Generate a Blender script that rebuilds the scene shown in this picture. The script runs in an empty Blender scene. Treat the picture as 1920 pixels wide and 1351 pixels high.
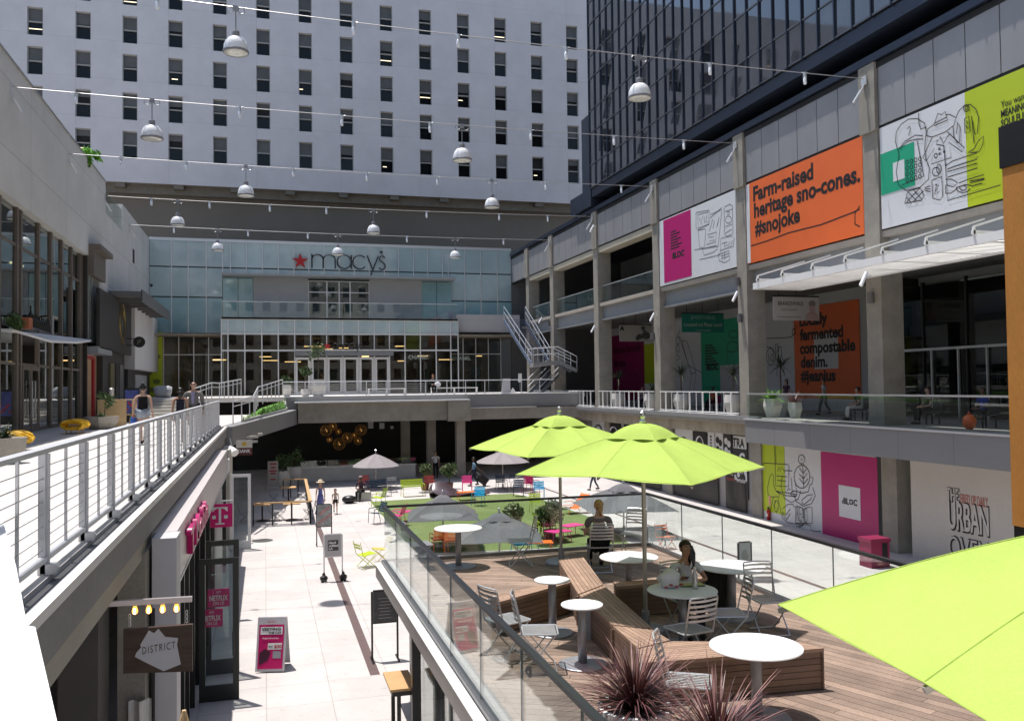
import bpy, bmesh, math, random
from mathutils import Vector, Matrix
random.seed(11)
S = bpy.context.scene
COL = S.collection
PI = math.pi
V3 = Vector

# ---------------------------------------------------------------- camera
F, YAW, PIT, ROL, CZ = 1623.0, 0.27813, 0.02868, -0.012543, 5.9
cy, sy, cp, sp, cr, sr = math.cos(YAW), math.sin(YAW), math.cos(PIT), math.sin(PIT), math.cos(ROL), math.sin(ROL)
FW = V3((sy*cp, cy*cp, sp)); r0 = V3((cy, -sy, 0)); u0 = r0.cross(FW)
RT = cr*r0 + sr*u0; UP = -sr*r0 + cr*u0
CAM = V3((0, 0, CZ))
cam = bpy.data.cameras.new('camera'); co = bpy.data.objects.new('camera', cam); COL.objects.link(co)
cam.sensor_fit = 'HORIZONTAL'; cam.sensor_width = 36; cam.lens = 36*F/1920
cam.clip_start = 0.05; cam.clip_end = 2000
m3 = Matrix((RT, UP, -FW)).transposed()
co.matrix_world = Matrix.Translation(CAM) @ m3.to_4x4()
S.camera = co

# ---------------------------------------------------------------- light
SUN = V3((-0.16, 0.20, 1.0)).normalized()
EL, AZ = math.asin(SUN.z), math.atan2(SUN.x, SUN.y)
w = bpy.data.worlds.new("World"); S.world = w; w.use_nodes = True
nt = w.node_tree; nt.nodes.clear()
sky = nt.nodes.new('ShaderNodeTexSky'); sky.sky_type = 'NISHITA'; sky.sun_disc = False
sky.sun_elevation = EL; sky.sun_rotation = AZ; sky.air_density = 1.2; sky.dust_density = 1.5
bg = nt.nodes.new('ShaderNodeBackground'); bg.inputs['Strength'].default_value = 0.13
wo = nt.nodes.new('ShaderNodeOutputWorld')
nt.links.new(sky.outputs[0], bg.inputs[0]); nt.links.new(bg.outputs[0], wo.inputs[0])
sl = bpy.data.lights.new('sun', 'SUN'); sl.energy = 4.3; sl.angle = math.radians(0.53); sl.color = (1.0, 0.955, 0.9)
so = bpy.data.objects.new('sun', sl); COL.objects.link(so)
so.rotation_euler = (-SUN).to_track_quat('-Z', 'Y').to_euler(); so.location = (0, 0, 60)
S.view_settings.view_transform = 'Standard'; S.view_settings.look = 'None'
S.view_settings.exposure = 0.4; S.view_settings.gamma = 1.0
S.render.engine = 'CYCLES'
S.cycles.max_bounces = 8; S.cycles.transparent_max_bounces = 24; S.cycles.sample_clamp_indirect = 6
S.cycles.caustics_reflective = False; S.cycles.caustics_refractive = False
S.cycles.use_denoising = True

# ---------------------------------------------------------------- photo pixel -> world
def ray(x, y): return RT*((x-960)/F) - UP*((y-675.5)/F) + FW
def aX(x, y, X): d = ray(x, y); return CAM + d*(X/d.x)
def aY(x, y, Y): d = ray(x, y); return CAM + d*(Y/d.y)
def aZ(x, y, Z): d = ray(x, y); return CAM + d*((Z-CZ)/d.z)
def aD(x, y, D): return CAM + ray(x, y)*D
def pj(p):
    p = p-CAM; z = p.dot(FW); return 960+F*p.dot(RT)/z, 675.5-F*p.dot(UP)/z

# ---------------------------------------------------------------- materials
MATS = {}
def nd(nt, t, **k):
    n = nt.nodes.new(t)
    for a, b in k.items():
        if a in n.inputs: n.inputs[a].default_value = b
        else: setattr(n, a, b)
    return n
def M(name, col, rough=0.6, metal=0.0, nz=4.0, amt=0.10, bump=0.0, spec=0.5, coat=0.0, emit=0, stretch=(1, 1, 1), island=0.0, fine=0.0, sheen=0.0):
    if name in MATS: return MATS[name]
    m = bpy.data.materials.new(name); m.use_nodes = True; t = m.node_tree; L = t.links
    b = t.nodes['Principled BSDF']
    b.inputs['Roughness'].default_value = rough; b.inputs['Metallic'].default_value = metal
    b.inputs['Specular IOR Level'].default_value = spec; b.inputs['Coat Weight'].default_value = coat
    c4 = (*col, 1)
    if amt > 0 or island > 0:
        g = nd(t, 'ShaderNodeNewGeometry'); mp = nd(t, 'ShaderNodeMapping'); mp.inputs['Scale'].default_value = stretch
        L.new(g.outputs['Position'], mp.inputs['Vector'])
        n = nd(t, 'ShaderNodeTexNoise', Scale=nz, Detail=6.0, Roughness=0.62); L.new(mp.outputs[0], n.inputs['Vector'])
        r = nd(t, 'ShaderNodeMapRange'); r.inputs['From Min'].default_value = .25; r.inputs['From Max'].default_value = .75
        r.inputs['To Min'].default_value = 1-amt; r.inputs['To Max'].default_value = 1+amt
        L.new(n.outputs['Fac'], r.inputs['Value']); val = r.outputs[0]
        if fine > 0:
            n2 = nd(t, 'ShaderNodeTexNoise', Scale=nz*25, Detail=2.0); L.new(mp.outputs[0], n2.inputs['Vector'])
            r2 = nd(t, 'ShaderNodeMapRange'); r2.inputs['From Min'].default_value = .3; r2.inputs['From Max'].default_value = .7
            r2.inputs['To Min'].default_value = 1-fine; r2.inputs['To Max'].default_value = 1+fine
            L.new(n2.outputs['Fac'], r2.inputs['Value'])
            mu = nd(t, 'ShaderNodeMath', operation='MULTIPLY'); L.new(val, mu.inputs[0]); L.new(r2.outputs[0], mu.inputs[1]); val = mu.outputs[0]
        if island > 0:
            r3 = nd(t, 'ShaderNodeMapRange'); r3.inputs['To Min'].default_value = 1-island; r3.inputs['To Max'].default_value = 1+island
            L.new(g.outputs['Random Per Island'], r3.inputs['Value'])
            mu = nd(t, 'ShaderNodeMath', operation='MULTIPLY'); L.new(val, mu.inputs[0]); L.new(r3.outputs[0], mu.inputs[1]); val = mu.outputs[0]
        mx = nd(t, 'ShaderNodeVectorMath', operation='SCALE'); mx.inputs[0].default_value = col
        L.new(val, mx.inputs['Scale']); L.new(mx.outputs[0], b.inputs['Base Color'])
        if bump > 0:
            bp = nd(t, 'ShaderNodeBump', Strength=bump, Distance=0.02); L.new(n.outputs['Fac'], bp.inputs['Height']); L.new(bp.outputs[0], b.inputs['Normal'])
    else:
        b.inputs['Base Color'].default_value = c4
    if emit: b.inputs['Emission Color'].default_value = c4; b.inputs['Emission Strength'].default_value = emit
    MATS[name] = m; return m
def glass(name, tint=(0.8, 0.9, 0.87), refl=1.0, rough=0.0, dark=0.0):
    """thin architectural glass: tinted see-through sheet with a Fresnel reflection"""
    if name in MATS: return MATS[name]
    m = bpy.data.materials.new(name); m.use_nodes = True; t = m.node_tree; L = t.links; t.nodes.clear()
    o = nd(t, 'ShaderNodeOutputMaterial'); tr = nd(t, 'ShaderNodeBsdfTransparent'); tr.inputs[0].default_value = (*tint, 1)
    gl = nd(t, 'ShaderNodeBsdfGlossy'); gl.inputs['Roughness'].default_value = rough; gl.inputs[0].default_value = (.95, .97, .97, 1)
    gm_ = nd(t, 'ShaderNodeNewGeometry'); io = nd(t, 'ShaderNodeMapRange'); io.inputs['To Min'].default_value = 1.5; io.inputs['To Max'].default_value = 1/1.5
    L.new(gm_.outputs['Backfacing'], io.inputs['Value']); fr = nd(t, 'ShaderNodeFresnel', IOR=1.5); L.new(io.outputs[0], fr.inputs['IOR'])
    mu = nd(t, 'ShaderNodeMath', operation='MULTIPLY'); mu.inputs[1].default_value = refl; mu.use_clamp = True
    ad = nd(t, 'ShaderNodeMath', operation='ADD'); ad.inputs[1].default_value = dark; ad.use_clamp = True
    mx = nd(t, 'ShaderNodeMixShader'); L.new(fr.outputs[0], mu.inputs[0]); L.new(mu.outputs[0], ad.inputs[0]); L.new(ad.outputs[0], mx.inputs[0])
    L.new(tr.outputs[0], mx.inputs[1]); L.new(gl.outputs[0], mx.inputs[2]); L.new(mx.outputs[0], o.inputs[0])
    MATS[name] = m; return m
def tilemat(name, col, joint, size, rough=.75, jw=.006, amt=.12, nz=3.0, fine=.1, rot=0.0, stain=.1, axes='XY', size2=None, off=.0, spots=0):
    """jointed slabs in world space with speckle and soft stains"""
    if name in MATS: return MATS[name]
    m = bpy.data.materials.new(name); m.use_nodes = True; t = m.node_tree; L = t.links; b = t.nodes['Principled BSDF']
    g = nd(t, 'ShaderNodeNewGeometry'); sx = nd(t, 'ShaderNodeSeparateXYZ'); cb = nd(t, 'ShaderNodeCombineXYZ')
    L.new(g.outputs['Position'], sx.inputs[0]); L.new(sx.outputs[axes[0]], cb.inputs[0]); L.new(sx.outputs[axes[1]], cb.inputs[1])
    mp = nd(t, 'ShaderNodeMapping'); mp.inputs['Rotation'].default_value = (0, 0, rot); mp.inputs['Location'].default_value = (off, off, 0); L.new(cb.outputs[0], mp.inputs[0])
    br = nd(t, 'ShaderNodeTexBrick'); br.offset = 0.0; br.inputs['Scale'].default_value = 1.0
    br.inputs['Brick Width'].default_value = size; br.inputs['Row Height'].default_value = size2 or size; br.inputs['Mortar Size'].default_value = jw
    br.inputs['Color1'].default_value = (*[c*(1+amt) for c in col], 1); br.inputs['Color2'].default_value = (*[c*(1-amt) for c in col], 1)
    br.inputs['Mortar'].default_value = (*joint, 1); br.inputs['Bias'].default_value = 0.0
    L.new(mp.outputs[0], br.inputs['Vector'])
    n = nd(t, 'ShaderNodeTexNoise', Scale=nz*22, Detail=4.0); L.new(g.outputs['Position'], n.inputs['Vector'])
    n2 = nd(t, 'ShaderNodeTexNoise', Scale=.45, Detail=6.0, Roughness=.7); L.new(g.outputs['Position'], n2.inputs['Vector'])
    r = nd(t, 'ShaderNodeMapRange'); r.inputs['From Min'].default_value = .3; r.inputs['From Max'].default_value = .7; r.inputs['To Min'].default_value = 1-fine; r.inputs['To Max'].default_value = 1+fine
    r2 = nd(t, 'ShaderNodeMapRange'); r2.inputs['From Min'].default_value = .3; r2.inputs['From Max'].default_value = .7; r2.inputs['To Min'].default_value = 1-stain; r2.inputs['To Max'].default_value = 1+stain
    L.new(n.outputs['Fac'], r.inputs['Value']); L.new(n2.outputs['Fac'], r2.inputs['Value'])
    mu = nd(t, 'ShaderNodeMath', operation='MULTIPLY'); L.new(r.outputs[0], mu.inputs[0]); L.new(r2.outputs[0], mu.inputs[1])
    if spots:
        n3 = nd(t, 'ShaderNodeTexNoise', Scale=5.5, Detail=3.0); L.new(g.outputs['Position'], n3.inputs['Vector'])
        r3 = nd(t, 'ShaderNodeMapRange'); r3.inputs['From Min'].default_value = .60; r3.inputs['From Max'].default_value = .72; r3.inputs['To Min'].default_value = 1; r3.inputs['To Max'].default_value = 1-spots
        L.new(n3.outputs['Fac'], r3.inputs['Value']); m3_ = nd(t, 'ShaderNodeMath', operation='MULTIPLY'); L.new(mu.outputs[0], m3_.inputs[0]); L.new(r3.outputs[0], m3_.inputs[1]); mu = m3_
    sc = nd(t, 'ShaderNodeVectorMath', operation='SCALE'); L.new(br.outputs['Color'], sc.inputs[0]); L.new(mu.outputs[0], sc.inputs['Scale'])
    L.new(sc.outputs[0], b.inputs['Base Color']); b.inputs['Roughness'].default_value = rough
    MATS[name] = m; return m

# ---------------------------------------------------------------- mesh builder
class MB:
    def __init__(s): s.v = []; s.f = []
    def add(s, vs, fs):
        k = len(s.v); s.v += [tuple(p) for p in vs]; s.f += [tuple(i+k for i in f) for f in fs]; return s
    def poly(s, pts): return s.add(pts, [tuple(range(len(pts)))])
    def box(s, x0, y0, z0, x1, y1, z1):
        if x0 > x1: x0, x1 = x1, x0
        if y0 > y1: y0, y1 = y1, y0
        if z0 > z1: z0, z1 = z1, z0
        return s.add([(x0, y0, z0), (x1, y0, z0), (x1, y1, z0), (x0, y1, z0), (x0, y0, z1), (x1, y0, z1), (x1, y1, z1), (x0, y1, z1)],
                     [(0, 3, 2, 1), (4, 5, 6, 7), (0, 1, 5, 4), (1, 2, 6, 5), (2, 3, 7, 6), (3, 0, 4, 7)])
    def obox(s, c, ax, ay, az):
        c, ax, ay, az = V3(c), V3(ax), V3(ay), V3(az)
        if ax.cross(ay).dot(az) < 0: ax = -ax
        P = [c+a*ax+b*ay+d*az for d in (-1, 1) for b in (-1, 1) for a in (-1, 1)]
        return s.add(P, [(0, 2, 3, 1), (4, 5, 7, 6), (0, 1, 5, 4), (1, 3, 7, 5), (3, 2, 6, 7), (2, 0, 4, 6)])
    def bar(s, p, q, w, h, up=(0, 0, 1)):
        p, q = V3(p), V3(q); d = q-p
        if d.length < 1e-6: return s
        n = d.normalized(); u = V3(up)
        if abs(n.dot(u)) > .99: u = V3((0, 1, 0))
        a = n.cross(u).normalized(); b = a.cross(n)
        return s.obox((p+q)/2, a*w/2, d/2, b*h/2)
    def tube(s, pts, r, n=8, closed=False, caps=True):
        pts = [V3(p) for p in pts]; k = len(pts); base = len(s.v); prev = None
        rr = r if isinstance(r, (list, tuple)) else [r]*k
        for i, p in enumerate(pts):
            if closed: d = pts[(i+1) % k]-pts[i-1]
            else: d = pts[min(i+1, k-1)]-pts[max(i-1, 0)]
            d = d.normalized() if d.length > 1e-9 else V3((0, 0, 1))
            if prev is None:
                a = d.cross(V3((0, 0, 1)))
                if a.length < .05: a = d.cross(V3((0, 1, 0)))
            else: a = prev-d*prev.dot(d)
            a.normalize(); prev = a; b = d.cross(a)
            for j in range(n):
                t = 2*PI*j/n; s.v.append(tuple(p+(a*math.cos(t)+b*math.sin(t))*rr[i]))
        for i in range(k if closed else k-1):
            for j in range(n):
                i2 = (i+1) % k
                s.f.append((base+i*n+j, base+i*n+(j+1) % n, base+i2*n+(j+1) % n, base+i2*n+j))
        if caps and not closed:
            s.f.append(tuple(base+j for j in reversed(range(n)))); s.f.append(tuple(base+(k-1)*n+j for j in range(n)))
        return s
    def cyl(s, p, q, r, r2=None, n=12): return s.tube([p, q], [r, r if r2 is None else r2], n)
    def lathe(s, c, prof, n=20, ax=None):
        c = V3(c); base = len(s.v); k = len(prof)
        for r, z in prof:
            for j in range(n):
                t = 2*PI*j/n; s.v.append((c.x+r*math.cos(t), c.y+r*math.sin(t), c.z+z))
        for i in range(k-1):
            for j in range(n):
                s.f.append((base+i*n+j, base+i*n+(j+1) % n, base+(i+1)*n+(j+1) % n, base+(i+1)*n+j))
        if prof[0][0] > 1e-6: s.f.append(tuple(base+j for j in reversed(range(n))))
        if prof[-1][0] > 1e-6: s.f.append(tuple(base+(k-1)*n+j for j in range(n)))
        return s
    def prism(s, pts, d):
        """polygon pts (3d, flat) extruded by vector d"""
        pts = [V3(p) for p in pts]; d = V3(d); n = len(pts)
        nrm = V3((0, 0, 0))
        for i in range(n): nrm += pts[i].cross(pts[(i+1) % n])
        if nrm.dot(d) > 0: pts = pts[::-1]
        P = pts+[p+d for p in pts]
        return s.add(P, [tuple(range(n)), tuple(range(2*n-1, n-1, -1))]+[(i, i+n, (i+1) % n+n, (i+1) % n) for i in range(n)])
    def grid(s, fn, nu, nv):
        b = len(s.v)
        for i in range(nu+1):
            for j in range(nv+1): s.v.append(tuple(fn(i/nu, j/nv)))
        for i in range(nu):
            for j in range(nv):
                a = b+i*(nv+1)+j; s.f.append((a, a+nv+1, a+nv+2, a+1))
        return s
    def ball(s, c, rx, ry=None, rz=None, nu=10, nv=7, fn=None):
        ry = ry or rx; rz = rz or rx; c = V3(c); b = len(s.v)
        for i in range(nv+1):
            a = -PI/2+PI*i/nv
            for j in range(nu):
                t = 2*PI*j/nu; p = V3((rx*math.cos(a)*math.cos(t), ry*math.cos(a)*math.sin(t), rz*math.sin(a)))
                if fn: p = V3(fn(p))
                s.v.append(tuple(c+p))
        for i in range(nv):
            for j in range(nu): s.f.append((b+i*nu+j, b+i*nu+(j+1) % nu, b+(i+1)*nu+(j+1) % nu, b+(i+1)*nu+j))
        return s
    def ribbon(s, pts, nrm, wd):
        pts = [V3(p) for p in pts]; nrm = V3(nrm); k = len(pts); b = len(s.v)
        for i, p in enumerate(pts):
            d = pts[min(i+1, k-1)]-pts[max(i-1, 0)]
            a = nrm.cross(d); a = a.normalized() if a.length > 1e-9 else V3((0, 0, 1))
            s.v.append(tuple(p-a*wd/2)); s.v.append(tuple(p+a*wd/2))
        for i in range(k-1): s.f.append((b+2*i, b+2*i+2, b+2*i+3, b+2*i+1))
        return s
    def build(s, name, mat, parent=None, smooth=False, **props):
        me = bpy.data.meshes.new(name); o3 = wl(parent)
        me.from_pydata([(x-o3.x, y-o3.y, z-o3.z) for x, y, z in s.v], [], s.f)
        if smooth: me.polygons.foreach_set('use_smooth', [True]*len(me.polygons))
        mats = mat if isinstance(mat, (list, tuple)) else [mat]
        for q in mats: me.materials.append(q)
        me.update()
        o = bpy.data.objects.new(name, me); COL.objects.link(o)
        if parent: o.parent = parent
        for k, q in props.items(): o[k] = q
        return o
def wl(o):
    p = V3((0, 0, 0))
    while o is not None: p += o.location; o = o.parent
    return p
def thing(name, label, cat, loc=(0, 0, 0), rz=0.0, group=None):
    o = bpy.data.objects.new(name, None); COL.objects.link(o); o.empty_display_size = .2
    o.location = loc; o.rotation_euler = (0, 0, rz); o['label'] = label; o['category'] = cat
    if group: o['group'] = group
    return o
def tag(o, label, cat, group=None, kind=None):
    o['label'] = label; o['category'] = cat
    if group: o['group'] = group
    if kind: o['kind'] = kind
    return o
def struct(name, mb, mat, kind='structure', label=None, cat=None, smooth=False):
    o = mb.build(name, mat, smooth=smooth); o['kind'] = kind
    if label: o['label'] = label; o['category'] = cat or name
    return o
def dup(root, loc, rz=0.0, label=None, group=None, sc=None, swap=None):
    def cpy(o, par):
        c = o.copy(); COL.objects.link(c)
        if par: c.parent = par
        if swap and c.type == 'MESH' and o.data.materials and o.data.materials[0].name in swap:
            c.data = o.data.copy(); c.data.materials[0] = swap[o.data.materials[0].name]
        for ch in list(o.children): cpy(ch, c)
        return c
    r = cpy(root, None); r.location = loc; r.rotation_euler = (0, 0, rz)
    if sc: r.scale = (sc, sc, sc)
    if label: r['label'] = label
    if group: r['group'] = group
    return r
def text(name, body, mat, parent, org, u, v, w=None, h=None, bold=0.0, ext=.003, cen=None, space=1.0, cap=None):
    """one line of lettering as mesh; org = lower left corner (or centre when cen), u/v unit axes"""
    cu = bpy.data.curves.new('t', 'FONT'); cu.body = body; cu.size = 1; cu.offset = bold; cu.extrude = .0001; cu.resolution_u = 3; cu.space_character = space
    ob = bpy.data.objects.new('t', cu); COL.objects.link(ob)
    me = bpy.data.meshes.new_from_object(ob.evaluated_get(bpy.context.evaluated_depsgraph_get()))
    bpy.data.objects.remove(ob); bpy.data.curves.remove(cu)
    xs = [q.co.x for q in me.vertices]; ys = [q.co.y for q in me.vertices]
    x0, x1, y0, y1 = min(xs), max(xs), min(ys), max(ys)
    sx = w/(x1-x0) if w else None; sy_ = h/(y1-y0) if h else None
    sx = sx or sy_; sy_ = sy_ or sx
    if cap: sy_ = cap/.70; y0 = 0; sx = sx if w else sy_
    org, u, v = V3(org), V3(u), V3(v); n = u.cross(v); o3 = wl(parent)
    if cen: org = org-u*(x1-x0)*sx/2-v*(y1-y0)*sy_/2
    for q in me.vertices:
        z = ext if q.co.z > 0 else 0
        q.co = org+u*(q.co.x-x0)*sx+v*(q.co.y-y0)*sy_+n*z-o3
    me.materials.clear(); me.materials.append(mat); me.name = name
    ob = bpy.data.objects.new(name, me); COL.objects.link(ob)
    if parent: ob.parent = parent
    return ob
def arc(c, r, a0, a1, n=10, ry=None):
    ry = ry or r
    return [(c[0]+r*math.cos(math.radians(a0+(a1-a0)*i/n)), c[1]+ry*math.sin(math.radians(a0+(a1-a0)*i/n))) for i in range(n+1)]
def doodle(name, strokes, fn, nrm, wd, mat, parent):
    b = MB()
    for st in strokes: b.ribbon([fn(x, y) for x, y in st], nrm, wd)
    return b.build(name, mat, parent)
# ================================================================ materials
white = M('white_paint', (.78, .78, .77), .45, amt=.03)
whitewall = M('white_wall', (.60, .59, .57), .7, nz=.6, amt=.06, fine=.03)
towerwall = tilemat('tower_plaster', (.56, .55, .575), (.50, .49, .51), 7.182, size2=3.251, jw=.03, amt=.012, fine=.025, stain=.07, axes='XZ', off=.6, rough=.6)
conc = M('concrete', (.265, .245, .21), .85, nz=1.3, amt=.22, bump=.25, fine=.10)
concl = M('pale_concrete', (.50, .48, .44), .85, nz=.8, amt=.12, fine=.06, bump=.1)
conct = M('stained_concrete', (.33, .28, .21), .9, nz=.9, amt=.35, fine=.14, bump=.2, stretch=(1, 1, .35))
clad = M('zinc_cladding', (.27, .27, .28), .5, metal=.2, nz=.7, amt=.10, stretch=(1, 1, .25), island=.06)
fasc = M('grey_fascia', (.23, .23, .235), .55, nz=.8, amt=.06, fine=.04)
steel = M('grey_steel', (.26, .27, .28), .5, nz=2, amt=.08)
navy = M('dark_blue_metal', (.028, .038, .062), .38, metal=.3, nz=1, amt=.15)
dark = M('dark_recess', (.012, .012, .013), .8, amt=0)
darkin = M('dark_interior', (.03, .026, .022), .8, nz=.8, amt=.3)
black = M('black_metal', (.012, .012, .013), .4, amt=.1)
brown = M('bronze_frame', (.17, .14, .115), .5, metal=.3, nz=3, amt=.1)
rail_m = M('rail_grey', (.60, .61, .64), .4, metal=.3, nz=4, amt=.05)
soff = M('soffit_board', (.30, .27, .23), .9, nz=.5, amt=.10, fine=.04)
alum = M('aluminium', (.62, .63, .64), .38, metal=.5, nz=5, amt=.05)
teal = M('teal_glass_panel', (.36, .46, .475), .06, nz=.25, amt=.18, spec=1.0, coat=.6, island=.05)
teald = M('teal_glass_lower', (.24, .40, .43), .06, nz=.3, amt=.22, spec=1.0, coat=.6, island=.05)
mirror = M('vision_glass', (.008, .010, .014), .015, amt=0, spec=1.0, coat=1.0)
spandrel = M('spandrel_glass', (.035, .038, .048), .05, nz=.6, amt=.2, spec=.9, coat=.7)
gclear = glass('clear_glass', (.93, .965, .95), 1.0)
gguard = glass('guard_glass', (.93, .972, .96), 1.05, dark=.008)
gshop = glass('shop_glass', (.62, .65, .63), .75, dark=.005)
pane_m = M('office_pane', (.006, .007, .008), .03, amt=0, spec=.3)
blind_m = M('roller_blind', (.085, .082, .078), .5, nz=.8, amt=.25, coat=.3)
warm = M('warm_light', (1, .60, .24), .5, amt=0, emit=2.6)
tube_l = M('office_tube_light', (1, .82, .55), .5, amt=0, emit=1.6)
pav = tilemat('plaza_paving', (.505, .47, .455), (.36, .335, .32), 1.2, jw=.010, amt=.045, fine=.17, stain=.12, spots=.13)
pav2 = tilemat('walkway_paving', (.56, .54, .52), (.40, .38, .36), 1.5, jw=.012, amt=.03, fine=.08, stain=.08, spots=.10)
redp = M('stripe_paving', (.115, .075, .072), .8, nz=6, amt=.15)
gal = M('gallery_paving', (.30, .29, .27), .7, nz=2, amt=.12)
magenta = M('magenta_print', (.42, .006, .135), .45, nz=1, amt=.05)
lime = M('lime_print', (.42, .52, .012), .45, nz=1, amt=.05)
orangep = M('orange_print', (.72, .135, .03), .45, nz=1, amt=.05)
greenp = M('green_print', (.012, .33, .18), .45, nz=1, amt=.05)
mwhite = M('mural_white', (.62, .63, .65), .5, nz=1, amt=.04)
ink = M('black_ink', (.014, .012, .012), .5, amt=0)
wood = M('tan_plywood', (.62, .44, .23), .6, nz=3, amt=.14, stretch=(1, 1, 6))

# ================================================================ ground
struct('plaza', MB().poly([(-120, -120, 0), (160, -120, 0), (160, 160, 0), (-120, 160, 0)]), pav)
struct('paving_strip', MB().box(2.05, 18.05, 0.001, 2.25, 38.5, .004), redp)
struct('paving_strip', MB().box(15.25, 6, 0.001, 15.42, 50, .004), redp)

# ================================================================ white office tower
tw = thing('office_tower', 'white office tower with a grid of small upright windows above the store', 'tower', (5, 78, 23.28))
WX = [-22.16+3.591*k for k in range(15)]; WZ = [27.6+3.251*k for k in range(5)]
xs = [-64]; zs = [23.28]
for x in WX: xs += [x, x+1.158]
for z in WZ: zs += [z-2.317, z]
xs.append(50); zs.append(43.7)
b = MB(); Y = 78; D = .34
for i in range(len(xs)-1):
    for j in range(len(zs)-1):
        x0, x1, z0, z1 = xs[i], xs[i+1], zs[j], zs[j+1]
        if i % 2 == 1 and j % 2 == 1:
            b.poly([(x0, Y, z0), (x0, Y+D, z0), (x0, Y+D, z1), (x0, Y, z1)]); b.poly([(x1, Y, z0), (x1, Y, z1), (x1, Y+D, z1), (x1, Y+D, z0)])
            b.poly([(x0, Y, z0), (x1, Y, z0), (x1, Y+D, z0), (x0, Y+D, z0)]); b.poly([(x0, Y, z1), (x0, Y+D, z1), (x1, Y+D, z1), (x1, Y, z1)])
        else: b.poly([(x0, Y, z0), (x1, Y, z0), (x1, Y, z1), (x0, Y, z1)])
b.poly([(-64, Y, 43.7), (50, Y, 43.7), (50, 100, 43.7), (-64, 100, 43.7)])
b.poly([(-64, Y, 23.28), (-64, Y, 43.7), (-64, 100, 43.7), (-64, 100, 23.28)]); b.poly([(50, Y, 23.28), (50, 100, 23.28), (50, 100, 43.7), (50, Y, 43.7)])
b.poly([(-64, 100, 23.28), (-64, 100, 43.7), (50, 100, 43.7), (50, 100, 23.28)])
b.build('wall', towerwall, tw)
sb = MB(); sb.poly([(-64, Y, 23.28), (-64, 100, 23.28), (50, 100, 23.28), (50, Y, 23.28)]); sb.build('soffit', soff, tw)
sb = MB(); sb.box(-30, 78.6, 22.5, 50, 79.2, 23.27)
for k in range(12): sb.box(-12+4.6*k, 78.1, 22.9, -11.2+4.6*k, 78.59, 23.27)
MB().box(-63, 78.36, 24, 49, 78.42, 43.4).build('core', dark, tw)
MB().box(-64, 79.3, 0, 50, 79.8, 23.27).build('lower_wall', M('umber_wall', (.185, .165, .14), .9, nz=.3, amt=.08, fine=.04), tw)
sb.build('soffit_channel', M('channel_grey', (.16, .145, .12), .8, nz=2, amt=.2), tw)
def wframe():
    f = MB(); f.box(0, .15, -2.317, .06, .3, 0); f.box(1.098, .15, -2.317, 1.158, .3, 0); f.box(.06, .15, -.08, 1.098, .3, 0); f.box(.06, .15, -2.317, 1.098, .3, -2.25); f.box(.06, .12, -1.22, 1.098, .3, -1.135)
    return f
wf0 = wframe(); me_f = wf0.build('window', M('window_frame', (.34, .34, .33), .5, amt=0), tw)
ml = MB().box(.06, .29, -2.25, 1.098, .335, -1.14).build('pane', pane_m, me_f)
mb_ = MB().box(.06, .26, -1.135, 1.098, .335, -.08).build('blind', blind_m, me_f)
for o in (me_f, ml, mb_):
    for q in o.data.vertices: q.co += wl(o)
    o.location = (0, 0, 0)
protos = (me_f, ml, mb_); first = True
lit = MB().box(.08, .27, -1.75, 1.05, .289, -1.69); lm = None
for k, x in enumerate(WX):
    for j, z in enumerate(WZ):
        px = pj(V3((x+.6, Y, z-1.1)))
        if not (-30 < px[0] < 1110 and px[1] > -60): continue
        if first: f, p, bl = protos; first = False
        else:
            f = me_f.copy(); COL.objects.link(f); f.parent = tw
            p = ml.copy(); COL.objects.link(p); p.parent = f
            if not (k == 13 and j == 0): bl = mb_.copy(); COL.objects.link(bl); bl.parent = f; bl.scale.z = random.choice([1, 1, 1, 1, .75, .5, .9])
        f.location = V3((x, Y, z))-wl(tw)
        if random.random() < .16:
            if lm is None:
                lm = lit.build('strip_light', tube_l, f)
                for q in lm.data.vertices: q.co += wl(f)
            else:
                l2 = lm.copy(); COL.objects.link(l2); l2.parent = f
                l2.scale = (random.choice([1, .5, .35]), 1, 1); l2.location = (random.choice([0, .2, .45]) if l2.scale.x < 1 else 0, 0, random.choice([0, -.2, .15]))

# ================================================================ department store
st = thing('department_store', 'pale teal glass department store front under the white tower', 'store', (6, 70, 5.35))
mxp = [280, 321.7, 353, 386.7, 417.5, 432, 462, 492, 521.7, 551, 579, 607.5, 635.8, 664, 692, 720, 746.7, 775, 801.7, 829, 840, 870.8, 900.8, 931.7, 960]
MX = [aY(x, 500, 70).x for x in mxp]; MX[0] = -8.35; MX[-1] = 20.0
ROWS = [(15.25, 15.95), (12.97, 15.1)]
pan = MB()
for i in range(len(MX)-1):
    x0, x1 = MX[i]+.02, MX[i+1]-.02
    mid = 4 <= i < 20
    MB().box(x0, 69.95, 15.27, x1, 70.05, 17.2).build('glass_panel', teal, st)
    if mid: MB().box(x0, 69.95, 14.66, x1, 70.05, 15.17).build('glass_panel', teal, st)
    else:
        MB().box(x0, 69.95, 12.97, x1, 70.05, 15.17).build('glass_panel', teal, st)
        MB().box(x0, 69.95, 10.2 if i < 4 else 11.6, x1, 70.05, 12.87).build('glass_panel', teald, st)
mu = MB()
for i, x in enumerate(MX[1:-1]):
    lo = 14.66 if 4 <= i+1 <= 20 else 10.2
    mu.box(x-.03, 69.9, lo, x+.03, 70.02, 17.25)
mu.box(-8.35, 69.9, 17.2, 20, 70.02, 17.42)
mu.build('mullion', alum, st)
MB().box(-8.35, 70.02, 10.2, 20, 70.4, 17.42).build('backing_wall', M('store_backing', (.03, .035, .035), .6, amt=0), st)
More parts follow.
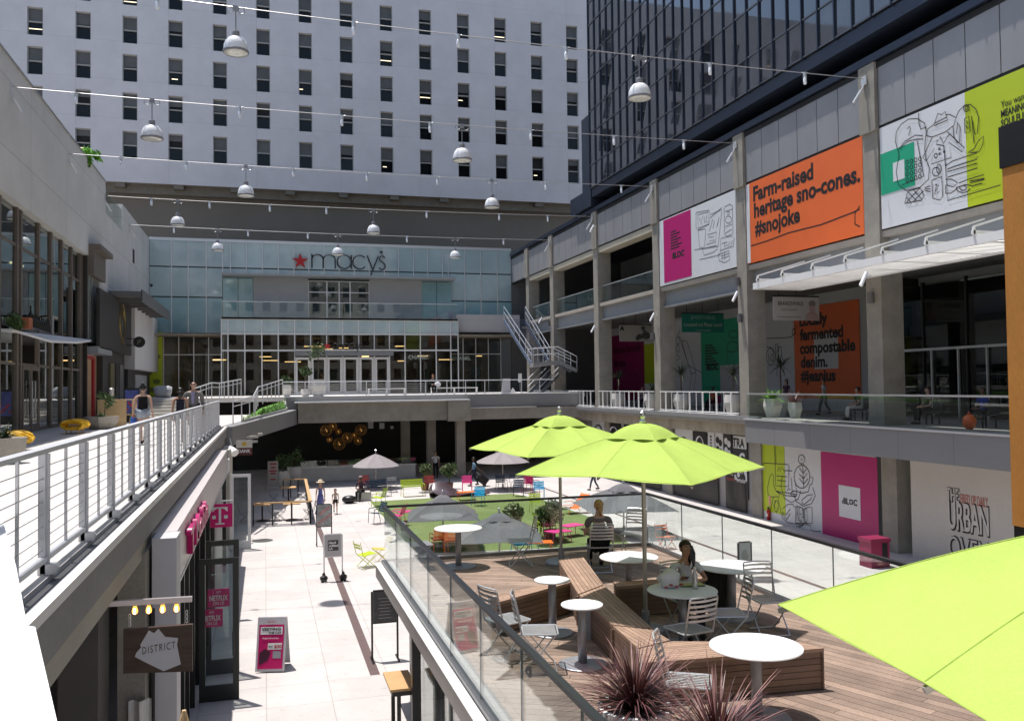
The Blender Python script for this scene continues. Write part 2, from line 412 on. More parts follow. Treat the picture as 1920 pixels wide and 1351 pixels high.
# upper canopy and recessed terrace wall
cn = MB().box(-3.12, 68.3, 14.5, 14.9, 70.0, 14.64); cn.build('canopy', M('canopy_grey', (.30, .31, .31), .5, nz=1, amt=.06), st)
MB().box(-3.12, 70.45, 10.2, 14.8, 70.5, 14.6).build('terrace_back', darkin, st)
gw = M('terrace_wall', (.36, .36, .37), .6, nz=.8, amt=.05)
x1_, x2_, x3_, x4_ = aY(475, 560, 70).x, aY(578, 560, 70).x, aY(692, 560, 70).x, aY(790, 560, 70).x
for a, c in ((x1_, x2_), (x3_, x4_)): MB().box(a, 69.7, 11.2, c, 70.45, 14.5).build('terrace_wall', gw, st)
for a, c in ((-3.1, x1_), (x4_, 14.8)):
    q = (a+c)/2
    for e, g in ((a, q), (q, c)): MB().box(e+.02, 69.8, 11.2, g-.02, 69.85, 14.45).build('glass_panel', teald, st)
dr = MB(); z0, z1 = 11.2, 14.35
for t in (0, .3, .5, .68, 1): x = x2_+(x3_-x2_)*t; dr.box(x-.05, 69.75, z0, x+.05, 69.86, z1)
dr.box(x2_, 69.74, 13.4, x3_, 69.87, 13.48); dr.box(x2_, 69.74, z1-.06, x3_, 69.87, z1)
dro = dr.build('door_frame', alum, st); MB().box(x2_, 69.79, z0, x3_, 69.81, z1-.05).build('pane', gclear, dro)
# terrace room behind the doors
tr = MB(); tr.box(x2_, 74, 11.2, x3_, 74.1, 14.5); tr.build('room_back', M('warm_room', (.16, .11, .07), .8, nz=1.2, amt=.5), st)
sp = MB()
for k in range(26): sp.ball((x2_+.3+random.random()*(x3_-x2_-.6), 70.9+random.random()*3, 12.2+random.random()*2.1), .06, nu=6, nv=4)
sp.build('spotlight', M('warm_spot', (1, .74, .42), .5, amt=0, emit=9), st)
# projecting entrance block
PX0, PX1, PY = -3.07, 14.7, 67.0
pm = [aY(x, 650, PY).x for x in (427.5, 459, 491, 521.7, 552.5, 582.5, 612.5, 642.5, 672.5, 701.7, 730, 759, 788, 817.5, 845)]
pe = [PX0]+pm+[PX1]
for i in range(len(pe)-1):
    a, c = pe[i]+.03, pe[i+1]-.03
    MB().box(a, PY-.03, 10.02, c, PY+.03, 11.0).build('glass_panel', teal, st)
    MB().box(a, PY-.02, 8.78, c, PY+.02, 9.9).build('window_pane', gshop, st)
    if not 5 <= i <= 10: MB().box(a, PY-.02, 5.4, c, PY+.02, 8.66).build('window_pane', gshop, st)
fr = MB()
for x in pe: fr.box(x-.04, PY-.07, 5.36, x+.04, PY+.07, 11.05)
for z in (8.72, 9.96): fr.box(PX0, PY-.08, z-.06, PX1, PY+.08, z+.06)
fr.box(PX0-.05, PY-.1, 11.05, PX1+.05, PY+.1, 11.2); fr.build('mullion', alum, st)
MB().box(PX0, PY-.1, 11.0, PX1, 70, 11.19).build('terrace_slab', concl, st)
MB().box(14.75, 67.6, 10.2, 20, 69.9, 11.62).build('parapet', M('parapet_grey', (.40, .39, .40), .6, nz=.7, amt=.06), st)
gx = [PX0+ (PX1-PX0)*k/8 for k in range(9)]
gt = MB()
for k in range(8): MB().box(gx[k]+.02, PY+.22, 11.22, gx[k+1]-.02, PY+.24, 12.35).build('guard_pane', gguard, st)
gt.box(PX0, PY+.2, 12.35, PX1, PY+.26, 12.4); gt.build('guard_rail', alum, st)
# side shop windows on the back plane
for x0, x1, n in ((-8.35+1.0, PX0, 4), (PX1, 19.0, 4)):
    f2 = MB()
    for k in range(n+1): x = x0+(x1-x0)*k/n; f2.box(x-.03, 69.93, 5.36, x+.03, 70.05, 10.15)
    f2.box(x0, 69.92, 8.5, x1, 70.06, 8.56); f2.build('mullion', alum, st)
    for k in range(n): MB().box(x0+(x1-x0)*k/n+.03, 69.98, 5.36, x0+(x1-x0)*(k+1)/n-.03, 70.02, 10.15).build('window_pane', gshop, st)
# interior of the ground floor
it = MB(); it.box(-9, 78, 5.36, 20, 78.2, 10.1); it.build('shop_back', M('shop_brown', (.20, .15, .10), .8, nz=.7, amt=.6), st)
MB().box(-9, 67.1, 9.85, 20, 78, 9.95).build('shop_ceiling', M('shop_ceiling', (.22, .19, .15), .8, nz=.5, amt=.3), st)
MB().box(-9, 67.1, 5.3, 20, 78, 5.36).build('shop_floor', M('shop_floor', (.14, .12, .10), .3, nz=.7, amt=.3), st)
for k in range(24):
    x = -7.5+random.random()*26; y = 69.5+random.random()*7; z = random.choice([8.1, 8.4, 8.8, 9.2]); L = .4+random.random()*1.3
    if k < 15: MB().box(x, y, z, x+L, y+.15, z+.06).build('light_cove', warm, st)
    else: MB().box(x, y, 5.4, x+L, y+.5, 6.6+random.random()*1.5).build('display_case', M('display%d' % (k % 4), [(.30, .20, .10), (.05, .05, .05), (.35, .33, .3), (.12, .2, .18)][k % 4], .4, nz=2, amt=.4), st)
for x in (10.8, 14.9): text('shop_lettering', 'CHANEL', M('sign_white', (.7, .7, .68), .5, amt=0, emit=.3), st, (x, PY+.4 if x < 14 else 70.3, 8.05), (1, 0, 0), (0, 0, 1), w=1.6, bold=.02)
text('shop_lettering', 'LOUIS VUITTON', M('sign_dim', (.35, .35, .33), .5, amt=0), st, (-5.6, 70.2, 8.0), (1, 0, 0), (0, 0, 1), w=1.6)
# entrance doors and lower canopy
MB().box(pe[5], 65.9, 8.3, pe[11]+.15, PY-.1, 8.66).build('entrance_canopy', M('entrance_grey', (.16, .17, .18), .5, amt=.08), st)
MB().box(pe[5]-.02, 65.8, 8.66, pe[11]+.2, PY-.1, 8.74).build('canopy_edge', alum, st)
for k in range(5, 11):
    a, c = pe[k]+.06, pe[k+1]-.06; d = MB()
    d.box(a, PY-.04, 5.38, a+.14, PY+.03, 8.2); d.box(c-.14, PY-.04, 5.38, c, PY+.03, 8.2); d.box(a+.14, PY-.04, 8.02, c-.14, PY+.03, 8.2); d.box(a+.14, PY-.04, 5.38, c-.14, PY+.03, 5.6)
    do = d.build('door', alum, st); MB().box(a+.14, PY-.015, 5.6, c-.14, PY+.005, 8.02).build('pane', gshop, do)
# big sign: star and thin letters standing off the glass
sg = thing('store_sign', 'large store name in thin black letters beside a red star on the teal glass', 'sign', aY(640, 500, 69.8))
redm = M('sign_red', (.42, .008, .014), .4, amt=.03)
def star(c, R, d, u=V3((1, 0, 0)), v=V3((0, 0, 1))):
    p = [V3(c)+u*(R*(1 if k % 2 == 0 else .40)*math.sin(PI*k/5))+v*(R*(1 if k % 2 == 0 else .40)*math.cos(PI*k/5)) for k in range(10)]
    return MB().prism(p, d)
k_ = aY(563, 489, 69.7); star(k_, .62, (0, .2, 0)).build('star', redm, sg)
def letters(sgn, x0, x1, zb, zx, Y, t, mat):
    """m a c y ' s from thin round strokes: zb baseline, zx x-height"""
    h = zx; r = h/2; s = (x1-x0)
    def P(pts): return [(x0+a*s, Y, zb+c*h) for a, c in pts]
    ax = h/s
    def A(c, a0, a1, rx=.5, ry=.5, n=14): return [(c[0]+rx*ax*math.cos(math.radians(a0+(a1-a0)*i/n)), c[1]+ry*math.sin(math.radians(a0+(a1-a0)*i/n))) for i in range(n+1)]
    S_ = {}
    S_['m'] = [[(.0, 0), (.0, 1)], [(.0, .5)]+[(0+.075-.075*math.cos(PI*i/10), .62+.36*math.sin(PI*i/10)) for i in range(11)]+[(.15, 0)], [(.15+.08-.08*math.cos(PI*i/10), .62+.36*math.sin(PI*i/10)) for i in range(11)]+[(.31, 0)]]
    S_['a'] = [A((.43, .5), 0, 360, n=22), [(.43+.5*ax, 1), (.43+.5*ax, 0)]]
    S_['c'] = [A((.64, .5), 42, 318, n=18)]
    S_['y'] = [[(.74, 1), (.815, .0)], [(.895, 1), (.79, -.42)]]
    S_['s'] = [[(.985-.0, .86), (.965, .97), (.945, 1.0), (.925, .95), (.912, .84), (.912, .72), (.925, .62), (.95, .53), (.975, .44), (.988, .32), (.985, .16), (.97, .04), (.945, .0), (.92, .03), (.905, .14)]]
    for ch, st_ in S_.items():
        q = MB()
        for p in st_: q.tube(P(p), t, 6)
        q.build('letter', mat, sgn)
    star(V3((x0+.935*s, Y, zb+1.28*h)), h*.16, (0, .1, 0)).build('apostrophe', mat, sgn)
lb = aY(585, 502, 69.7); le = aY(724, 503, 69.7)
letters(sg, lb.x, le.x, lb.z, 1.1, 69.7, .055, ink)
s2 = thing('store_sign', 'small store name in thin letters and red star on the entrance canopy', 'sign', (pe[7], 65.85, 8.75))
k2 = aY(614, 650, 65.8); star(k2+V3((0, 0, .05)), .3, (0, .1, 0)).build('star', redm, s2)
l2_ = aY(625, 655, 65.8); l3_ = aY(681, 655, 65.8); letters(s2, l2_.x, l3_.x, l2_.z, .48, 65.8, .035, ink)

# ================================================================ far platform in front of the store
pl = MB(); pl.prism([(-9, 54.2, 5.1), (20.5, 54.2, 5.1), (20.5, 70, 5.1), (-9, 70, 5.1)], (0, 0, .27)); struct('upper_terrace', pl, pav2)
bm = thing('concrete_bridge', 'long concrete beams and columns under the far terrace', 'bridge', (8, 54, 0))
bb = MB(); bb.box(1.9, 53.5, 3.78, 12.4, 54.1, 4.98); bb.build('beam', conc, bm)
MB().box(1.7, 53.25, 4.985, 12.42, 54.15, 5.07).build('coping', white, bm)
MB().box(11.0, 53.2, 3.7, 12.45, 53.49, 4.97).build('beam_end', conc, bm)
MB().box(12.42, 53.9, 3.75, 20.4, 54.3, 4.46).build('beam', conc, bm)
MB().box(12.5, 53.8, 4.465, 17, 54.28, 4.52).build('coping', concl, bm)
MB().box(1.2, 54.15, 4.52, 20.4, 54.42, 5.34).build('fascia', fasc, bm)
for x, y in ((10.6, 57), (9.2, 59), (12.1, 54.8)):
    MB().box(x-.28, y-.28, 0, x+.28, y+.28, 5.0).build('column', conc, bm)
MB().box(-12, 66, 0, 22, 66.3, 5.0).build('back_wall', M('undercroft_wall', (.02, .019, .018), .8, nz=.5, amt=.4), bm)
# sloped link from the walkway to the bridge
lk = MB(); lk.add([(-1.3, 37.5, 3.57), (1.9, 54, 3.72), (1.9, 54, 4.6), (-1.3, 37.5, 4.34), (-1.9, 37.5, 3.57), (1.2, 54, 3.72), (1.2, 54, 4.6), (-1.9, 37.5, 4.34)],
                  [(0, 1, 2, 3), (4, 7, 6, 5), (3, 2, 6, 7), (0, 4, 5, 1), (0, 3, 7, 4), (1, 5, 6, 2)])
lk.build('link_fascia', fasc, bm)

# ================================================================ left walkway
wk = MB(); wk.prism([(-1.75, -4, 4.1), (-1.75, 37.5, 4.1), (1.25, 54.1, 4.1), (-9.5, 54.1, 4.1), (-9.5, -4, 4.1)], (0, 0, .25)); struct('walkway', wk, pav2)
struct('walkway_edge', MB().box(-1.60, -4, 4.28, -1.50, 37.5, 4.365), M('edge_pale', (.66, .64, .61), .7, nz=2, amt=.05))
struct('walkway_gutter', MB().box(-1.749, -4, 4.1, -1.601, 37.5, 4.30), M('gutter_grey', (.13, .13, .135), .8, nz=2, amt=.1))  # dark strip paints the shadow gap between railing foot and pale lip
struct('walkway_fascia', MB().box(-1.60, -4, 3.92, -1.53, 37.5, 4.279), M('fascia_dim', (.21, .205, .20), .8, nz=.8, amt=.10, fine=.06))
struct('walkway_beam', MB().box(-1.749, -4, 3.62, -1.601, 37.5, 4.09), M('beam_tan', (.36, .33, .28), .85, nz=.8, amt=.12, fine=.06))
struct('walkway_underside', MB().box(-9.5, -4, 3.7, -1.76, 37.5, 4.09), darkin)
struct('sidewalk_band', MB().box(-8.66, -4, 4.351, -6.5, 46, 4.356), M('band_paving', (.36, .35, .34), .8, nz=2, amt=.1))

# ================================================================ office block behind the viewpoint (seen mirrored in the glass)
ob = thing('office_block', 'sunlit pale office block across the street mirrored in the store glass', 'building', (5, -42, 0))
xs = [-60+.0]; zs = [0, 6]
for k in range(40): xs += [-58+3.2*k, -58+3.2*k+1.5]
for k in range(11): zs += [7.5+3.4*k, 9.6+3.4*k]
xs.append(72); zs.append(46); b = MB(); g = MB()
for i in range(len(xs)-1):
    for j in range(len(zs)-1):
        q = [(xs[i], -42, zs[j]), (xs[i+1], -42, zs[j]), (xs[i+1], -42, zs[j+1]), (xs[i], -42, zs[j+1])]
        if i % 2 == 1 and j % 2 == 0 and j >= 2: g.poly([(x, -42.25, z) for x, y, z in q])
        else: b.poly(q)
b.box(-60, -60, 0, 72, -42.3, 46); b.build('wall', M('office_pale', (.52, .49, .44), .8, nz=.3, amt=.1), ob); g.build('window', mirror_m if 'mirror_m' in globals() else M('far_window', (.03, .04, .05), .1, amt=0), ob, kind='stuff')
# ================================================================ left building
lf = thing('left_building', 'pale concrete building above a bronze framed glass shop front', 'building', (-9, 30, 4.35))
pw = tilemat('panel_concrete', (.58, .57, .545), (.30, .29, .27), 6.0, size2=2.4, jw=.012, amt=.03, fine=.05, stain=.09, axes='YZ', off=.3)
MB().box(-12, -6, 12.57, -8.35, 47.6, 17.28).build('concrete_wall', pw, lf)
MB().box(-12, 47.6, 10.9, -8.35, 51.36, 17.28).build('concrete_wall', pw, lf)
MB().box(-12, 51.36, 10.9, -8.35, 57.2, 15.6).build('concrete_wall', pw, lf)
MB().box(-12, 57.2, 4.35, -8.35, 70.2, 17.28).build('concrete_wall', pw, lf)
MB().box(-8.45, 51.4, 15.6, -8.37, 57.1, 16.9).build('roof_guard', gguard, lf)
MB().box(-8.5, -6, 17.285, -8.3, 51.4, 17.33).build('coping', steel, lf)
# shop glazing
fins = [aX(x, 650, -8.5).y for x in (5, 38, 45, 78, 101, 121, 139, 155)]
Y0s = [4, 8, 12, 16, 20, 24, 28]+fins+[46.4]
for i, y in enumerate(Y0s): MB().box(-8.72, y-.11, 4.36, -8.58, y+.11, 12.55).build('fin', brown, lf)
gleft = glass('left_shop_glass', (.50, .56, .53), 1.3, dark=.04)
for i in range(len(Y0s)-1):
    a, c = Y0s[i]+.09, Y0s[i+1]-.09
    if c-a < .3: continue
    MB().box(-8.69, a, 8.3, -8.66, c, 12.5).build('window_pane', gleft, lf)
    if i != 9: MB().box(-8.69, a, 4.5, -8.66, c, 8.2).build('window_pane', gleft, lf)
    for z in (4.4, 6.9, 8.25, 11.2): MB().box(-8.72, a, z-.05, -8.62, c, z+.05).build('transom', brown, lf)
d0, d1 = fins[2]+.09, fins[3]-.09
for k in range(2):
    a, c = d0+(d1-d0)*k/2+.02, d0+(d1-d0)*(k+1)/2-.02
    d = MB(); d.box(-8.62, a, 4.37, -8.55, a+.12, 6.85); d.box(-8.62, c-.12, 4.37, -8.55, c, 6.85); d.box(-8.62, a+.12, 6.7, -8.55, c-.12, 6.85); d.box(-8.62, a+.12, 4.37, -8.55, c-.12, 4.6)
    do = d.build('door', brown, lf); MB().box(-8.6, a+.12, 4.6, -8.57, c-.12, 6.7).build('pane', gshop, do)
    y = c-.2 if k == 0 else a+.2
    MB().tube([(-8.47, y, 4.9), (-8.47, y, 6.3)], .025, 6).build('handle', alum, do)
MB().box(-14, -6, 4.36, -13.9, 47, 12.5).build('shop_back', M('shop_dim', (.05, .05, .045), .8, nz=.6, amt=.6), lf)
MB().box(-14, 46.5, 4.36, -8.4, 46.7, 12.5).build('shop_side', darkin, lf)
MB().box(-14, -6, 12.4, -8.7, 47, 12.5).build('shop_ceiling', darkin, lf)
MB().box(-14, -6, 8.1, -9.2, 47, 8.3).build('upper_floor', darkin, lf)
sp = MB()
for k in range(14): sp.ball((-9.5-random.random()*3, 33+random.random()*12, 8.9+random.random()*3), .06, nu=6, nv=4)
sp.build('spotlight', M('warm_spot2', (1, .8, .5), .5, amt=0, emit=4), lf)
# thin white canopy over the doors
cv = [(-8.3, 33, 7.95), (-7.75, 36, 7.72), (-7.7, 40.5, 7.9), (-8.3, 47.3, 8.35)]
c = MB(); c.prism([V3(p) for p in cv]+[V3((-8.7, 47.3, 8.35)), V3((-8.7, 33, 7.95))], (0, 0, .09)); c.build('entrance_canopy', white, lf)
# louvred strip, grey lintel, door niche
MB().box(-8.7, 46.6, 11.6, -8.1, 49.9, 12.9).build('cornice', brown, lf)
MB().box(-8.5, 46.6, 12.9, -7.8, 50.3, 13.15).build('cornice_cap', brown, lf)
lv = MB()
for k in range(5): lv.box(-8.55, 46.8+.55*k, 8.3, -8.35, 47.1+.55*k, 11.6)
lv.build('louvre', M('louvre_grey', (.30, .33, .30), .4, metal=.3, amt=.1), lf)
MB().box(-8.9, 46.6, 8.1, -8.6, 49.9, 11.6).build('louvre_back', darkin, lf)
MB().box(-8.7, 46.6, 7.75, -7.9, 50.6, 8.08).build('lintel', steel, lf)
MB().box(-8.8, 46.6, 4.36, -8.6, 50.2, 7.7).build('niche_wall', M('tan_poster', (.42, .27, .15), .6, nz=1, amt=.1), lf)
rf = MB(); rf.box(-8.6, 48.8, 4.36, -8.48, 49.2, 7.6); rf.box(-8.6, 46.7, 7.5, -8.48, 48.8, 7.68); rf.build('red_door_frame', M('red_paint', (.35, .015, .02), .5, amt=.08), lf)
MB().box(-8.7, 50.2, 4.36, -8.3, 57.6, 10.8).build('dark_shop_wall', M('charcoal_wall', (.035, .032, .03), .6, nz=1, amt=.2), lf)
for k in range(3): MB().box(-8.28, 52.1+1.6*k, 4.4, -8.2, 53.4+1.6*k, 7.4).build('shop_door', [M('olive_panel', (.14, .12, .05), .5, amt=.1), black, M('door_grey', (.16, .15, .15), .4, amt=.1)][k], lf)
MB().box(-8.9, 57.6, 7.2, -7.7, 69.5, 11.1).build('white_pilaster', M('pilaster_white', (.58, .57, .56), .7, nz=.5, amt=.06), lf)
MB().box(-8.34, 57.6, 4.36, -8.1, 68, 7.19).build('dark_shop_wall', M('charcoal_wall', (0, 0, 0)), lf)
MB().box(-8.2, 60.5, 5.3, -8.05, 66, 6.9).build('pale_shutter', M('shutter_grey', (.40, .40, .40), .5, amt=.05), lf)
# entrance canopy by the store
MB().box(-8.3, 52, 11.12, -6.6, 66.3, 11.4).build('steel_canopy', M('canopy_dark', (.12, .12, .12), .5, amt=.1), lf)
fs = MB()
for k in range(7): fs.box(-8.2, 53+1.9*k, 10.9, -6.75, 53.1+1.9*k, 11.115)
fs.box(-6.64, 52, 10.85, -6.55, 66.3, 11.5); fs.build('canopy_rib', M('canopy_dark', (0, 0, 0)), lf)
# hung dark sign board with gold ring
ds = thing('sign_board', 'large dark board with a thin gold ring emblem above the charcoal shop', 'sign', (-8, 52.3, 8))
MB().box(-8.06, 47.0, 8.02, -7.9, 57.6, 11.0).build('board', M('sign_charcoal', (.030, .026, .023), .5, nz=1, amt=.15), ds)
gold = M('gold_line', (.32, .22, .06), .4, metal=.6, amt=.05)
rg = MB(); rg.tube([(-7.88, 54+.95*math.cos(t*.157), 9.85+.98*math.sin(t*.157)) for t in range(40)], .03, 5, closed=True)
rg.tube([(-7.88, 54.1+.3*math.cos(t*.2), 10.1+.32*math.sin(t*.2)) for t in range(-3, 17)], .025, 5); rg.tube([(-7.88, 53.7+.35*math.cos(t*.2), 9.4+.3*math.sin(t*.2)) for t in range(4, 24)], .025, 5); rg.build('emblem', gold, ds)
text('lettering', 'AUSTIN', gold, ds, (-7.89, 54.9, 8.55), (0, -1, 0), (0, 0, 1), w=1.3, bold=.01)
jp = thing('round_sign', 'round black blade sign with the letters JP on two arms', 'sign', (-7.4, 59.5, 8.9))
q = aY(261, 641, 58.4); q = aX(261, 641, -7.2)
jd = MB(); jd.tube([q+V3((0, -.05, 0)), q+V3((0, .05, 0))], .33, 28); jd.build('disc', black, jp)
aj = MB()
for z in (.2, -.2): aj.tube([q+V3((-.24, 0, z)), q+V3((-.75, 0, z))], .025, 6)
aj.build('arm', black, jp); text('lettering', 'JP', M('jp_gold', (.28, .25, .17), .5, amt=0), jp, q+V3((0, -.053, 0)), (1, 0, 0), (0, 0, 1), h=.27, cen=True)
mu = thing('mural', 'narrow lime and grey painted panel beside the store windows', 'mural', (-7.9, 69.7, 7.5))
MB().box(-8.9, 69.6, 5.36, -7.4, 69.8, 10.2).build('panel', lime, mu)
pt = MB()
for k in range(7): pt.ball((-8.1+.35*math.sin(k*2.1), 69.6, 5.9+.62*k), .28, .015, .2, 8, 5)
pt.build('patch', M('olive_patch', (.13, .17, .02), .5, amt=.1), mu)

# ================================================================ dark glass tower on the right
gt = thing('glass_tower', 'dark mirror glass tower with navy mullions above the right hand shops', 'tower', (19.68, 35, 18.1))
GX = 19.68; ys = [50.5-.97*k for k in range(47)]
rowsz = [(18.17, 19.5, 0), (19.5, 21.5, 1)]
rowsz = []; z = 18.17
for k in range(8): rowsz += [(z, z+1.42, 0), (z+1.42, z+3.42, 1)]; z += 3.42
rest = {0: MB(), 1: MB()}; cnt = {0: 0, 1: 0}
for (z0, z1, kd) in rowsz:
    for i in range(len(ys)-1):
        c_ = V3((GX, (ys[i]+ys[i+1])/2, (z0+z1)/2)); px = pj(c_)
        tl = random.uniform(-.004, .004)
        P = [(GX+tl, ys[i]-.02, z0+.03), (GX, ys[i+1]+.02, z0+.03), (GX+tl*.5, ys[i+1]+.02, z1-.03), (GX+.003, ys[i]-.02, z1-.03)]
        P = [P[0], P[1], P[2], P[3]]
        see = -60 < px[0] < 1930 and px[1] > -40 and cnt[kd] < 98
        b = MB() if see else rest[kd]
        b.prism([V3(p) for p in P], (.04, 0, 0))
        if see: cnt[kd] += 1; b.build('window_pane' if kd else 'spandrel_pane', mirror if kd else spandrel, gt)
for kd in (0, 1): rest[kd].build('window_pane' if kd else 'spandrel_pane', mirror if kd else spandrel, gt, kind='stuff')
m = MB()
for y in ys: m.box(GX-.07, y-.028, 18.1, GX+.05, y+.028, 45.5)
m.build('mullion', navy, gt, kind='stuff')
m = MB()
for (z0, z1, kd) in rowsz: m.box(GX-.04, ys[-1], z0-.03, GX+.02, ys[0], z0+.03)
m.build('transom', M('transom_grey', (.10, .11, .13), .4, metal=.5, amt=.05), gt)
MB().box(GX+.06, ys[-1], 18.1, 36, 50.49, 45.5).build('core', black, gt)
MB().box(GX+.02, 50.52, 17.1, 24, 52.0, 22.9).build('corner_pier', navy, gt)
MB().box(GX+.02, 52.01, 17.1, 24, 54.3, 18.2).build('corner_pier', navy, gt)

# ================================================================ concrete shop building on the right
rb = thing('concrete_arcade', 'grey concrete arcade with tall columns and zinc panels on the right', 'building', (20, 30, 4.4))
CY = [7.6, 16.1, 24.58, 33.0, 41.6, 50.3, 59.0, 65.0]
CW = .87; CD = .76
for y in CY:
    x1 = 20+CW
    MB().box(20, y, 4.4, x1, y+CD, 14.4).build('column', conc, rb)
    MB().box(19.9, y-.02, 14.4, x1-.1, y+CD+.02, 16.72).build('column_head', conc, rb)
    MB().box(20.72, y+.35, 0, 21.6, y+CD+.35, 3.6).build('lower_column', conc, rb)
jn = MB()
for i in range(len(CY)):
    y0 = CY[i]+CD+.06; y1 = (CY[i+1] if i+1 < len(CY) else 70.4)-.06; n = 6
    if i == len(CY)-2 or i == len(CY)-1: n = 4
    for k in range(n):
        a = y0+(y1-y0)*k/n+.018; c = y0+(y1-y0)*(k+1)/n-.018
        MB().box(20.02, a, 14.52, 20.06, c, 16.68).build('cladding_panel', clad, rb)
MB().box(20.065, -2, 14.44, 20.4, 70.3, 16.7).build('cladding_back', black, rb)
MB().box(19.88, -2, 16.74, 21, 70.3, 17.0).build('dark_fascia', navy, rb)
MB().box(20.9, -2, 17.0, 21.4, 50.4, 18.12).build('dark_recess', dark, rb)
MB().box(19.72, -2, 17.6, 20.9, 50.4, 18.09).build('dark_fascia', navy, rb)
MB().box(20.0, -2, 16.5, 34, 70.3, 16.7).build('roof', dark, rb)
# header under the panels and steel floor beams
for i in range(len(CY)-1):
    y0, y1 = CY[i]+CD, CY[i+1]
    MB().box(20.07, y0, 14.1, 20.8, y1, 14.43).build('lintel', M('lintel_cream', (.42, .38, .30), .8, nz=1, amt=.1), rb)
    MB().box(20.1, y0, 10.75, 20.5, y1, 10.95).build('floor_edge', M('ledge_tan', (.38, .34, .29), .7, nz=1, amt=.15), rb)
    MB().box(20.35, y0, 9.95, 20.45, y1, 10.75).build('steel_beam', steel, rb)
    MB().box(20.2, y0, 9.88, 20.6, y1, 9.95).build('beam_flange', steel, rb)
MB().box(20.5, -2, 10.5, 29, 70.3, 10.74).build('upper_floor', M('slab_dim', (.16, .15, .14), .8, nz=1, amt=.2), rb)
MB().box(30, -2, 4.4, 30.2, 70.3, 16.5).build('back_wall', M('upper_back', (.30, .30, .29), .8, nz=.4, amt=.15), rb)
MB().box(20.1, -2, 10.96, 20.6, 24.6, 14.4).build('infill', dark, rb)
MB().box(20.4, 24.6+CD, 10.96, 20.7, 41.6, 14.4).build('infill', dark, rb)
MB().box(26.5, 41.7, 10.75, 26.8, 50, 14.4).build('upper_wall', M('upper_wall', (.40, .40, .39), .8, nz=.4, amt=.1), rb)
# gallery floor, slab edge, stained beam, lower wall
struct('gallery_floor', MB().box(19.9, -2, 4.1, 30, 70.2, 4.39), gal)
MB().box(19.78, 31.9, 4.27, 19.89, 69.8, 4.46).build('slab_edge', fasc, rb)
MB().box(20.1, 31.9, 3.58, 20.6, 69.8, 4.1).build('lower_beam', conct, rb)
MB().box(20.9, 26.2, 0, 21.2, 70, 3.58).build('lower_wall', M('lower_wall', (.30, .29, .28), .8, nz=.6, amt=.15), rb)
MB().box(20.84, -2, 0, 21.2, 24.4, 3.58).build('white_shop_wall', M('shop_wall_cream', (.55, .525, .48), .7, nz=.6, amt=.05, fine=.03), rb)
MB().box(28, -2, 4.39, 28.3, 70, 10.5).build('gallery_back', M('gallery_white', (.46, .46, .46), .7, nz=.4, amt=.08), rb)
MB().box(20.0, 70.05, 4.39, 31, 70.4, 16.6).build('end_wall', M('gallery_dark', (.12, .12, .12), .8, amt=.1), rb)
MB().box(20.6, 69.9, 4.39, 28, 70.04, 10.5).build('gallery_end', M('gallery_dark', (.12, .12, .12), .8, amt=.1), rb)
# balcony
MB().box(19.2, -2, 3.42, 19.32, 32.05, 4.34).build('balcony_fascia', tilemat('fascia_panels', (.185, .185, .19), (.12, .12, .12), 2.3, size2=40, jw=.012, amt=.02, fine=.04, stain=.05, axes='YZ'), rb)
MB().box(19.321, 31.93, 3.42, 20.0, 32.05, 4.34).build('balcony_fascia', fasc, rb)
MB().box(19.33, -2, 4.0, 19.9, 31.92, 4.34).build('balcony_slab', concl, rb)
MB().box(19.33, -2, 3.6, 20.8, 31.9, 3.7).build('balcony_soffit', dark, rb)
MB().box(19.15, -2, 4.345, 19.45, 32.1, 4.41).build('balcony_curb', alum, rb)
gg = thing('glass_guard', 'long glass guard with bright steel rail along the gallery balcony', 'railing', (19.3, 20, 4.4))
k = 32.0; i = 0
while k > 4: MB().box(19.28, k-1.95, 4.42, 19.30, k-.03, 5.4).build('guard_pane', gguard, gg); k -= 1.98
MB().box(19.25, 2, 5.4, 19.33, 32.05, 5.46).build('top_rail', M('bright_rail', (.75, .75, .75), .25, metal=.7, amt=0), gg)
MB().box(19.28, 32.0, 4.42, 20.0, 32.03, 5.4).build('guard_pane', gguard, gg)
# gallery railings between columns and upper glass guards
for i in (3, 4, 5, 6):
    y0 = (CY[i]+CD) if i > 3 else 33.0+CD; y1 = CY[i+1] if i+1 < len(CY) else 69
    r = thing('railing', ['white railing with thin balusters beside the green mural', 'white railing between columns in front of the magenta mural', 'white railing of the arcade bay beside the steel stair', 'white railing in the last arcade bay behind the stair'][i-3], 'railing', (19.95, (y0+y1)/2, 4.46))
    n = 6; b = MB(); b.box(19.92, y0, 5.45, 19.98, y1, 5.5); b.build('top_rail', white, r); MB().box(19.92, y0, 4.52, 19.98, y1, 4.56).build('bottom_rail', white, r)
    for k in range(n): y = y0+(y1-y0)*(k+.5)/n; MB().box(19.92, y-.03, 4.46, 19.98, y+.03, 5.45).build('post', white, r); MB().box(19.94, y+.62, 4.56, 19.96, y+.65, 5.45).build('baluster', white, r)
    MB().box(19.78, y0, 4.461, 19.95, y1, 4.475).build('sill', white, r)
for i in (4, 5, 6):
    y0, y1 = CY[i]+CD, CY[i+1]
    g = thing('glass_guard', ['upper glass guard in front of the pale recessed wall', 'upper glass guard in the second bay from the store', 'upper glass guard nearest the store stair'][i-4], 'railing', (20.3, (y0+y1)/2, 10.95))
    for k in range(4): MB().box(20.28, y0+(y1-y0)*k/4+.02, 10.96, 20.3, y0+(y1-y0)*(k+1)/4-.02, 12.0).build('guard_pane', gguard, g)
    MB().box(20.27, y0, 12.0, 20.31, y1, 12.04).build('top_rail', alum, g)
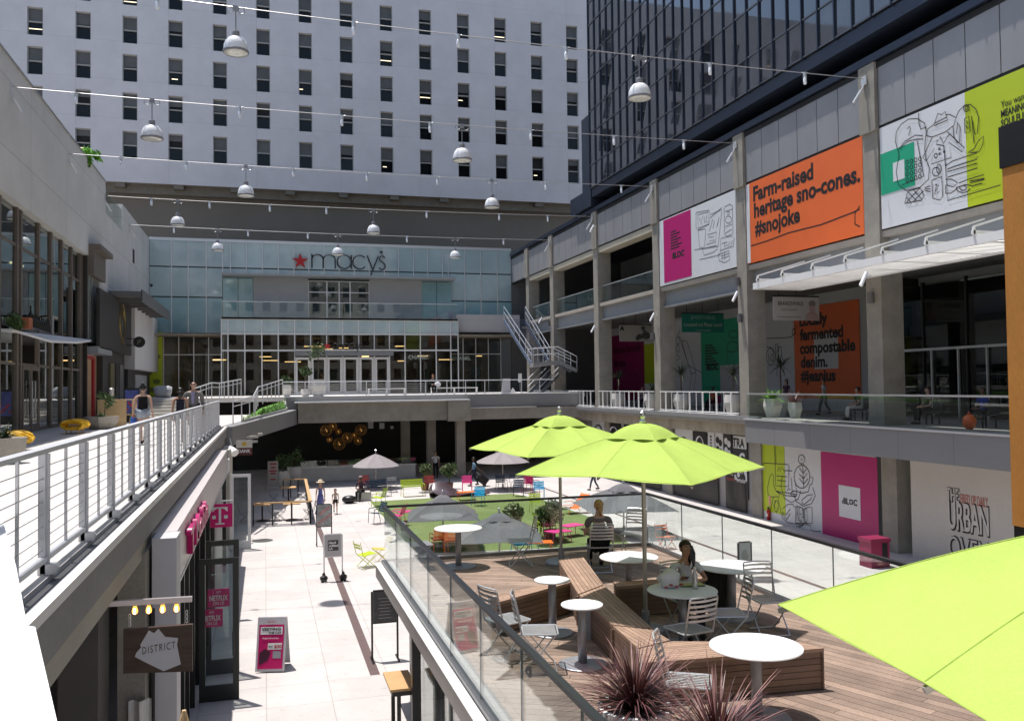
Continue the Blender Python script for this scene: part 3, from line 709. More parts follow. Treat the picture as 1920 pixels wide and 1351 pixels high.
# glazed shop front behind the balcony
gs = thing('glazed_shopfront', 'dark glazed shop front behind the gallery balcony', 'shop front', (26, 18, 4.4))
for y in (18, 20.3, 22.6, 24.9, 27.2, 29.5, 31.8): MB().box(25.95, y-.04, 4.4, 26.1, y+.04, 9.9).build('mullion', black, gs)
for y in (18, 20.3, 22.6, 24.9, 27.2, 29.5):
    MB().box(26.0, y+.05, 4.5, 26.03, y+2.25, 7.1).build('window_pane', gshop, gs); MB().box(26.0, y+.05, 7.2, 26.03, y+2.25, 9.8).build('window_pane', gshop, gs)
MB().box(25.9, 18, 7.1, 26.12, 31.8, 7.2).build('transom', alum, gs)
dd = MB()
for y in (26.2, 27.6, 29.0): dd.box(25.9, y-.03, 4.4, 25.98, y+.03, 7.1)
dd.build('door_frame', alum, gs)
MB().box(28.0-.3, 5, 4.4, 27.9, 31.8, 10).build('shop_back', dark, gs); MB().box(26, 31.86, 4.4, 27.9, 32.0, 10.4).build('shop_side', darkin, gs)
lt = MB()
for k in range(6): lt.box(21.6+1.3*(k % 3), 21+5*(k//3)+k, 10.36, 21.72+1.3*(k % 3), 24+5*(k//3)+k, 10.42)
lt.build('light_strip', M('cool_strip', (.9, .9, .85), .5, amt=0, emit=.5), gs)
MB().box(20.7, -2, 10.43, 27.9, 32, 10.49).build('ceiling', M('ceiling_grey', (.25, .25, .25), .8, amt=.05), gs)
# louvred canopy
cp_ = thing('louvred_canopy', 'white louvred steel canopy over the gallery balcony', 'canopy', (18.9, 20, 9.5))
lv = MB(); ya = 29.0
k = 0
while ya-.2*k > 7: lv.obox((18.95, ya-.2*k-.1, 9.5), (1.02, 0, 0), (0, .115, .045), (0, -.004, .008)); k += 1
lv.build('louvre', white, cp_)
MB().box(17.86, 7, 9.42, 17.95, 29.05, 9.66).build('front_beam', white, cp_); MB().box(19.9, 7, 9.42, 19.99, 29.05, 9.6).build('back_beam', white, cp_)
MB().box(17.951, 28.97, 9.42, 19.89, 29.05, 9.62).build('end_beam', white, cp_)
for px_ in (1422, 1468, 1525, 1587, 1657, 1740, 1830):
    y = aX(px_, 500, 17.9).y; f = MB(); f.bar((17.8, y, 9.75), (19.9, y, 9.75), .06, .1); f.bar((17.86, y, 9.66), (17.86, y, 9.9), .06, .06, (1, 0, 0)); f.bar((17.86, y, 9.9), (19.9, y, 10.5), .05, .05); f.build('bracket', white, cp_)
# ================================================================ walkway railing
rl = thing('cable_railing', 'grey railing of flat posts and thin wires along the sunlit walkway', 'railing', (-1.8, 16, 4.35))
MB().box(-1.86, -3, 5.38, -1.76, 37.3, 5.42).build('top_rail', rail_m, rl)
n = 0; y = 8.2-1.67*6
while y < 37.3:
    b = MB(); b.box(-1.83, y-.05, 4.36, -1.79, y+.05, 5.38); b.box(-1.85, y-.05, 4.353, -1.70, y+.05, 4.44)
    b.obox((-1.81, y, 4.87), (.045, 0, 0), (0, .012, 0), (0, 0, .5)); b.build('post', rail_m, rl)
    MB().box(-1.822, y+.82, 4.5, -1.798, y+.845, 5.38).build('baluster', rail_m, rl); y += 1.67; n += 1
b = MB()
for k in range(8): b.tube([(-1.81, -3, 4.56+.1*k), (-1.81, 37.2, 4.56+.1*k)], .0045, 4)
b.build('wire', M('steel_wire', (.35, .35, .36), .35, metal=.7, amt=0), rl)
MB().box(-1.84, -3, 4.46, -1.78, 37.2, 4.5).build('bottom_rail', rail_m, rl)
# near white parapet in the lower left corner
pr = MB(); pts = [aZ(x, y, 4.95) for x, y in ((-200, 860), (-60, 900), (2, 965), (30, 1060), (50, 1168), (75, 1290), (92, 1400), (-200, 1400))]
pr.prism(pts, (0, 0, -.6)); p_ = thing('white_parapet', 'bright white parapet top close by below the wire railing', 'parapet', (-1.6, 2.6, 4.35)); pr.build('parapet_block', M('bright_white', (.86, .87, .88), .5, nz=2, amt=.03), p_)
pts = [aZ(x, y, 4.9) for x, y in ((52, 1172), (66, 1174), (108, 1355), (112, 1400), (94, 1400))]
MB().prism(pts, (0, 0, -.5)).build('parapet_cap', white, p_)

# ================================================================ ramps, rails and stairs towards the store
def handrail(name, label, pts, h=1.0, n=7, mid=True):
    t = thing(name, label, 'railing', pts[0]); b = MB(); pts = [V3(p) for p in pts]
    b.tube([p+V3((0, 0, h)) for p in pts], .03, 6); b.build('top_rail', rail_m, t)
    if mid: MB().tube([p+V3((0, 0, h-.22)) for p in pts], .02, 6).build('mid_rail', rail_m, t)
    tot = sum((pts[i+1]-pts[i]).length for i in range(len(pts)-1)); acc = 0
    for k in range(n+1):
        d = tot*k/n; q = pts[-1]; a = 0
        for i in range(len(pts)-1):
            L = (pts[i+1]-pts[i]).length
            if d <= a+L+1e-6: q = pts[i]+(pts[i+1]-pts[i])*((d-a)/L); break
            a += L
        MB().tube([q, q+V3((0, 0, h))], .024, 6).build('post', rail_m, t)
    return t
P = lambda x, y, Y: aY(x, y, Y)
handrail('handrail', 'ramp handrail climbing from the walkway corner to the far terrace', [P(437, 795, 37.8), P(475, 782, 41), P(484, 760, 46), P(493, 757, 47), P(530, 741, 53.5)], .95, 12)
handrail('handrail', 'rear ramp handrail behind the man in the grey jacket', [P(365, 765, 44), P(397, 752, 47), P(412, 752, 48), P(452, 741, 53)], .95, 9)
tr_ = thing('terrace_railing', 'long pale railing with wires along the far terrace edge', 'railing', (10, 54.3, 5.36))
b = MB(); b.tube([P(530, 716, 54.3), P(1038, 711, 54.3)], .03, 6); b.build('top_rail', rail_m, tr_)
b = MB(); b.tube([P(530, 740, 54.3), P(1038, 735.5, 54.3)], .02, 6); b.build('bottom_rail', rail_m, tr_)
for x in (530, 572, 610, 648, 687, 724, 761, 798, 838, 873, 909, 943, 978, 1012): MB().tube([P(x, 741, 54.3), P(x, 715-3*(x-530)/500, 54.3)], .028, 6).build('post', rail_m, tr_)
b = MB()
for k in range(5): b.tube([P(530, 721+k*4, 54.3), P(800, 719.5+k*4, 54.3)], .008, 4)
b.build('wire', MATS['steel_wire'], tr_)
sr_ = thing('stairs', 'broad stone steps rising to the store terrace on the left', 'stairs', (-6.3, 50, 4.35))
for k in range(6): MB().box(-8.2, 48.2+.9*k, 4.352, -4.6, 54.1, 4.35+.165*(k+1)).build('step', concl, sr_)
bn = thing('stone_bench', 'rounded grey stone bench at the top of the steps', 'bench', (-6, 56, 5.37))
c0, c1 = aY(290, 739, 56), aY(321, 739, 56); MB().tube([(c0.x, 56, 5.75), (c0.x+.15, 56, 5.78), (c1.x-.15, 56, 5.78), (c1.x, 56, 5.75)], [.3, .36, .36, .3], 16).build('bench_block', M('bench_grey', (.35, .36, .38), .6, nz=2, amt=.1), bn)
gr = thing('grass_bed', 'raised triangular bed of bright grass beside the ramp', 'planting bed', (0, 45, 4.4))
gpts = [P(455, 788, 41), P(536, 767, 52.5), P(533, 752, 54), P(490, 765, 48)]
gm = M('lawn_green', (.095, .24, .03), .9, nz=6, amt=.35, fine=.3)
MB().prism(gpts, (0, 0, .02)).build('grass', gm, gr)
wb = MB()
for a, c in ((gpts[0], gpts[1]), (gpts[1], gpts[2])): wb.bar(a-V3((0, 0, .2)), c-V3((0, 0, .2)), .15, .5)
wb.build('bed_wall', concl, gr)

# ================================================================ shop fronts under the walkway
sf = thing('lower_shopfront', 'shop front under the walkway with black frames and a pale sign band', 'shop front', (-1.4, 20, 0))
MB().box(-1.74, 13.6, 3.05, -1.25, 31, 3.83).build('sign_band', M('band_pale', (.60, .56, .56), .35, nz=1, amt=.04), sf)
MB().box(-1.76, 13.6, 3.0, -1.24, 31, 3.04).build('band_edge', alum, sf)
for i, y in enumerate((13.7, 14.4, 15.2, 16.1, 17.3, 18.6, 20.3, 22, 24, 26, 28, 30.8)): MB().box(-1.5, y-.05, 0, -1.28, y+.05, 2.99).build('mullion', black, sf)
ym = (13.7, 14.4, 15.2, 16.1, 18.6, 20.3, 22, 24, 26, 28, 30.8)
for i in range(len(ym)-1):
    if i == 3: continue
    MB().box(-1.42, ym[i]+.06, .1, -1.4, ym[i+1]-.06, 2.95).build('window_pane', gshop, sf)
MB().box(-6, 10, 0, -5.9, 40, 3.7).build('shop_back', M('shop_inner', (.16, .12, .12), .7, nz=.8, amt=.6), sf)
MB().box(-6, 31, 0, -1.5, 31.2, 3.7).build('partition', darkin, sf)
for k in range(8): MB().box(-1.33, 24.2+.42*k, .05, -1.24, 24.26+.42*k, 2.95).build('steel_fin', alum, sf)
MB().box(-1.52, 13.0, 0, -1.2, 13.58, 3.83).build('pilaster', M('pilaster_pale', (.52, .51, .53), .6, nz=.8, amt=.05), sf)
MB().box(-1.9, 12.6, 0, -1.56, 13.4, 3.7).build('pilaster', conc, sf)
MB().box(-2.45, 11.8, 0, -2.0, 12.6, 3.69).build('dark_pier', M('pier_dark', (.10, .095, .09), .8, nz=1, amt=.2), sf)
MB().box(-9.4, -4, 0, -9.3, 40, 3.7).build('undercroft_wall', darkin, sf)
MB().tube([(-1.5, 12.9, .2), (-1.5, 12.9, 2.9)], .03, 6).build('steel_pole', black, sf)
MB().tube([(-1.62, 12.9, 2.5), (-1.22, 12.9, 2.5)], .015, 5).build('tie_rod', black, sf)
vb = MB(); vb.grid(lambda u, v: (-1.75+.28*u, 12.5+.06*math.sin(u*9), .05+1.75*v), 10, 4); vb.build('white_drape', whitewall, sf)
# raised letters on the band seen from the side
lt = thing('shop_lettering', 'thick magenta letters standing off the pale band over the phone shop', 'sign', (-1.1, 20, 3.4))
mg = M('magenta_letter', (.42, .004, .12), .35, nz=1, amt=.03)
text('letters', 'T Mobile', mg, lt, (-1.24, 14.9, 3.2), (0, 1, 0), (0, 0, 1), w=4.4, h=.44, bold=.03, ext=.09)
# open doors
def glazed_door(label, hinge, w, h, fm, ang, bz=.0, fw=.11):
    t = thing('glass_door', label, 'door', hinge, ang); b = MB(); b.box(0, -.025, bz, fw, .025, h); b.box(w-fw, -.025, bz, w, .025, h); b.box(fw, -.025, h-fw, w-fw, .025, h); b.box(fw, -.025, bz, w-fw, .025, .3)
    d = MB(); o = b.build('frame', fm); o.parent = t
    p = MB().box(fw, -.006, .3, w-fw, .006, h-fw).build('pane', gclear); p.parent = t
    hd = MB().tube([(w-.1, -.08, .85), (w-.1, -.08, 1.3)], .018, 6).build('handle', fm); hd.parent = t
    return t
dk = M('door_black', (.018, .022, .02), .35, amt=.05)
glazed_door('black framed glass door standing open nearest to the hanging wooden sign', (-1.22, 17.5, 0), .72, 2.68, dk, 0)
glazed_door('second black framed glass door standing open just behind the first', (-1.2, 19.1, 0), .66, 2.75, dk, .06)
glazed_door('white framed glass door standing open beyond the square magenta sign', (-1.24, 33.6, 0), .72, 2.75, white, 0)
fs_ = thing('lower_shopfront', 'shop front beyond the magenta sign below the walkway end', 'shop front', (-1.4, 35, 0))
MB().box(-1.9, 31.2, 0, -1.4, 33.5, 3.7).build('wall', M('front_grey', (.30, .29, .28), .7, nz=1, amt=.15), fs_)
MB().box(-1.6, 34.4, 0, -1.3, 37.4, 3.6).build('pier', concl, fs_)
MB().box(-1.45, 33.6, 2.8, -1.3, 34.4, 3.3).build('transom', white, fs_)
# hanging square sign
def blade(label, c, w, h, mat, cat='sign', th=.06, name='hanging_sign'):
    t = thing(name, label, cat, (c.x, c.y, c.z-h/2)); MB().box(c.x-w/2, c.y-th/2, c.z-h/2, c.x+w/2, c.y+th/2, c.z+h/2).build('board', mat, t); return t
c = aD(412.5, 966, 22.5); ts = blade('square magenta blade sign with a white letter between two small squares', c, .62, .60, M('magenta_sign', (.62, .004, .16), .4, amt=.02))
g_ = MB(); yq = c.y-.034
def rect(b, x0, z0, x1, z1): b.box(c.x+x0, yq-.006, c.z+z0, c.x+x1, yq, c.z+z1)
rect(g_, -.03, -.2, .03, .2); rect(g_, -.11, -.225, .11, -.19); rect(g_, -.19, .185, .19, .225); rect(g_, -.19, .11, -.165, .185); rect(g_, .165, .11, .19, .185); rect(g_, -.19, -.075, -.10, .01); rect(g_, .10, -.075, .19, .01)
for s in (-1, 1): g_.prism([(c.x+s*a, yq, c.z+d) for a, d in ((.165, .185), (.165, .11), (.13, .16), (.08, .185))], (0, -.006, 0))
g_.build('letter', M('sign_white2', (.75, .73, .74), .4, amt=0), ts)
MB().box(c.x-.38, c.y-.03, c.z+.36, c.x+.33, c.y+.03, c.z+.39).build('bracket', alum, ts)
hb = MB()
for k in range(6): hb.box(c.x-.25+.1*k, c.y-.015, c.z+.3, c.x-.22+.1*k, c.y+.015, c.z+.36)
hb.build('hanger', alum, ts)
for i, (x, y) in enumerate(((410, 1120), (397, 1158))):
    c = aY(x, y, 17.535+.02*i); t = blade(['upper magenta window poster behind the open black door', 'lower magenta window poster behind the open black door'][i], c, .40, .34, MATS['magenta_sign'], 'poster', .01, 'window_poster')
    text('lettering', 'NETFLIX', MATS['sign_white2'], t, c+V3((0, -.007, .0)), (1, 0, 0), (0, 0, 1), w=.33, h=.10, bold=.02, cen=True)
    text('lettering', 'ON US', MATS['sign_white2'], t, c+V3((0, -.007, -.1)), (1, 0, 0), (0, 0, 1), w=.2, h=.06, cen=True); text('lettering', 'GET', MATS['sign_white2'], t, c+V3((0, -.007, .11)), (1, 0, 0), (0, 0, 1), h=.035, cen=True)
# wooden hanging sign with bulbs
D_ = 10.0; A = lambda x, y: aD(x, y, D_)
yv = A(295, 1215).y
F_ = lambda x, y, o=0: aY(x, y, yv+o)
dsn = thing('wooden_sign', 'dark wooden hanging board with a white angular patch reading DISTRICT', 'sign', F_(295, 1262))
q = [F_(x, y) for x, y in ((231, 1180), (361, 1170), (361, 1258), (231, 1262))]
wdk = M('sign_walnut', (.05, .027, .016), .5, nz=5, amt=.5, stretch=(.5, 1, 5))
MB().prism(q, (0, .06, 0)).build('board', wdk, dsn)
pat = [(279, 1181), (289, 1186), (297, 1178), (310, 1193), (334, 1195), (332, 1208), (339, 1244), (307, 1257), (272, 1240), (253, 1230), (256, 1222), (265, 1212), (263, 1208)]
MB().prism([F_(x, y, -.002) for x, y in pat], (0, -.008, 0)).build('patch', M('patch_white', (.52, .52, .54), .5, amt=.03), dsn)
text('lettering', 'DISTRICT', M('sign_brown', (.05, .03, .02), .5, amt=0), dsn, F_(267, 1226, -.011), (1, -.0, .1), (0, 0, 1), w=.355, h=.083, bold=-.005, space=1.3)
bmr = thing('sign_beam', 'pale steel beam with four glowing bulbs above the wooden board', 'light fitting', F_(280, 1128))
MB().bar(F_(205, 1131), F_(360, 1122), .06, .06).build('beam', M('beam_pale', (.55, .50, .50), .3, metal=.5, amt=.05), bmr)
bulb = M('bulb_glow', (1, .42, .06), .3, amt=0, emit=1.6); fil = M('bulb_filament', (1, .78, .35), .3, amt=0, emit=12)
for x in (253, 279, 305, 331):
    p = F_(x, 1143-.055*(x-253), -.01); b = MB(); b.lathe(p, [(.0, -.055), (.028, -.035), (.034, -.01), (.022, .035), (.014, .055)], 12); o = b.build('bulb', bulb, bmr, smooth=True)
    MB().cyl(p+V3((0, 0, .05)), p+V3((0, 0, .1)), .017, n=8).build('socket', black, o)
    MB().box(p.x-.012, p.y-.037, p.z-.035, p.x+.012, p.y-.03, p.z+.025).build('filament', fil, o)
for x, y in ((243, 1160), (350, 1153)):
    ch = MB()
    for k in range(3): cc = F_(x, y+8*k-6); ch.tube([cc+V3((.012*math.cos(t*.785), .004*k, .026*math.sin(t*.785))) for t in range(8)], .005, 5, closed=True)
    ch.build('chain', alum, bmr)
# food sign under the walkway end, spotlights, ceiling light bars
c = aY(458, 838, 36.2); dk_ = thing('food_sign', 'small two part sign, white with a yellow flower over dark red lettering', 'sign', c+V3((0, 0, -.35)))
MB().box(c.x-.31, c.y-.02, c.z-.02, c.x+.31, c.y+.02, c.z+.28).build('upper_board', M('cream_board', (.55, .53, .48), .5, amt=.03), dk_); MB().box(c.x-.31, c.y-.02, c.z-.32, c.x+.31, c.y+.02, c.z-.022).build('lower_board', M('maroon_board', (.075, .012, .012), .5, amt=.05), dk_)
fl = MB()
for k in range(8): a = k*PI/4; fl.prism([(c.x+r*math.cos(a+o), c.y-.022, c.z+.13+.6*r*math.sin(a+o)) for r, o in ((.04, -.4), (.17, 0), (.04, .4))], (0, -.004, 0))
fl.tube([(c.x, c.y-.022, c.z+.13), (c.x, c.y-.028, c.z+.13)], .08, 10); fl.build('flower', M('flower_yellow', (.55, .34, .02), .5, amt=0), dk_)
text('lettering', 'DANK', MATS['sign_white2'], dk_, (c.x-.24, c.y-.021, c.z-.22), (1, 0, 0), (0, 0, 1), w=.48, h=.14, bold=.02)
sp_ = thing('spotlight', 'white spotlight on a bracket left of the small food sign', 'lamp', aY(436, 848, 35.5)); p = aY(436, 845, 35.5)
MB().cyl(p+V3((-.1, .1, .1)), p+V3((.1, -.15, -.08)), .12, .16).build('lamp_head', white, sp_); MB().tube([p, p+V3((-.1, .1, .5))], .03, 6).build('bracket', alum, sp_)
for i, (x0, x1, y) in enumerate(((442, 483, 829), (455, 484, 820), (483, 492, 815))):
    a, c = aY(x0, y, 40), aY(x1, y, 40); t = thing('ceiling_light', ['pale ceiling light panel, longest of three above the food sign', 'pale ceiling light panel just behind the longest one', 'shortest pale ceiling light panel by the sloped concrete'][i], 'lamp', a); MB().box(a.x, 40, a.z-.04, c.x, 40.35, a.z+.06).build('panel', M('panel_pale', (.5, .47, .42), .5, amt=.03), t)

# ================================================================ undercroft: bar, globes, banner, planters
br_ = thing('bar_counter', 'long low pale counter with a glass screen in the dark undercroft', 'counter', (5.5, 56.5, 0))
a, c = aY(562, 885, 56.3), aY(779, 880, 56.3); MB().box(a.x, 56.3, 0, c.x, 57, .82).build('counter', M('counter_pale', (.62, .61, .58), .5, nz=1, amt=.1), br_); MB().box(a.x-.05, 56.2, .82, c.x+.05, 57.1, .88).build('counter_top', alum, br_)
MB().box(a.x, 56.25, .88, c.x, 56.27, 1.3).build('screen_pane', gguard, br_)
gw_ = M('globe_gold', (.50, .27, .07), .4, metal=.6, amt=.1)
for i, (x, y, r) in enumerate(((611.7, 806.7, 10.3), (624, 799, 7.5), (634.5, 809, 5.3), (618, 824, 5.2), (636, 832, 11), (651, 820, 9.7), (664, 815.5, 5), (671, 826, 7.3), (676.7, 806, 10.3))):
    c = aY(x, y, 58.5); R = r*60/F*1.0; lab = ['large wire globe at the left end of the globe cluster', 'mid sized wire globe highest in the cluster', 'small wire globe beside the highest globe', 'smallest lower left wire globe of the cluster', 'largest wire globe at the bottom of the cluster', 'large wire globe in the middle of the cluster', 'small wire globe right of the cluster middle', 'mid sized wire globe at the lower right of the cluster', 'large wire globe at the right end of the cluster'][i]
    t = thing('wire_globe_lamp', lab, 'pendant lamp', c, group='wire globe lamps hanging over the bar'); b = MB()
    for k in range(7):
        a = PI*k/7; b.tube([c+V3((R*math.cos(a)*math.cos(u*PI/8), R*math.sin(a)*math.cos(u*PI/8), R*math.sin(u*PI/8))) for u in range(16)], .012, 4, closed=True)
    for z in (-.55, 0, .55): rr = R*math.sqrt(1-z*z); b.tube([c+V3((rr*math.cos(u*PI/8), rr*math.sin(u*PI/8), z*R)) for u in range(16)], .012, 4, closed=True)
    b.build('wire_cage', gw_, t); lb_ = MB()
    for k in range(3): lb_.ball(c+V3((.1*R*k-.1*R, -.3*R*(k % 2), .25*R-.2*R*k)), .035, nu=6, nv=4)
    lb_.build('bulb', M('globe_bulb', (1, .5, .15), .4, amt=0, emit=.45), t); MB().tube([c+V3((0, 0, R)), (c.x, c.y, 4.95)], .012, 4).build('cord', black, t)
for i, (x, y, w_, h_) in enumerate(((695, 795, .36, .55), (716, 798, .34, .40), (735, 801, .2, .2))):
    c = aY(x, y, 60); t = blade(['pale hanging card, largest right of the globe cluster', 'pale hanging card, second right of the globes', 'smallest pale hanging card near the columns'][i], c, w_, h_, MATS['patch_white'], 'card', .02, 'hanging_card')  # pale panels painting bright patches of light, no real cards hang here
c = aZ(512, 914, 0); bs = thing('banner_stand', 'tall white banner stand with red print in the shade', 'banner', c); MB().box(c.x-.3, c.y-.02, .05, c.x+.3, c.y+.02, 1.58).build('banner', M('banner_pale', (.40, .39, .38), .5, amt=.05), bs); MB().box(c.x-.34, c.y-.1, 0, c.x+.34, c.y+.1, .06).build('foot', alum, bs)
b = MB()
for k, (zz, w_) in enumerate(((1.42, .4), (1.2, .25), (1.0, .42), (.85, .3), (.5, .3))): b.box(c.x-w_/2, c.y-.024, zz-.045, c.x+w_/2, c.y-.021, zz+.045)
b.build('print', M('banner_red', (.4, .02, .03), .5, amt=.1), bs)
# ================================================================ light cables, bell lamps, tube lamps
cabm = M('cable_steel', (.30, .30, .31), .4, metal=.6, amt=.05); bellw = M('bell_white', (.82, .82, .82), .3, amt=.02)
frost = M('frosted_tube', (.86, .87, .9), .3, amt=0); neck = M('lamp_grey', (.22, .22, .24), .5, amt=.05); lens = M('lamp_lens', (.62, .64, .60), .1, nz=12, amt=.3, spec=.8)
ENDS = [((-60, -55), (1620, 148), -8.35), ((20, 163), (1378, 269), -8.35), ((128, 288), (1222, 350), -8.35), ((196, 367), (1110, 406), -8.35), ((242, 421), (1030, 450), -8.35)]
BELL = [(442, 1198), (285, 866), (461, 922), (333, 700), (408, 633, 853)]
TUBE = [(295, 663, 859, 1061, 1331, 1509), (143, 449, 641, 806, 995, 1151, 1282), (227, 349, 550, 688, 820, 1023, 1165), (284, 393, 506, 612, 800, 936, 1027), (326, 465, 577, 763, 944)]
ORD = ['nearest', 'second nearest', 'middle', 'fourth', 'farthest']
bell0 = None; tube0 = None
COLN = ['first', 'second', 'third', 'fourth', 'fifth', 'sixth', 'seventh']
for i, (e0, e1, X0) in enumerate(ENDS):
    p0 = aX(*e0, X0); p1 = aX(*e1, 19.85)
    sag = .12+.05*(i == 0)
    def PT(t, p0=p0, p1=p1, sag=sag): return p0.lerp(p1, t)-V3((0, 0, sag*4*t*(1-t)))
    t_ = thing('light_cable', 'steel light cable, %s of the five strung across the courtyard' % ORD[i], 'cable', p0, group='light cables strung across the courtyard')
    MB().tube([PT(k/24) for k in range(25)], .015, 5).build('cable', cabm, t_)
    for e, s in ((p0, 1), (p1, -1)):
        b = MB(); b.box(e.x-.03, e.y-.12, e.z-.22, e.x+.03, e.y+.12, e.z+.08); b.tube([e+V3((0, 0, -.2)), e+V3((s*.25, .15, -.75))], .03, 6); b.tube([e+V3((s*.1, .05, -.4)), e+V3((s*.3, .2, -.8))], .05, 6); b.build('bracket', alum, t_)
    def find(px):
        a, c = 0.0, 1.0
        for _ in range(40):
            m = (a+c)/2
            if pj(PT(m))[0] < px: a = m
            else: c = m
        return PT((a+c)/2)
    for j, px in enumerate(BELL[i]):
        p = find(px); lab = 'white bell lamp with grey neck, %s from the left on the %s light cable' % (COLN[j], ORD[i])
        if bell0 is None:
            bell0 = thing('bell_lamp', lab, 'pendant lamp', p, group='bell lamps hanging from the light cables')
            b = MB().lathe((0, 0, 0), [(.36, -1.42), (.37, -1.36), (.355, -1.2), (.30, -1.06), (.22, -.97), (.11, -.93)], 24); o = b.build('shade', bellw, smooth=True); o.parent = bell0
            for nm, mt, mb in (('neck', neck, MB().lathe((0, 0, 0), [(.11, -.93), (.11, -.76), (.10, -.75)], 14)), ('rod', neck, MB().cyl((0, 0, -.76), (0, 0, -.08), .018, n=6)), ('rim', neck, MB().lathe((0, 0, 0), [(.375, -1.43), (.39, -1.41), (.39, -1.37), (.372, -1.355)], 24)), ('lens', lens, MB().lathe((0, 0, 0), [(.0, -1.44), (.2, -1.455), (.34, -1.44), (.355, -1.425)], 24))):
                o = mb.build(nm, mt, smooth=nm in ('neck', 'lens')); o.parent = bell0
            b = MB()
            for s in (-1, 1): b.tube([(s*.05+s*.12+.1*math.cos(u*.52+1.57*s), 0, -.1+.09*math.sin(u*.52+1.57*s)) for u in range(12)], .012, 4, closed=True)
            b.box(-.08, -.03, -.12, .08, .03, .04); o = b.build('clamp', cabm); o.parent = bell0
        else: dup(bell0, p, label=lab)
    for j, px in enumerate(TUBE[i]):
        p = find(px); lab = 'small frosted tube lamp, %s from the left on the %s light cable' % (COLN[j], ORD[i])
        if tube0 is None:
            tube0 = thing('tube_lamp', lab, 'lamp', p, group='frosted tube lamps on the light cables')
            o = MB().lathe((0, 0, 0), [(.0, -.40), (.045, -.385), (.055, -.34), (.055, -.14)], 10).build('tube', frost, smooth=True); o.parent = tube0
            b = MB().cyl((0, 0, -.15), (0, 0, .02), .06, n=10); b.tube([(-.12, 0, .02), (0, 0, -.03), (.12, 0, .02)], .015, 5); o = b.build('cap', alum); o.parent = tube0
        else: dup(tube0, p, label=lab)

# ================================================================ wall tubes on arcade columns
lw = None
for i, (x, y, X) in enumerate(((1380, 555, 19.75), (1224, 594, 19.75), (1113, 616, 19.75), (1622, 522, 17.7), (1111, 428, 19.6), (1014, 600, 19.7))):
    p = aX(x, y, X); lab = ['slanted white wall lamp on the column left of the balcony', 'slanted white wall lamp on the column between green and magenta murals', 'slanted white wall lamp on the column right of the steel stair', 'slanted white lamp under the louvred canopy', 'small white lamp high on the third column from the store', 'round white lamp beside the top of the steel stair'][i]
    t = thing('wall_lamp', lab, 'lamp', p, group='lamps on the arcade columns'); MB().cyl(p+V3((-.16, 0, -.22)), p+V3((.1, .05, .2)), .06, n=8).build('lamp_tube', frost, t); MB().tube([p, p+V3((.25, .05, .12))], .02, 5).build('arm', alum, t)
for i, (x, y) in enumerate(((1031, 606), (1386, 528), (1636, 558), (1226, 630), (1390, 596))):
    p = aX(x, y, 19.98); t = thing('wall_speaker', ['grey cylinder fixture on the fourth column', 'grey cylinder fixture high on the column by the canopy', 'grey cylinder fixture on the column by the orange mural', 'grey cylinder fixture below the white wall lamp', 'lower grey cylinder fixture on the column by the green mural'][i], 'fixture', p, group='grey cylinder fixtures on the columns')
    MB().cyl(p+V3((-.08, 0, -.18)), p+V3((-.08, 0, .18)), .11, n=12).build('body', M('fixture_grey', (.12, .12, .12), .5, amt=.05), t); MB().box(p.x-.05, p.y-.04, p.z-.06, p.x+.02, p.y+.04, p.z+.06).build('bracket', black, t)

# ================================================================ steel stair beside the arcade
stp = M('stair_blue', (.15, .19, .27), .45, metal=.3, nz=2, amt=.1)
srl = M('stair_rail', (.33, .36, .42), .4, metal=.4, amt=.05)
ss = thing('steel_staircase', 'steel staircase with bright rails between the store and the arcade', 'staircase', (18, 57, 5.3))
T0 = aY(945, 598, 66); T1 = aY(985, 598, 66); B0 = aY(997, 680, 57.5); B1 = aY(1030, 676, 57.5)
for k in range(18):
    f0 = T0.lerp(B0, (k+.5)/18); f1 = T1.lerp(B1, (k+.5)/18); MB().bar(f0, f1, .30, .04).build('step', stp, ss)
for a, c in ((T0, B0), (T1, B1)): MB().bar(a-V3((0, 0, .15)), c-V3((0, 0, .15)), .06, .3).build('stringer', stp, ss)
ri = 0
for a, c in ((T0, B0), (T1, B1)):
    for h in (1.0, .55): MB().tube([a+V3((0, 0, h)), c+V3((0, 0, h))], .03, 6).build('handrail', srl, ss)
    for k in range(6): q = a.lerp(c, k/5); MB().tube([q, q+V3((0, 0, 1))], .025, 6).build('post', rail_m, ss)
L = [aY(993, 682, 57.5), aY(1046, 677, 57.5), aY(1052, 674, 56.3), aY(1000, 680, 56.3)]
MB().prism(L, (0, 0, -.25)).build('landing', fasc, ss)
E1 = aY(1082, 695, 56.3); L2 = aY(1046, 677, 56.3)
for k in range(7): q = L2.lerp(E1, (k+.5)/7); MB().box(q.x-.12, 56.3, q.z-.02, q.x+.12, 57.5, q.z+.02).build('step', stp, ss)
for yy in (56.3, 57.5):
    d = V3((0, yy-56.3, 0)); MB().tube([L[3]+d+V3((0, 0, 1)), L2+d+V3((0, 0, 1)), E1+d+V3((0, 0, 1))], .03, 6).build('handrail', rail_m, ss)
    MB().tube([L[3]+d+V3((0, 0, .55)), L2+d+V3((0, 0, .55)), E1+d+V3((0, 0, .55))], .022, 6).build('handrail', rail_m, ss)
    MB().bar(L2+d, E1+d, .05, .25).build('stringer', fasc, ss)
    for k in range(6): q = (L[3].lerp(L2, k/2.5) if k < 3 else L2.lerp(E1, (k-2)/3))+d; MB().tube([q, q+V3((0, 0, 1))], .022, 6).build('post', rail_m, ss)
G0, G1 = aY(990, 738, 56), aY(1025, 702, 58.5)
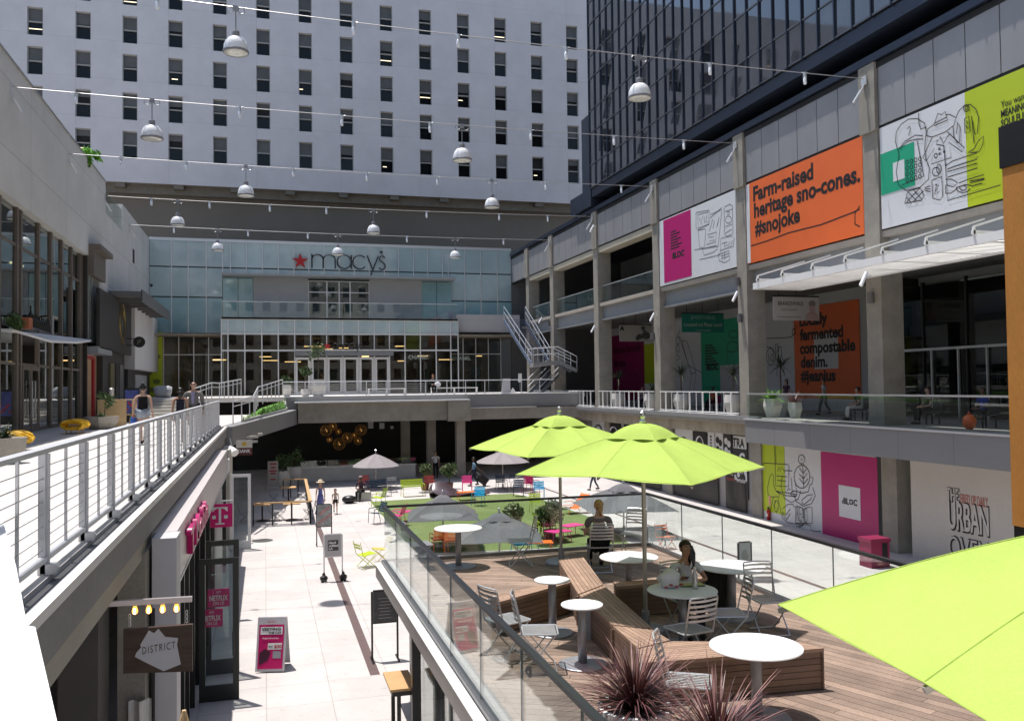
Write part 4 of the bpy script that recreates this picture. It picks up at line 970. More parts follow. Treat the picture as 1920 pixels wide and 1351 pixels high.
for o in (0, .9):
    MB().bar(G0+V3((o, 0, 0)), G1+V3((o, 0, 0)), .05, .25).build('stringer', fasc, ss)
    for h in (1.0, .5): MB().tube([G0+V3((o, 0, h)), G1+V3((o, 0, h))], .03, 6).build('handrail', rail_m, ss)
for k in range(8): q = G0.lerp(G1, (k+.5)/8); MB().box(q.x, q.y-.12, q.z-.02, q.x+.9, q.y+.12, q.z+.02).build('step', stp, ss)
# plants, benches and easel on the far terrace
# ================================================================ raised timber deck
DZ = 2.54
def clip(poly, a, b, c):
    """keep the part of a convex 2d polygon where a*x+b*y<=c"""
    out = []
    for i in range(len(poly)):
        p, q = poly[i], poly[(i+1) % len(poly)]; dp, dq = a*p[0]+b*p[1]-c, a*q[0]+b*q[1]-c
        if dp <= 0: out.append(p)
        if dp*dq < 0: t = dp/(dp-dq); out.append((p[0]+(q[0]-p[0])*t, p[1]+(q[1]-p[1])*t))
    return out
def plank_zone(b, poly, d, w=.14, gap=.008, z=DZ, th=.03):
    L = math.hypot(*d); d = (d[0]/L, d[1]/L); n = (-d[1], d[0]); s = [p[0]*n[0]+p[1]*n[1] for p in poly]; k = math.floor(min(s)/w)
    while k*w < max(s):
        q = clip(clip(poly, n[0], n[1], (k+1)*w-gap), -n[0], -n[1], -(k*w))
        if len(q) > 2:
            t = [p[0]*d[0]+p[1]*d[1] for p in q]; a = min(t); off = (k*1.37) % 2.4
            cuts = [a-3]+[c for c in [a-2.4+off+2.4*i for i in range(12)] if a < c < max(t)]+[max(t)+3]
            for i in range(len(cuts)-1):
                r = clip(clip(q, d[0], d[1], cuts[i+1]-.003), -d[0], -d[1], -(cuts[i]+.003))
                if len(r) > 2: b.prism([(x, y, z) for x, y in r], (0, 0, -th))
        k += 1
deckm = M('deck_timber', (.24, .17, .13), .75, nz=2.2, amt=.25, island=.28, fine=.16, bump=.1)
b = MB()
plank_zone(b, [(2.26, 1.5), (4.1, 1.5), (4.95, 16.66), (2.26, 16.66)], (.89, -.45)); plank_zone(b, [(4.1, 1.5), (7.62, 1.5), (7.62, 16.66), (4.95, 16.66)], (.4, -.92))
o = b.build('timber_deck', deckm); o['kind'] = 'structure'
struct('deck_structure', MB().box(2.2, 1.5, 2.2, 7.7, 16.7, 2.505), black)
bronze = M('bronze_fascia', (.17, .15, .135), .35, metal=.5, nz=2, amt=.12)
fz = MB(); fz.box(2.02, 1.5, 2.28, 2.2, 16.75, 2.53); fz.box(2.2, 16.705, 2.28, 7.75, 16.8, 2.53); fz.box(7.705, 1.5, 2.28, 7.8, 16.7, 2.53)
struct('deck_edge', fz, bronze)
struct('deck_edge_cap', MB().box(2.0, 1.5, 2.531, 2.12, 16.78, 2.545), M('cap_white', (.80, .80, .79), .35, amt=.02))
dg = thing('deck_guard', 'frameless glass guard with a dark rail around the timber deck', 'railing', (2.2, 16.7, DZ))
chn = M('guard_channel', (.20, .20, .21), .35, metal=.6, amt=.05); drk = M('dark_rail', (.035, .037, .042), .3, metal=.4, amt=.05)
ch = MB(); ch.box(2.13, 1.5, 2.54, 2.23, 16.72, 2.60); ch.box(2.23, 16.64, 2.54, 7.67, 16.72, 2.60); ch.box(7.6, 1.5, 2.54, 7.68, 16.63, 2.60); ch.build('base_channel', chn, dg)
k = 16.62
jt = M('glass_joint', (.12, .14, .14), .4, amt=0)
while k > 1.5: MB().box(2.172, k-1.525, 2.6, 2.19, k-.005, 3.59).build('guard_pane', gguard, dg); MB().box(7.63, k-1.525, 2.6, 7.645, k-.005, 3.59).build('guard_pane', gguard, dg); MB().box(2.17, k-1.5325, 2.6, 2.192, k-1.5265, 3.59).build('joint', jt, dg); MB().box(7.628, k-1.5325, 2.6, 7.647, k-1.5265, 3.59).build('joint', jt, dg); k -= 1.529
for k in range(4): MB().box(2.24+1.35*k, 16.67, 2.6, 2.24+1.35*k+1.344, 16.685, 3.59).build('guard_pane', gguard, dg)
r_ = MB(); r_.box(2.15, 1.5, 3.59, 2.215, 16.71, 3.63); r_.box(2.215, 16.65, 3.59, 7.6, 16.71, 3.63); r_.box(7.6, 1.5, 3.59, 7.67, 16.71, 3.63); r_.build('top_rail', drk, dg)
# kiosk under the deck
ks = thing('kiosk', 'glass walled kiosk with black posts underneath the timber deck', 'kiosk', (5, 9, 0))
for y in (5.0, 14.0): MB().box(2.25, y-.07, 0, 2.39, y+.07, 2.27).build('post', black, ks)
for y0 in (3.1, 4.5, 5.9, 7.3, 8.7, 10.1, 11.5, 12.9, 14.3): MB().box(2.5, y0+.01, .05, 2.515, y0+1.38, 2.2).build('window_pane', gclear, ks)
MB().box(4.8, 2, 0, 4.9, 16.3, 2.25).build('inner_wall', M('kiosk_wall', (.30, .28, .27), .8, nz=1, amt=.2), ks)
MB().box(2.6, 16.3, 0, 7.6, 16.4, 2.25).build('rear_wall', M('kiosk_dark', (.04, .04, .042), .5, amt=.1), ks)
# folded timber bench
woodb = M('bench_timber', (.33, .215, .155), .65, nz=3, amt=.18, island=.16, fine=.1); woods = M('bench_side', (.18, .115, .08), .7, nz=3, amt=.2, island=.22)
tb = thing('timber_bench', 'long folded slatted timber bench zigzagging over the deck', 'bench', (4.4, 10, DZ)); BZ = DZ+.45
def slab(name, pts, d):
    poly = [(p.x, p.y) for p in [aZ(x, y, BZ) for x, y in pts]]; b = MB(); plank_zone(b, poly, d, w=.062, gap=.007, z=BZ, th=.04); b.build('bench_top', woodb, tb)
    sd = MB(); n = len(poly); cx = sum(p[0] for p in poly)/n; cy_ = sum(p[1] for p in poly)/n
    for i in range(n):
        p, q = poly[i], poly[(i+1) % n]
        for k in range(6):
            z0 = DZ+.015+k*.067; v = V3((q[0]-p[0], q[1]-p[1], 0)); m = V3(((p[0]+q[0])/2, (p[1]+q[1])/2, z0+.03)); nn = V3((v.y, -v.x, 0)).normalized()
            if nn.dot(V3((m.x-cx, m.y-cy_, 0))) < 0: nn = -nn
            sd.obox(m-nn*.02, v/2*.995, nn*.017, V3((0, 0, .03)))
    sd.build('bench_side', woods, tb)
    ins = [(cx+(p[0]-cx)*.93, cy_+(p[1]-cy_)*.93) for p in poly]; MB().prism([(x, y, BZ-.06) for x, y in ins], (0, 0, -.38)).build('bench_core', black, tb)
slab('a', [(1047, 1048), (1094, 1044), (1131, 1095), (1084, 1113)], (-.2, -1))
slab('b', [(1085.5, 1114.5), (1132.5, 1096.5), (1225, 1178), (1148, 1170)], (-.12, -1))
slab('c', [(1149, 1171.5), (1224, 1180), (1256, 1199), (1196, 1214)], (.05, -1))
slab('d', [(1197, 1216), (1258, 1201), (1500, 1203), (1545, 1214), (1280, 1236), (1198, 1242)], (1, -.07))
slab('e', [(928, 1116), (1060, 1085), (1070, 1091), (935, 1128)], (1, .45))
slab('f', [(1150, 1090), (1325, 1080), (1333, 1086), (1156, 1099)], (1, .02))
bx = MB().box(0, 0, 0, 1, 1, 1); q = aZ(1112, 1196, DZ); MB().box(q.x-.12, q.y-.03, DZ, q.x+.12, q.y+.15, DZ+.42).build('power_box', M('box_grey', (.48, .48, .50), .5, amt=.04), tb)
q = aZ(922, 1175, DZ); MB().box(q.x-.02, q.y, DZ, q.x+.18, q.y+.12, DZ+.4).build('power_box', MATS['box_grey'], tb)

# ================================================================ round tables
tabw = M('table_white', (.84, .84, .84), .25, nz=3, amt=.02); tabg = M('table_base', (.33, .34, .37), .4, metal=.4, nz=4, amt=.06)
def table(px, py, wpx, label):
    c = aZ(px, py, DZ+.72); dep = (c-CAM).dot(FW); R = wpx*dep/F/2
    t = thing('round_table', label, 'table', (c.x, c.y, DZ), group='round white tables on the timber deck')
    MB().lathe((c.x, c.y, DZ), [(R*.9, .70), (R*.985, .704), (R, .713), (R*.99, .722), (0, .723)], 48).build('tabletop', tabw, t)
    MB().lathe((c.x, c.y, DZ), [(.055, .02), (.055, .70)], 16).build('column', tabg, t, smooth=True); b = R*.72 if R > .35 else R*1.15
    MB().lathe((c.x, c.y, DZ), [(b, .003), (b, .016), (b*.96, .022), (.06, .03)], 36).build('base', tabg, t); return t
table(859, 989, 90, 'round white table alone in the sun by the left glass guard')
table(1179, 1043, 110, 'round white table behind the bench, partly shaded, near the blonde woman')
table(1035, 1086, 67, 'small white table between the two slatted chairs and the bench')
table(1091, 1132, 79, 'small white table in front of the bench corner')
table(1279, 1105, 131, 'shaded table where the dark haired woman sits')
table(1372, 1061, 125, 'round white table right of the dark haired woman')
table(1417, 1210, 172, 'largest sunlit white table in front of the bench')

# ================================================================ slatted folding chairs on the deck
chs = M('chair_steel', (.58, .59, .60), .35, metal=.5, nz=6, amt=.06)
def deck_chair(loc, rz, label):
    t = thing('slatted_chair', label, 'chair', (0, 0, 0), group='slatted steel folding chairs on the deck')
    b = MB()
    for k in range(9): b.box(-.2+.047*k, -.20, .445, -.175+.047*k, .2, .455)
    b.tube([(-.21, -.2, .45), (-.21, .2, .45), (-.19, .22, .45), (.19, .22, .45), (.21, .2, .45), (.21, -.2, .45)], .011, 6); b.box(-.2, -.22, .442, .2, -.19, .456); b.build('seat', chs).parent = t
    b = MB()
    for k in range(5): z = .60+.058*k; y = -.225-.1*(z-.45)*1.6; b.grid(lambda u, v, z=z, y=y: (-.2+.4*u, y-.035*math.sin(PI*u), z+.026*v), 6, 1); b.grid(lambda u, v, z=z, y=y: (-.2+.4*u, y-.012-.035*math.sin(PI*u), z+.026-.026*v), 6, 1)
    b.tube([(-.205, -.20, .44), (-.205, -.295, .86), (-.19, -.305, .885), (0, -.335, .89), (.19, -.305, .885), (.205, -.295, .86), (.205, -.2, .44)], .011, 6); b.build('backrest', chs).parent = t
    for s in (-1, 1):
        MB().tube([(s*.205, -.20, .44), (s*.205, .02, .2), (s*.205, .2, .0)], .010, 6).build('leg', chs).parent = t
        MB().tube([(s*.19, .19, .44), (s*.19, 0, .21), (s*.19, -.22, .0)], .010, 6).build('leg', chs).parent = t
    b = MB(); b.tube([(-.205, .2, .01), (.205, .2, .01)], .009, 6); b.tube([(-.19, -.22, .01), (.19, -.22, .01)], .009, 6); b.build('stretcher', chs).parent = t
    t.location = loc; t.rotation_euler = (0, 0, rz); return t
def seat_at(px, py): p = aZ(px, py, DZ+.45); return V3((p.x, p.y, DZ))
R_ = math.radians
CH = [(951, 1160, -70, 'slatted chair left of the small table, facing right'), (1010, 1180, -105, 'slatted chair with sunlit seat beside the small table'), (975, 1013, 78, 'dark slatted chair behind the bench facing left'),
      (1124, 1022, -12, 'slatted chair under the blonde woman at the rear guard'), (1187, 999, 140, 'slatted chair facing the camera right of the blonde woman'), (785, 1019, -85, 'slatted chair behind the left glass guard by the sunny table'),
      (1290, 1178, 12, 'slatted chair with its back to the camera at the shaded table'), (1362, 1148, 75, 'slatted chair facing left beside the black bag'), (1440, 1122, 175, 'slatted chair facing the camera under the nearest umbrella tip'),
      (1290, 1275, -120, 'slatted chair nearest the camera beside the red grass'), (1283, 1120, 185, 'slatted chair under the dark haired woman')]
dc0 = None
for px, py, a, lab in CH:
    if dc0 is None: dc0 = deck_chair(seat_at(px, py), R_(a), lab)
    else: dup(dc0, seat_at(px, py), R_(a), label=lab)

# ================================================================ parasols
def fabric(name, col, tr=.3):
    m = M(name, col, .85, nz=3, amt=.07, fine=.05, spec=.15, bump=.5); t = m.node_tree; b = t.nodes['Principled BSDF']; o = t.nodes['Material Output']
    tl = t.nodes.new('ShaderNodeBsdfTranslucent'); tl.inputs[0].default_value = (*col, 1); mx = t.nodes.new('ShaderNodeMixShader'); mx.inputs[0].default_value = tr
    t.links.new(b.outputs[0], mx.inputs[1]); t.links.new(tl.outputs[0], mx.inputs[2]); t.links.new(mx.outputs[0], o.inputs[0]); return m
limef = fabric('lime_canvas', (.43, .575, .125), .12); greyf = fabric('grey_canvas', (.165, .165, .175), .12); pinkf = fabric('mauve_grey_canvas', (.36, .33, .34), .2)
polem = M('parasol_pole', (.42, .40, .36), .35, metal=.5, amt=.06)
def parasol(loc, R, za, zr, mat, rz, label, n=4, vent=True, group=None, cut=None, tilt=0):
    """n corners with a rib at each corner and (n==4) each side middle; za apex, zr rim height"""
    t = thing('parasol', label, 'umbrella', loc, rz, group); N = 8; H = za-zr
    def rim(k):
        a = k*2*PI/N; r = R*(1 if (k % 2 == 0 or n == 8) else .715); return r, a, zr+(0 if (k % 2 == 0 or n == 8) else .035)
    b = MB(); M_ = 6
    for k in range(N):
        r0, a0, z0 = rim(k); r1, a1, z1 = rim((k+1) % N)
        if k == N-1: a1 = 2*PI
        def S(u, v, r0=r0, a0=a0, z0=z0, r1=r1, a1=a1, z1=z1):
            f = .0+v; p = V3((r0*math.cos(a0), r0*math.sin(a0), z0)); q = V3((r1*math.cos(a1), r1*math.sin(a1), z1)); e = p.lerp(q, u)
            s = math.sin(PI*u)*math.sin(PI*min(1, v*1.05)/1.15); e = V3((e.x*(1-.02*math.sin(PI*u)*v), e.y*(1-.02*math.sin(PI*u)*v), e.z))
            return V3((0, 0, za)).lerp(e, f)+V3((0, 0, -.05*s*R/1.7+.045*math.sin(PI*v)))
        b.grid(S, 6, 8)
    o = b.build('canopy', mat); o.parent = t
    for p in o.data.polygons: p.use_smooth = True
    sm_ = MB()
    for k in range(N):
        r0, a0, z0 = rim(k); sm_.tube([V3((r0*math.cos(a0)*v, r0*math.sin(a0)*v, za+(z0-za)*v+.045*math.sin(PI*v)+.001)) for v in [j/10 for j in range(11)]], .0028, 4)
    for k in range(N):
        r0, a0, z0 = rim(k); r1, a1, z1 = rim((k+1) % N)
        sm_.tube([V3((r0*math.cos(a0), r0*math.sin(a0), z0)).lerp(V3((r1*math.cos(a1), r1*math.sin(a1), z1)), j/6) for j in range(7)], .004, 4)
    sm_.build('seam', mat).parent = t
    hm = MB()
    for k in range(N):
        r0, a0, z0 = rim(k); r1, a1, z1 = rim((k+1) % N)
        for j in range(6):
            pass
    if vent:
        b = MB()
        for k in range(N):
            r0, a0, z0 = rim(k); r1, a1, z1 = rim((k+1) % N); a1 = a1 if k < N-1 else 2*PI; s = .30
            def S(u, v, r0=r0, a0=a0, r1=r1, a1=a1):
                p = V3((r0*s*math.cos(a0), r0*s*math.sin(a0), 0)).lerp(V3((r1*s*math.cos(a1), r1*s*math.sin(a1), 0)), u)
                return V3((p.x*v, p.y*v, za+.07-(H*.33+.02)*v+.05*math.sin(PI*v)+.024*math.sin(PI*u)*v*v*R/1.7*.5))
            b.grid(S, 8, 6)
        o = b.build('vent_cap', mat); o.parent = t
        for p in o.data.polygons: p.use_smooth = True
    MB().cyl((0, 0, .02), (0, 0, za+.05), .024 if R < 1.6 else .03, n=12).build('pole', polem).parent = t
    MB().lathe((0, 0, za+.06), [(.035, 0), (.045, .03), (.03, .06), (.045, .1), (.04, .15), (0, .18)], 10).build('finial', M('finial_chrome', (.6, .6, .6), .2, metal=.8, amt=0), ).parent = t
    for k in range(N):
        r0, a0, z0 = rim(k); e = V3((r0*math.cos(a0), r0*math.sin(a0), z0-.03)); MB().bar((0, 0, za-.06), e, .02, .025).build('rib', polem).parent = t
        m_ = V3((0, 0, za-.06)).lerp(e, .5); MB().bar((0, 0, za-H*1.0-.1), m_, .014, .018).build('strut', polem).parent = t
    MB().lathe((0, 0, 0), [(.3, 0), (.3, .04), (.27, .07), (.06, .09), (.05, .3)], 24).build('base', tabg).parent = t
    return t
G1_ = 'lime parasols on the timber deck'
parasol((4.93, 10.85, DZ), 1.76, 2.76, 2.18, limef, R_(-6), 'large lime parasol whose pole stands behind the bench', group=G1_)
parasol((5.34, 15.5, DZ), 1.85, 2.72, 2.14, limef, R_(54), 'lime parasol at the rear of the deck near the glass guard', group=G1_)
parasol((3.47, 2.38, DZ), 1.75, 2.91, 2.26, limef, R_(126), 'nearest lime parasol cut off by the right edge of the view', group=G1_)

# ================================================================ orange post
q = aD(1900, 640, 9.0)
q = q+RT*.125
ps = thing('orange_post', 'tall square orange post with a black metal cap at the right edge', 'post', (q.x, q.y, DZ))
z0, z1, zt = aD(1900, 990, 9.0).z, aD(1900, 303, 9.0).z, aD(1900, 222, 9.0).z
MB().box(q.x+.02, q.y-.1, z0, q.x+.38, q.y+.25, z1).build('post_body', M('ochre_wood', (.50, .215, .045), .6, nz=2, amt=.14, stretch=(1, 1, .3), fine=.08), ps)
b = MB(); b.box(q.x+.005, q.y-.13, z1+.002, q.x+.40, q.y+.27, zt)
for k in range(3): b.box(q.x+.04, q.y-.15, zt-.14-.07*k, q.x+.14, q.y-.131, zt-.11-.07*k)
b.build('cap', black, ps); MB().box(q.x+.03, q.y-.09, DZ, q.x+.37, q.y+.24, z0-.002).build('foot', black, ps)
# ================================================================ murals and banners
UY, UZ, UX = V3((0, -1, 0)), V3((0, 0, 1)), V3((1, 0, 0)); NX = V3((-1, 0, 0))
def wtext(par, body, pl, pr, X, cap, mat=ink, bold=.032, ext=.004, space=1.0):
    a, c = aX(*pl, X), aX(*pr, X); return text('lettering', body, mat, par, V3((X, a.y, (a.z+c.z)/2)), UY, UZ, w=abs(a.y-c.y), cap=cap, bold=bold, ext=ext, space=space)
def pane(par, name, mat, X, x0, x1, z0, z1, yr=680, th=.02):
    a, c = aX(x0, yr, X).y, aX(x1, yr, X).y; return MB().box(X, c, z0, X+th, a, z1).build(name, mat, par)
def mural(label, X, y, z, name='mural', cat='mural'): return thing(name, label, cat, (X, y, z))
# orange banner
X = 20.03; t = mural('orange banner with bold black lines about sno-cones in the arcade bay', X, 29, 11.0)
MB().box(X, 25.4, 11.0, X+.05, 32.96, 14.42).build('banner', orangep, t)
MB().box(X-.01, 32.7, 11.02, X-.001, 32.95, 14.4).build('edge_strip', mwhite, t)
XT = X-.004
wtext(t, 'Farm-raised', (1412.5, 376.7), (1525, 335), XT, .60); wtext(t, 'heritage sno-cones.', (1414, 407), (1613, 340), XT, .60); wtext(t, '#snojoke', (1416, 440), (1500, 416), XT, .60)
doodle('drawn_line', [[(1408, 461), (1440, 451), (1480, 436), (1540, 421), (1600, 398), (1612, 392)], [(1612, 425), (1603, 420), (1603, 400), (1612, 386)]], lambda x, y: aX(x, y, XT), NX, .05, ink, t)
# lime and white mural, far right
t = mural('white and lime mural with drawn hat, coat and shoes beside the orange post', X, 18, 11.0)
yl = aX(1812, 300, X).y
MB().box(X, yl, 11.0, X+.05, 24.5, 14.42).build('white_panel', mwhite, t); MB().box(X, 6, 11.0, X+.05, yl-.002, 14.42).build('lime_panel', lime, t)
ga, gb = aX(1651, 290, X), aX(1716, 350, X)
q = MB(); q.box(X-.012, gb.y, gb.z+.05, X-.002, ga.y, ga.z); q.build('green_square', greenp, t)
wa, wb_ = aX(1675, 306, X), aX(1697, 334, X); MB().box(X-.02, wb_.y, wb_.z, X-.013, wa.y, wa.z).build('white_square', mwhite, t)
Z8 = lambda x, y: aX(1620+x/5.63, 180+y/5.63, X-.024)
ell = lambda cx, cy, rx, ry, a0=0, a1=360, n=20: [(cx+rx*math.cos(math.radians(a0+(a1-a0)*i/n)), cy+ry*math.sin(math.radians(a0+(a1-a0)*i/n))) for i in range(n+1)]
st = [[(590, 965), (680, 880), (690, 760), (650, 660), (640, 560), (655, 380), (640, 290), (560, 240), (470, 245), (390, 300), (340, 380), (330, 480), (370, 620), (340, 800), (360, 930), (440, 1000), (590, 965)],
      [(365, 565), (430, 480), (540, 415), (620, 420), (625, 455), (560, 455), (460, 480), (365, 565)], [(455, 350), (480, 320), (490, 340), (470, 420)], [(400, 940), (630, 850), (560, 470)],
      [(660, 420), (670, 350), (740, 300), (780, 185), (820, 200), (855, 165), (880, 255), (740, 315)], [(745, 290), (870, 225)], [(660, 420), (720, 435), (860, 380), (950, 310), (970, 230), (900, 195), (860, 200)],
      [(970, 230), (1000, 160), (1060, 100), (1120, 90), (1180, 140), (1210, 230), (1195, 400), (1170, 400), (1135, 215), (1160, 500)], ell(1080, 130, 30, 35), ell(1080, 125, 15, 18), [(1060, 240), (1105, 215), (1120, 380), (1065, 395), (1060, 240)], [(1080, 260), (1100, 300), (1075, 310), (1100, 350)],
      [(940, 320), (945, 430), (990, 500), (1010, 480), (1015, 330), (990, 280), (975, 400)], [(720, 435), (620, 650), (655, 690), (740, 550), (710, 720), (920, 650), (895, 490), (1035, 590), (1060, 550), (880, 380)], [(800, 430), (840, 500), (900, 400)], [(760, 480), (785, 465), (760, 510), (840, 525)],
      ell(795, 560, 8, 10), ell(797, 612, 8, 10), ell(845, 590, 7, 9), ell(757, 630, 16, 24), [(840, 520), (860, 750), (880, 1105), (1440, 940)], [(860, 740), (930, 690), (1190, 600), (1190, 670), (880, 770)], [(880, 800), (1190, 710), (1195, 760), (880, 860)],
      [(1095, 600), (1160, 560), (1210, 470), (1260, 425), (1255, 510), (1215, 590), (1120, 600)], ell(760, 800, 40, 45), ell(790, 770, 25, 48), [(715, 890), (820, 850), (830, 1060), (800, 1100), (725, 1080), (715, 890)], [(750, 940), (790, 940), (755, 1000), (795, 1010), (745, 1040), (765, 930)],
      [(430, 1135), (460, 1010), (590, 970), (635, 1050), (610, 1100), (430, 1135)], [(460, 1010), (560, 1110)], [(520, 990), (610, 1090)], [(450, 1070), (500, 1130)], [(590, 970), (450, 1120)], [(630, 1000), (520, 1115)], [(640, 970), (700, 950)], [(640, 985), (700, 980)], [(645, 1000), (700, 1010)],
      [(860, 880), (930, 880), (990, 920), (940, 960), (870, 940)], [(860, 940), (860, 1030), (920, 1025), (1000, 960), (1070, 935), (1140, 950), (1245, 920)], ell(1045, 975, 70, 45, 0, 200), ell(1045, 970, 35, 25), [(1000, 920), (1100, 880), (1265, 830)], [(1110, 900), (1270, 870)], [(1120, 915), (1270, 880)],
      [(575, 180), (580, 300), (600, 350), (660, 330)]]
for i in range(4):
    for j in range(4): st.append(ell(455+45*j, 700+62*i-12*j, 15, 22, n=8))
doodle('drawing', st, Z8, NX, .028, ink, t)
for i, (b_, y) in enumerate((('You want', 203), ('MEANING', 221), ('SOULFUL', 239))): wtext(t, b_, (1877, y), (1925, y-18), X-.006, .20, bold=.02 if i else 0)
# magenta and white mural
t = mural('magenta and white mural with drawn phones left of the orange banner', X, 37, 11.0)
MB().box(X, 33.85, 11.0, X+.05, 41.55, 14.42).build('white_panel', mwhite, t)
ma, mb2 = aX(1244, 414, X), aX(1297, 507, X); MB().box(X-.012, mb2.y, 11.12, X-.001, ma.y, ma.z).build('magenta_panel', magenta, t)
wtext(t, 'BLOC', (1261, 484), (1283, 479), X-.014, .28, bold=.05)
q = MB()
for k in range(7):
    a, c = aX(1258, 436+5.2*k, X), aX(1258+10+((k*7) % 12), 434+5.2*k, X); q.box(X-.016, c.y, a.z-.035, X-.0125, a.y, a.z+.035)
q.build('small_print', ink, t)
Z6 = lambda x, y: aX(1230+x/6, 330+y/6, X-.006)
st = [[(450, 410), (590, 385), (610, 420), (600, 540), (470, 605), (450, 580), (450, 410)], [(470, 435), (585, 405), (590, 540), (475, 585), (470, 435)], [(485, 470), (510, 550), (520, 450)], [(540, 450), (545, 530)], [(570, 440), (560, 520), (580, 510)], [(475, 610), (550, 595), (560, 620), (545, 800), (490, 805), (475, 610)], [(610, 470), (740, 355), (735, 420), (700, 790)], [(620, 430), (730, 380)], [(600, 620), (640, 480)], [(640, 590), (660, 500)], [(680, 580), (710, 460), (690, 560)],
      [(770, 350), (830, 315), (860, 340), (865, 640), (800, 680), (770, 650), (765, 360)], [(775, 400), (860, 370)], [(780, 570), (855, 540)], [(800, 405), (830, 400), (825, 430), (800, 430)], ell(815, 490, 35, 40), [(780, 640), (850, 600)], [(580, 660), (680, 630), (670, 740), (570, 770)], [(590, 690), (650, 680), (600, 730), (660, 720)], [(520, 820), (680, 780), (690, 820), (640, 860), (540, 890), (520, 820)], [(430, 830), (700, 790)], [(490, 940), (720, 885), (730, 700), (860, 670)], [(720, 840), (830, 800), (870, 790), (880, 690)], [(740, 760), (800, 740)], [(770, 760), (770, 800), (800, 770), (810, 800), (830, 730), (840, 790), (860, 720)],
      [(700, 880), (820, 840), (830, 940), (770, 975), (710, 950), (700, 880)], [(740, 870), (740, 940)], [(770, 860), (775, 950)], [(735, 900), (820, 870)], [(735, 930), (820, 900)]]
doodle('drawing', st, Z6, NX, .03, M('ink_grey', (.10, .10, .12), .5, amt=0), t)
# gallery murals on the back wall
X = 27.95
t = mural('orange and white wall mural with black lettering about denim in the gallery', X, 31, 4.6)
pane(t, 'white_panel', M('mural_grey', (.58, .58, .59), .5, amt=.03), X, 1425, 1489.5, 4.6, 10.4); pane(t, 'orange_panel', orangep, X, 1490, 1613, 5.0, 9.9)
pane(t, 'white_square', MATS['mural_grey'], X-.015, 1527, 1572, 6.55, 8.35, th=.01)
XT = X-.02
for b_, l, r in (('Locally', (1499, 611), (1551, 605.5)), ('fermented', (1500, 636.7), (1581, 631.7)), ('compostable', (1500, 662.5), (1604, 656.7)), ('denim.', (1501.7, 688.3), (1551.7, 686.7)), ('#jeanius', (1501.7, 714), (1566.7, 713))): wtext(t, b_, l, r, XT, .58, bold=.035)
Z7 = lambda x, y: aX(1400+x/6, 530+y/6, XT)
doodle('drawing', [[(230, 625), (400, 620), (500, 610), (540, 570), (560, 470)], ell(530, 550, 18, 35), ell(270, 830, 50, 95), [(225, 720), (280, 730), (310, 800)], [(325, 690), (350, 685), (355, 860), (330, 880), (325, 690)], [(360, 720), (390, 720), (395, 830), (420, 880), (420, 1050)], [(360, 720), (345, 900), (340, 1050)], [(245, 800), (250, 890)], ell(285, 845, 14, 40)], Z7, NX, .045, ink, t)
t = mural('green and white gallery mural with drawn bottles behind the planters', X, 40, 4.6)
pane(t, 'white_panel', MATS['mural_grey'], X, 1262, 1314.6, 4.6, 10.3); pane(t, 'green_panel', greenp, X, 1315, 1390, 4.6, 9.9); pane(t, 'grey_door', M('door_pale', (.42, .42, .43), .5, amt=.03), X-.012, 1350, 1392, 4.6, 7.0, th=.01)
wtext(t, 'BLOC', (1325, 694), (1347, 692), XT, .36, bold=.05); q = MB()
for k in range(8): a = aX(1322, 648+5*k, XT); q.box(XT-.004, a.y-1.0-.25*((k*5) % 4), a.z-.05, XT, a.y, a.z+.05)
q.build('small_print', ink, t)
Z9 = lambda x, y: aX(1120+x/6, 560+y/6, XT)
doodle('drawing', [[(930, 340), (900, 430), (920, 420), (1060, 850), (1030, 1060)], [(950, 470), (1010, 480), (1110, 820), (1080, 1060)], [(950, 480), (1050, 830)], [(1050, 850), (1110, 820)], ell(1530, 400, 55, 40), ell(1520, 540, 65, 60), [(1460, 540), (1460, 740)], ell(905, 470, 18, 40), ell(905, 560, 18, 40), [(890, 620), (930, 660), (900, 690)], [(1000, 740), (1180, 830)], [(1200, 1000), (1350, 990)]], Z9, NX, .045, ink, t)
t = mural('magenta and lime gallery mural in the bay with the animal banner', X, 49, 4.6)
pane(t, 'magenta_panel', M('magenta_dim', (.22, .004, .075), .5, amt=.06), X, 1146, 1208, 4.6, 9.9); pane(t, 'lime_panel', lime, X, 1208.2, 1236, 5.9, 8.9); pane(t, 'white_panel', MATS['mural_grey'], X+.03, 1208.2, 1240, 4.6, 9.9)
wtext(t, 'bone broth', (1151, 662), (1201, 659), XT, .6, mat=M('ink_plum', (.07, .002, .02), .5, amt=0), bold=.04); wtext(t, 'shots.', (1151, 687), (1175, 686), XT, .55, mat=MATS['ink_plum'], bold=.04)
# hanging banners
def hang(label, x0, y0, x1, y1, Y, mat, rods=True):
    a, c = aY(x0, y0, Y), aY(x1, y1, Y); t = thing('hanging_banner', label, 'banner', ((a.x+c.x)/2, Y, c.z)); MB().box(a.x, Y-.02, c.z, c.x, Y+.02, a.z).build('banner', mat, t)
    b = MB(); b.box(a.x, Y-.03, a.z, c.x, Y+.03, a.z+.06)
    for k in (.12, .5, .88): x = a.x+(c.x-a.x)*k; b.tube([(x, Y, a.z+.05), (x, Y, 10.4)], .015, 4)
    b.build('rod', black, t); return t, a, c
t, a, c = hang('green hanging banner in the gallery reading located on plaza level', 1278, 588, 1357, 623, 42.5, M('banner_green', (.012, .20, .15), .5, amt=.04)); pw_ = M('banner_print', (.42, .50, .42), .5, amt=0)
W = c.x-a.x; H = a.z-c.z; P0 = lambda u, v: V3((a.x+u*W, 42.475, c.z+v*H))
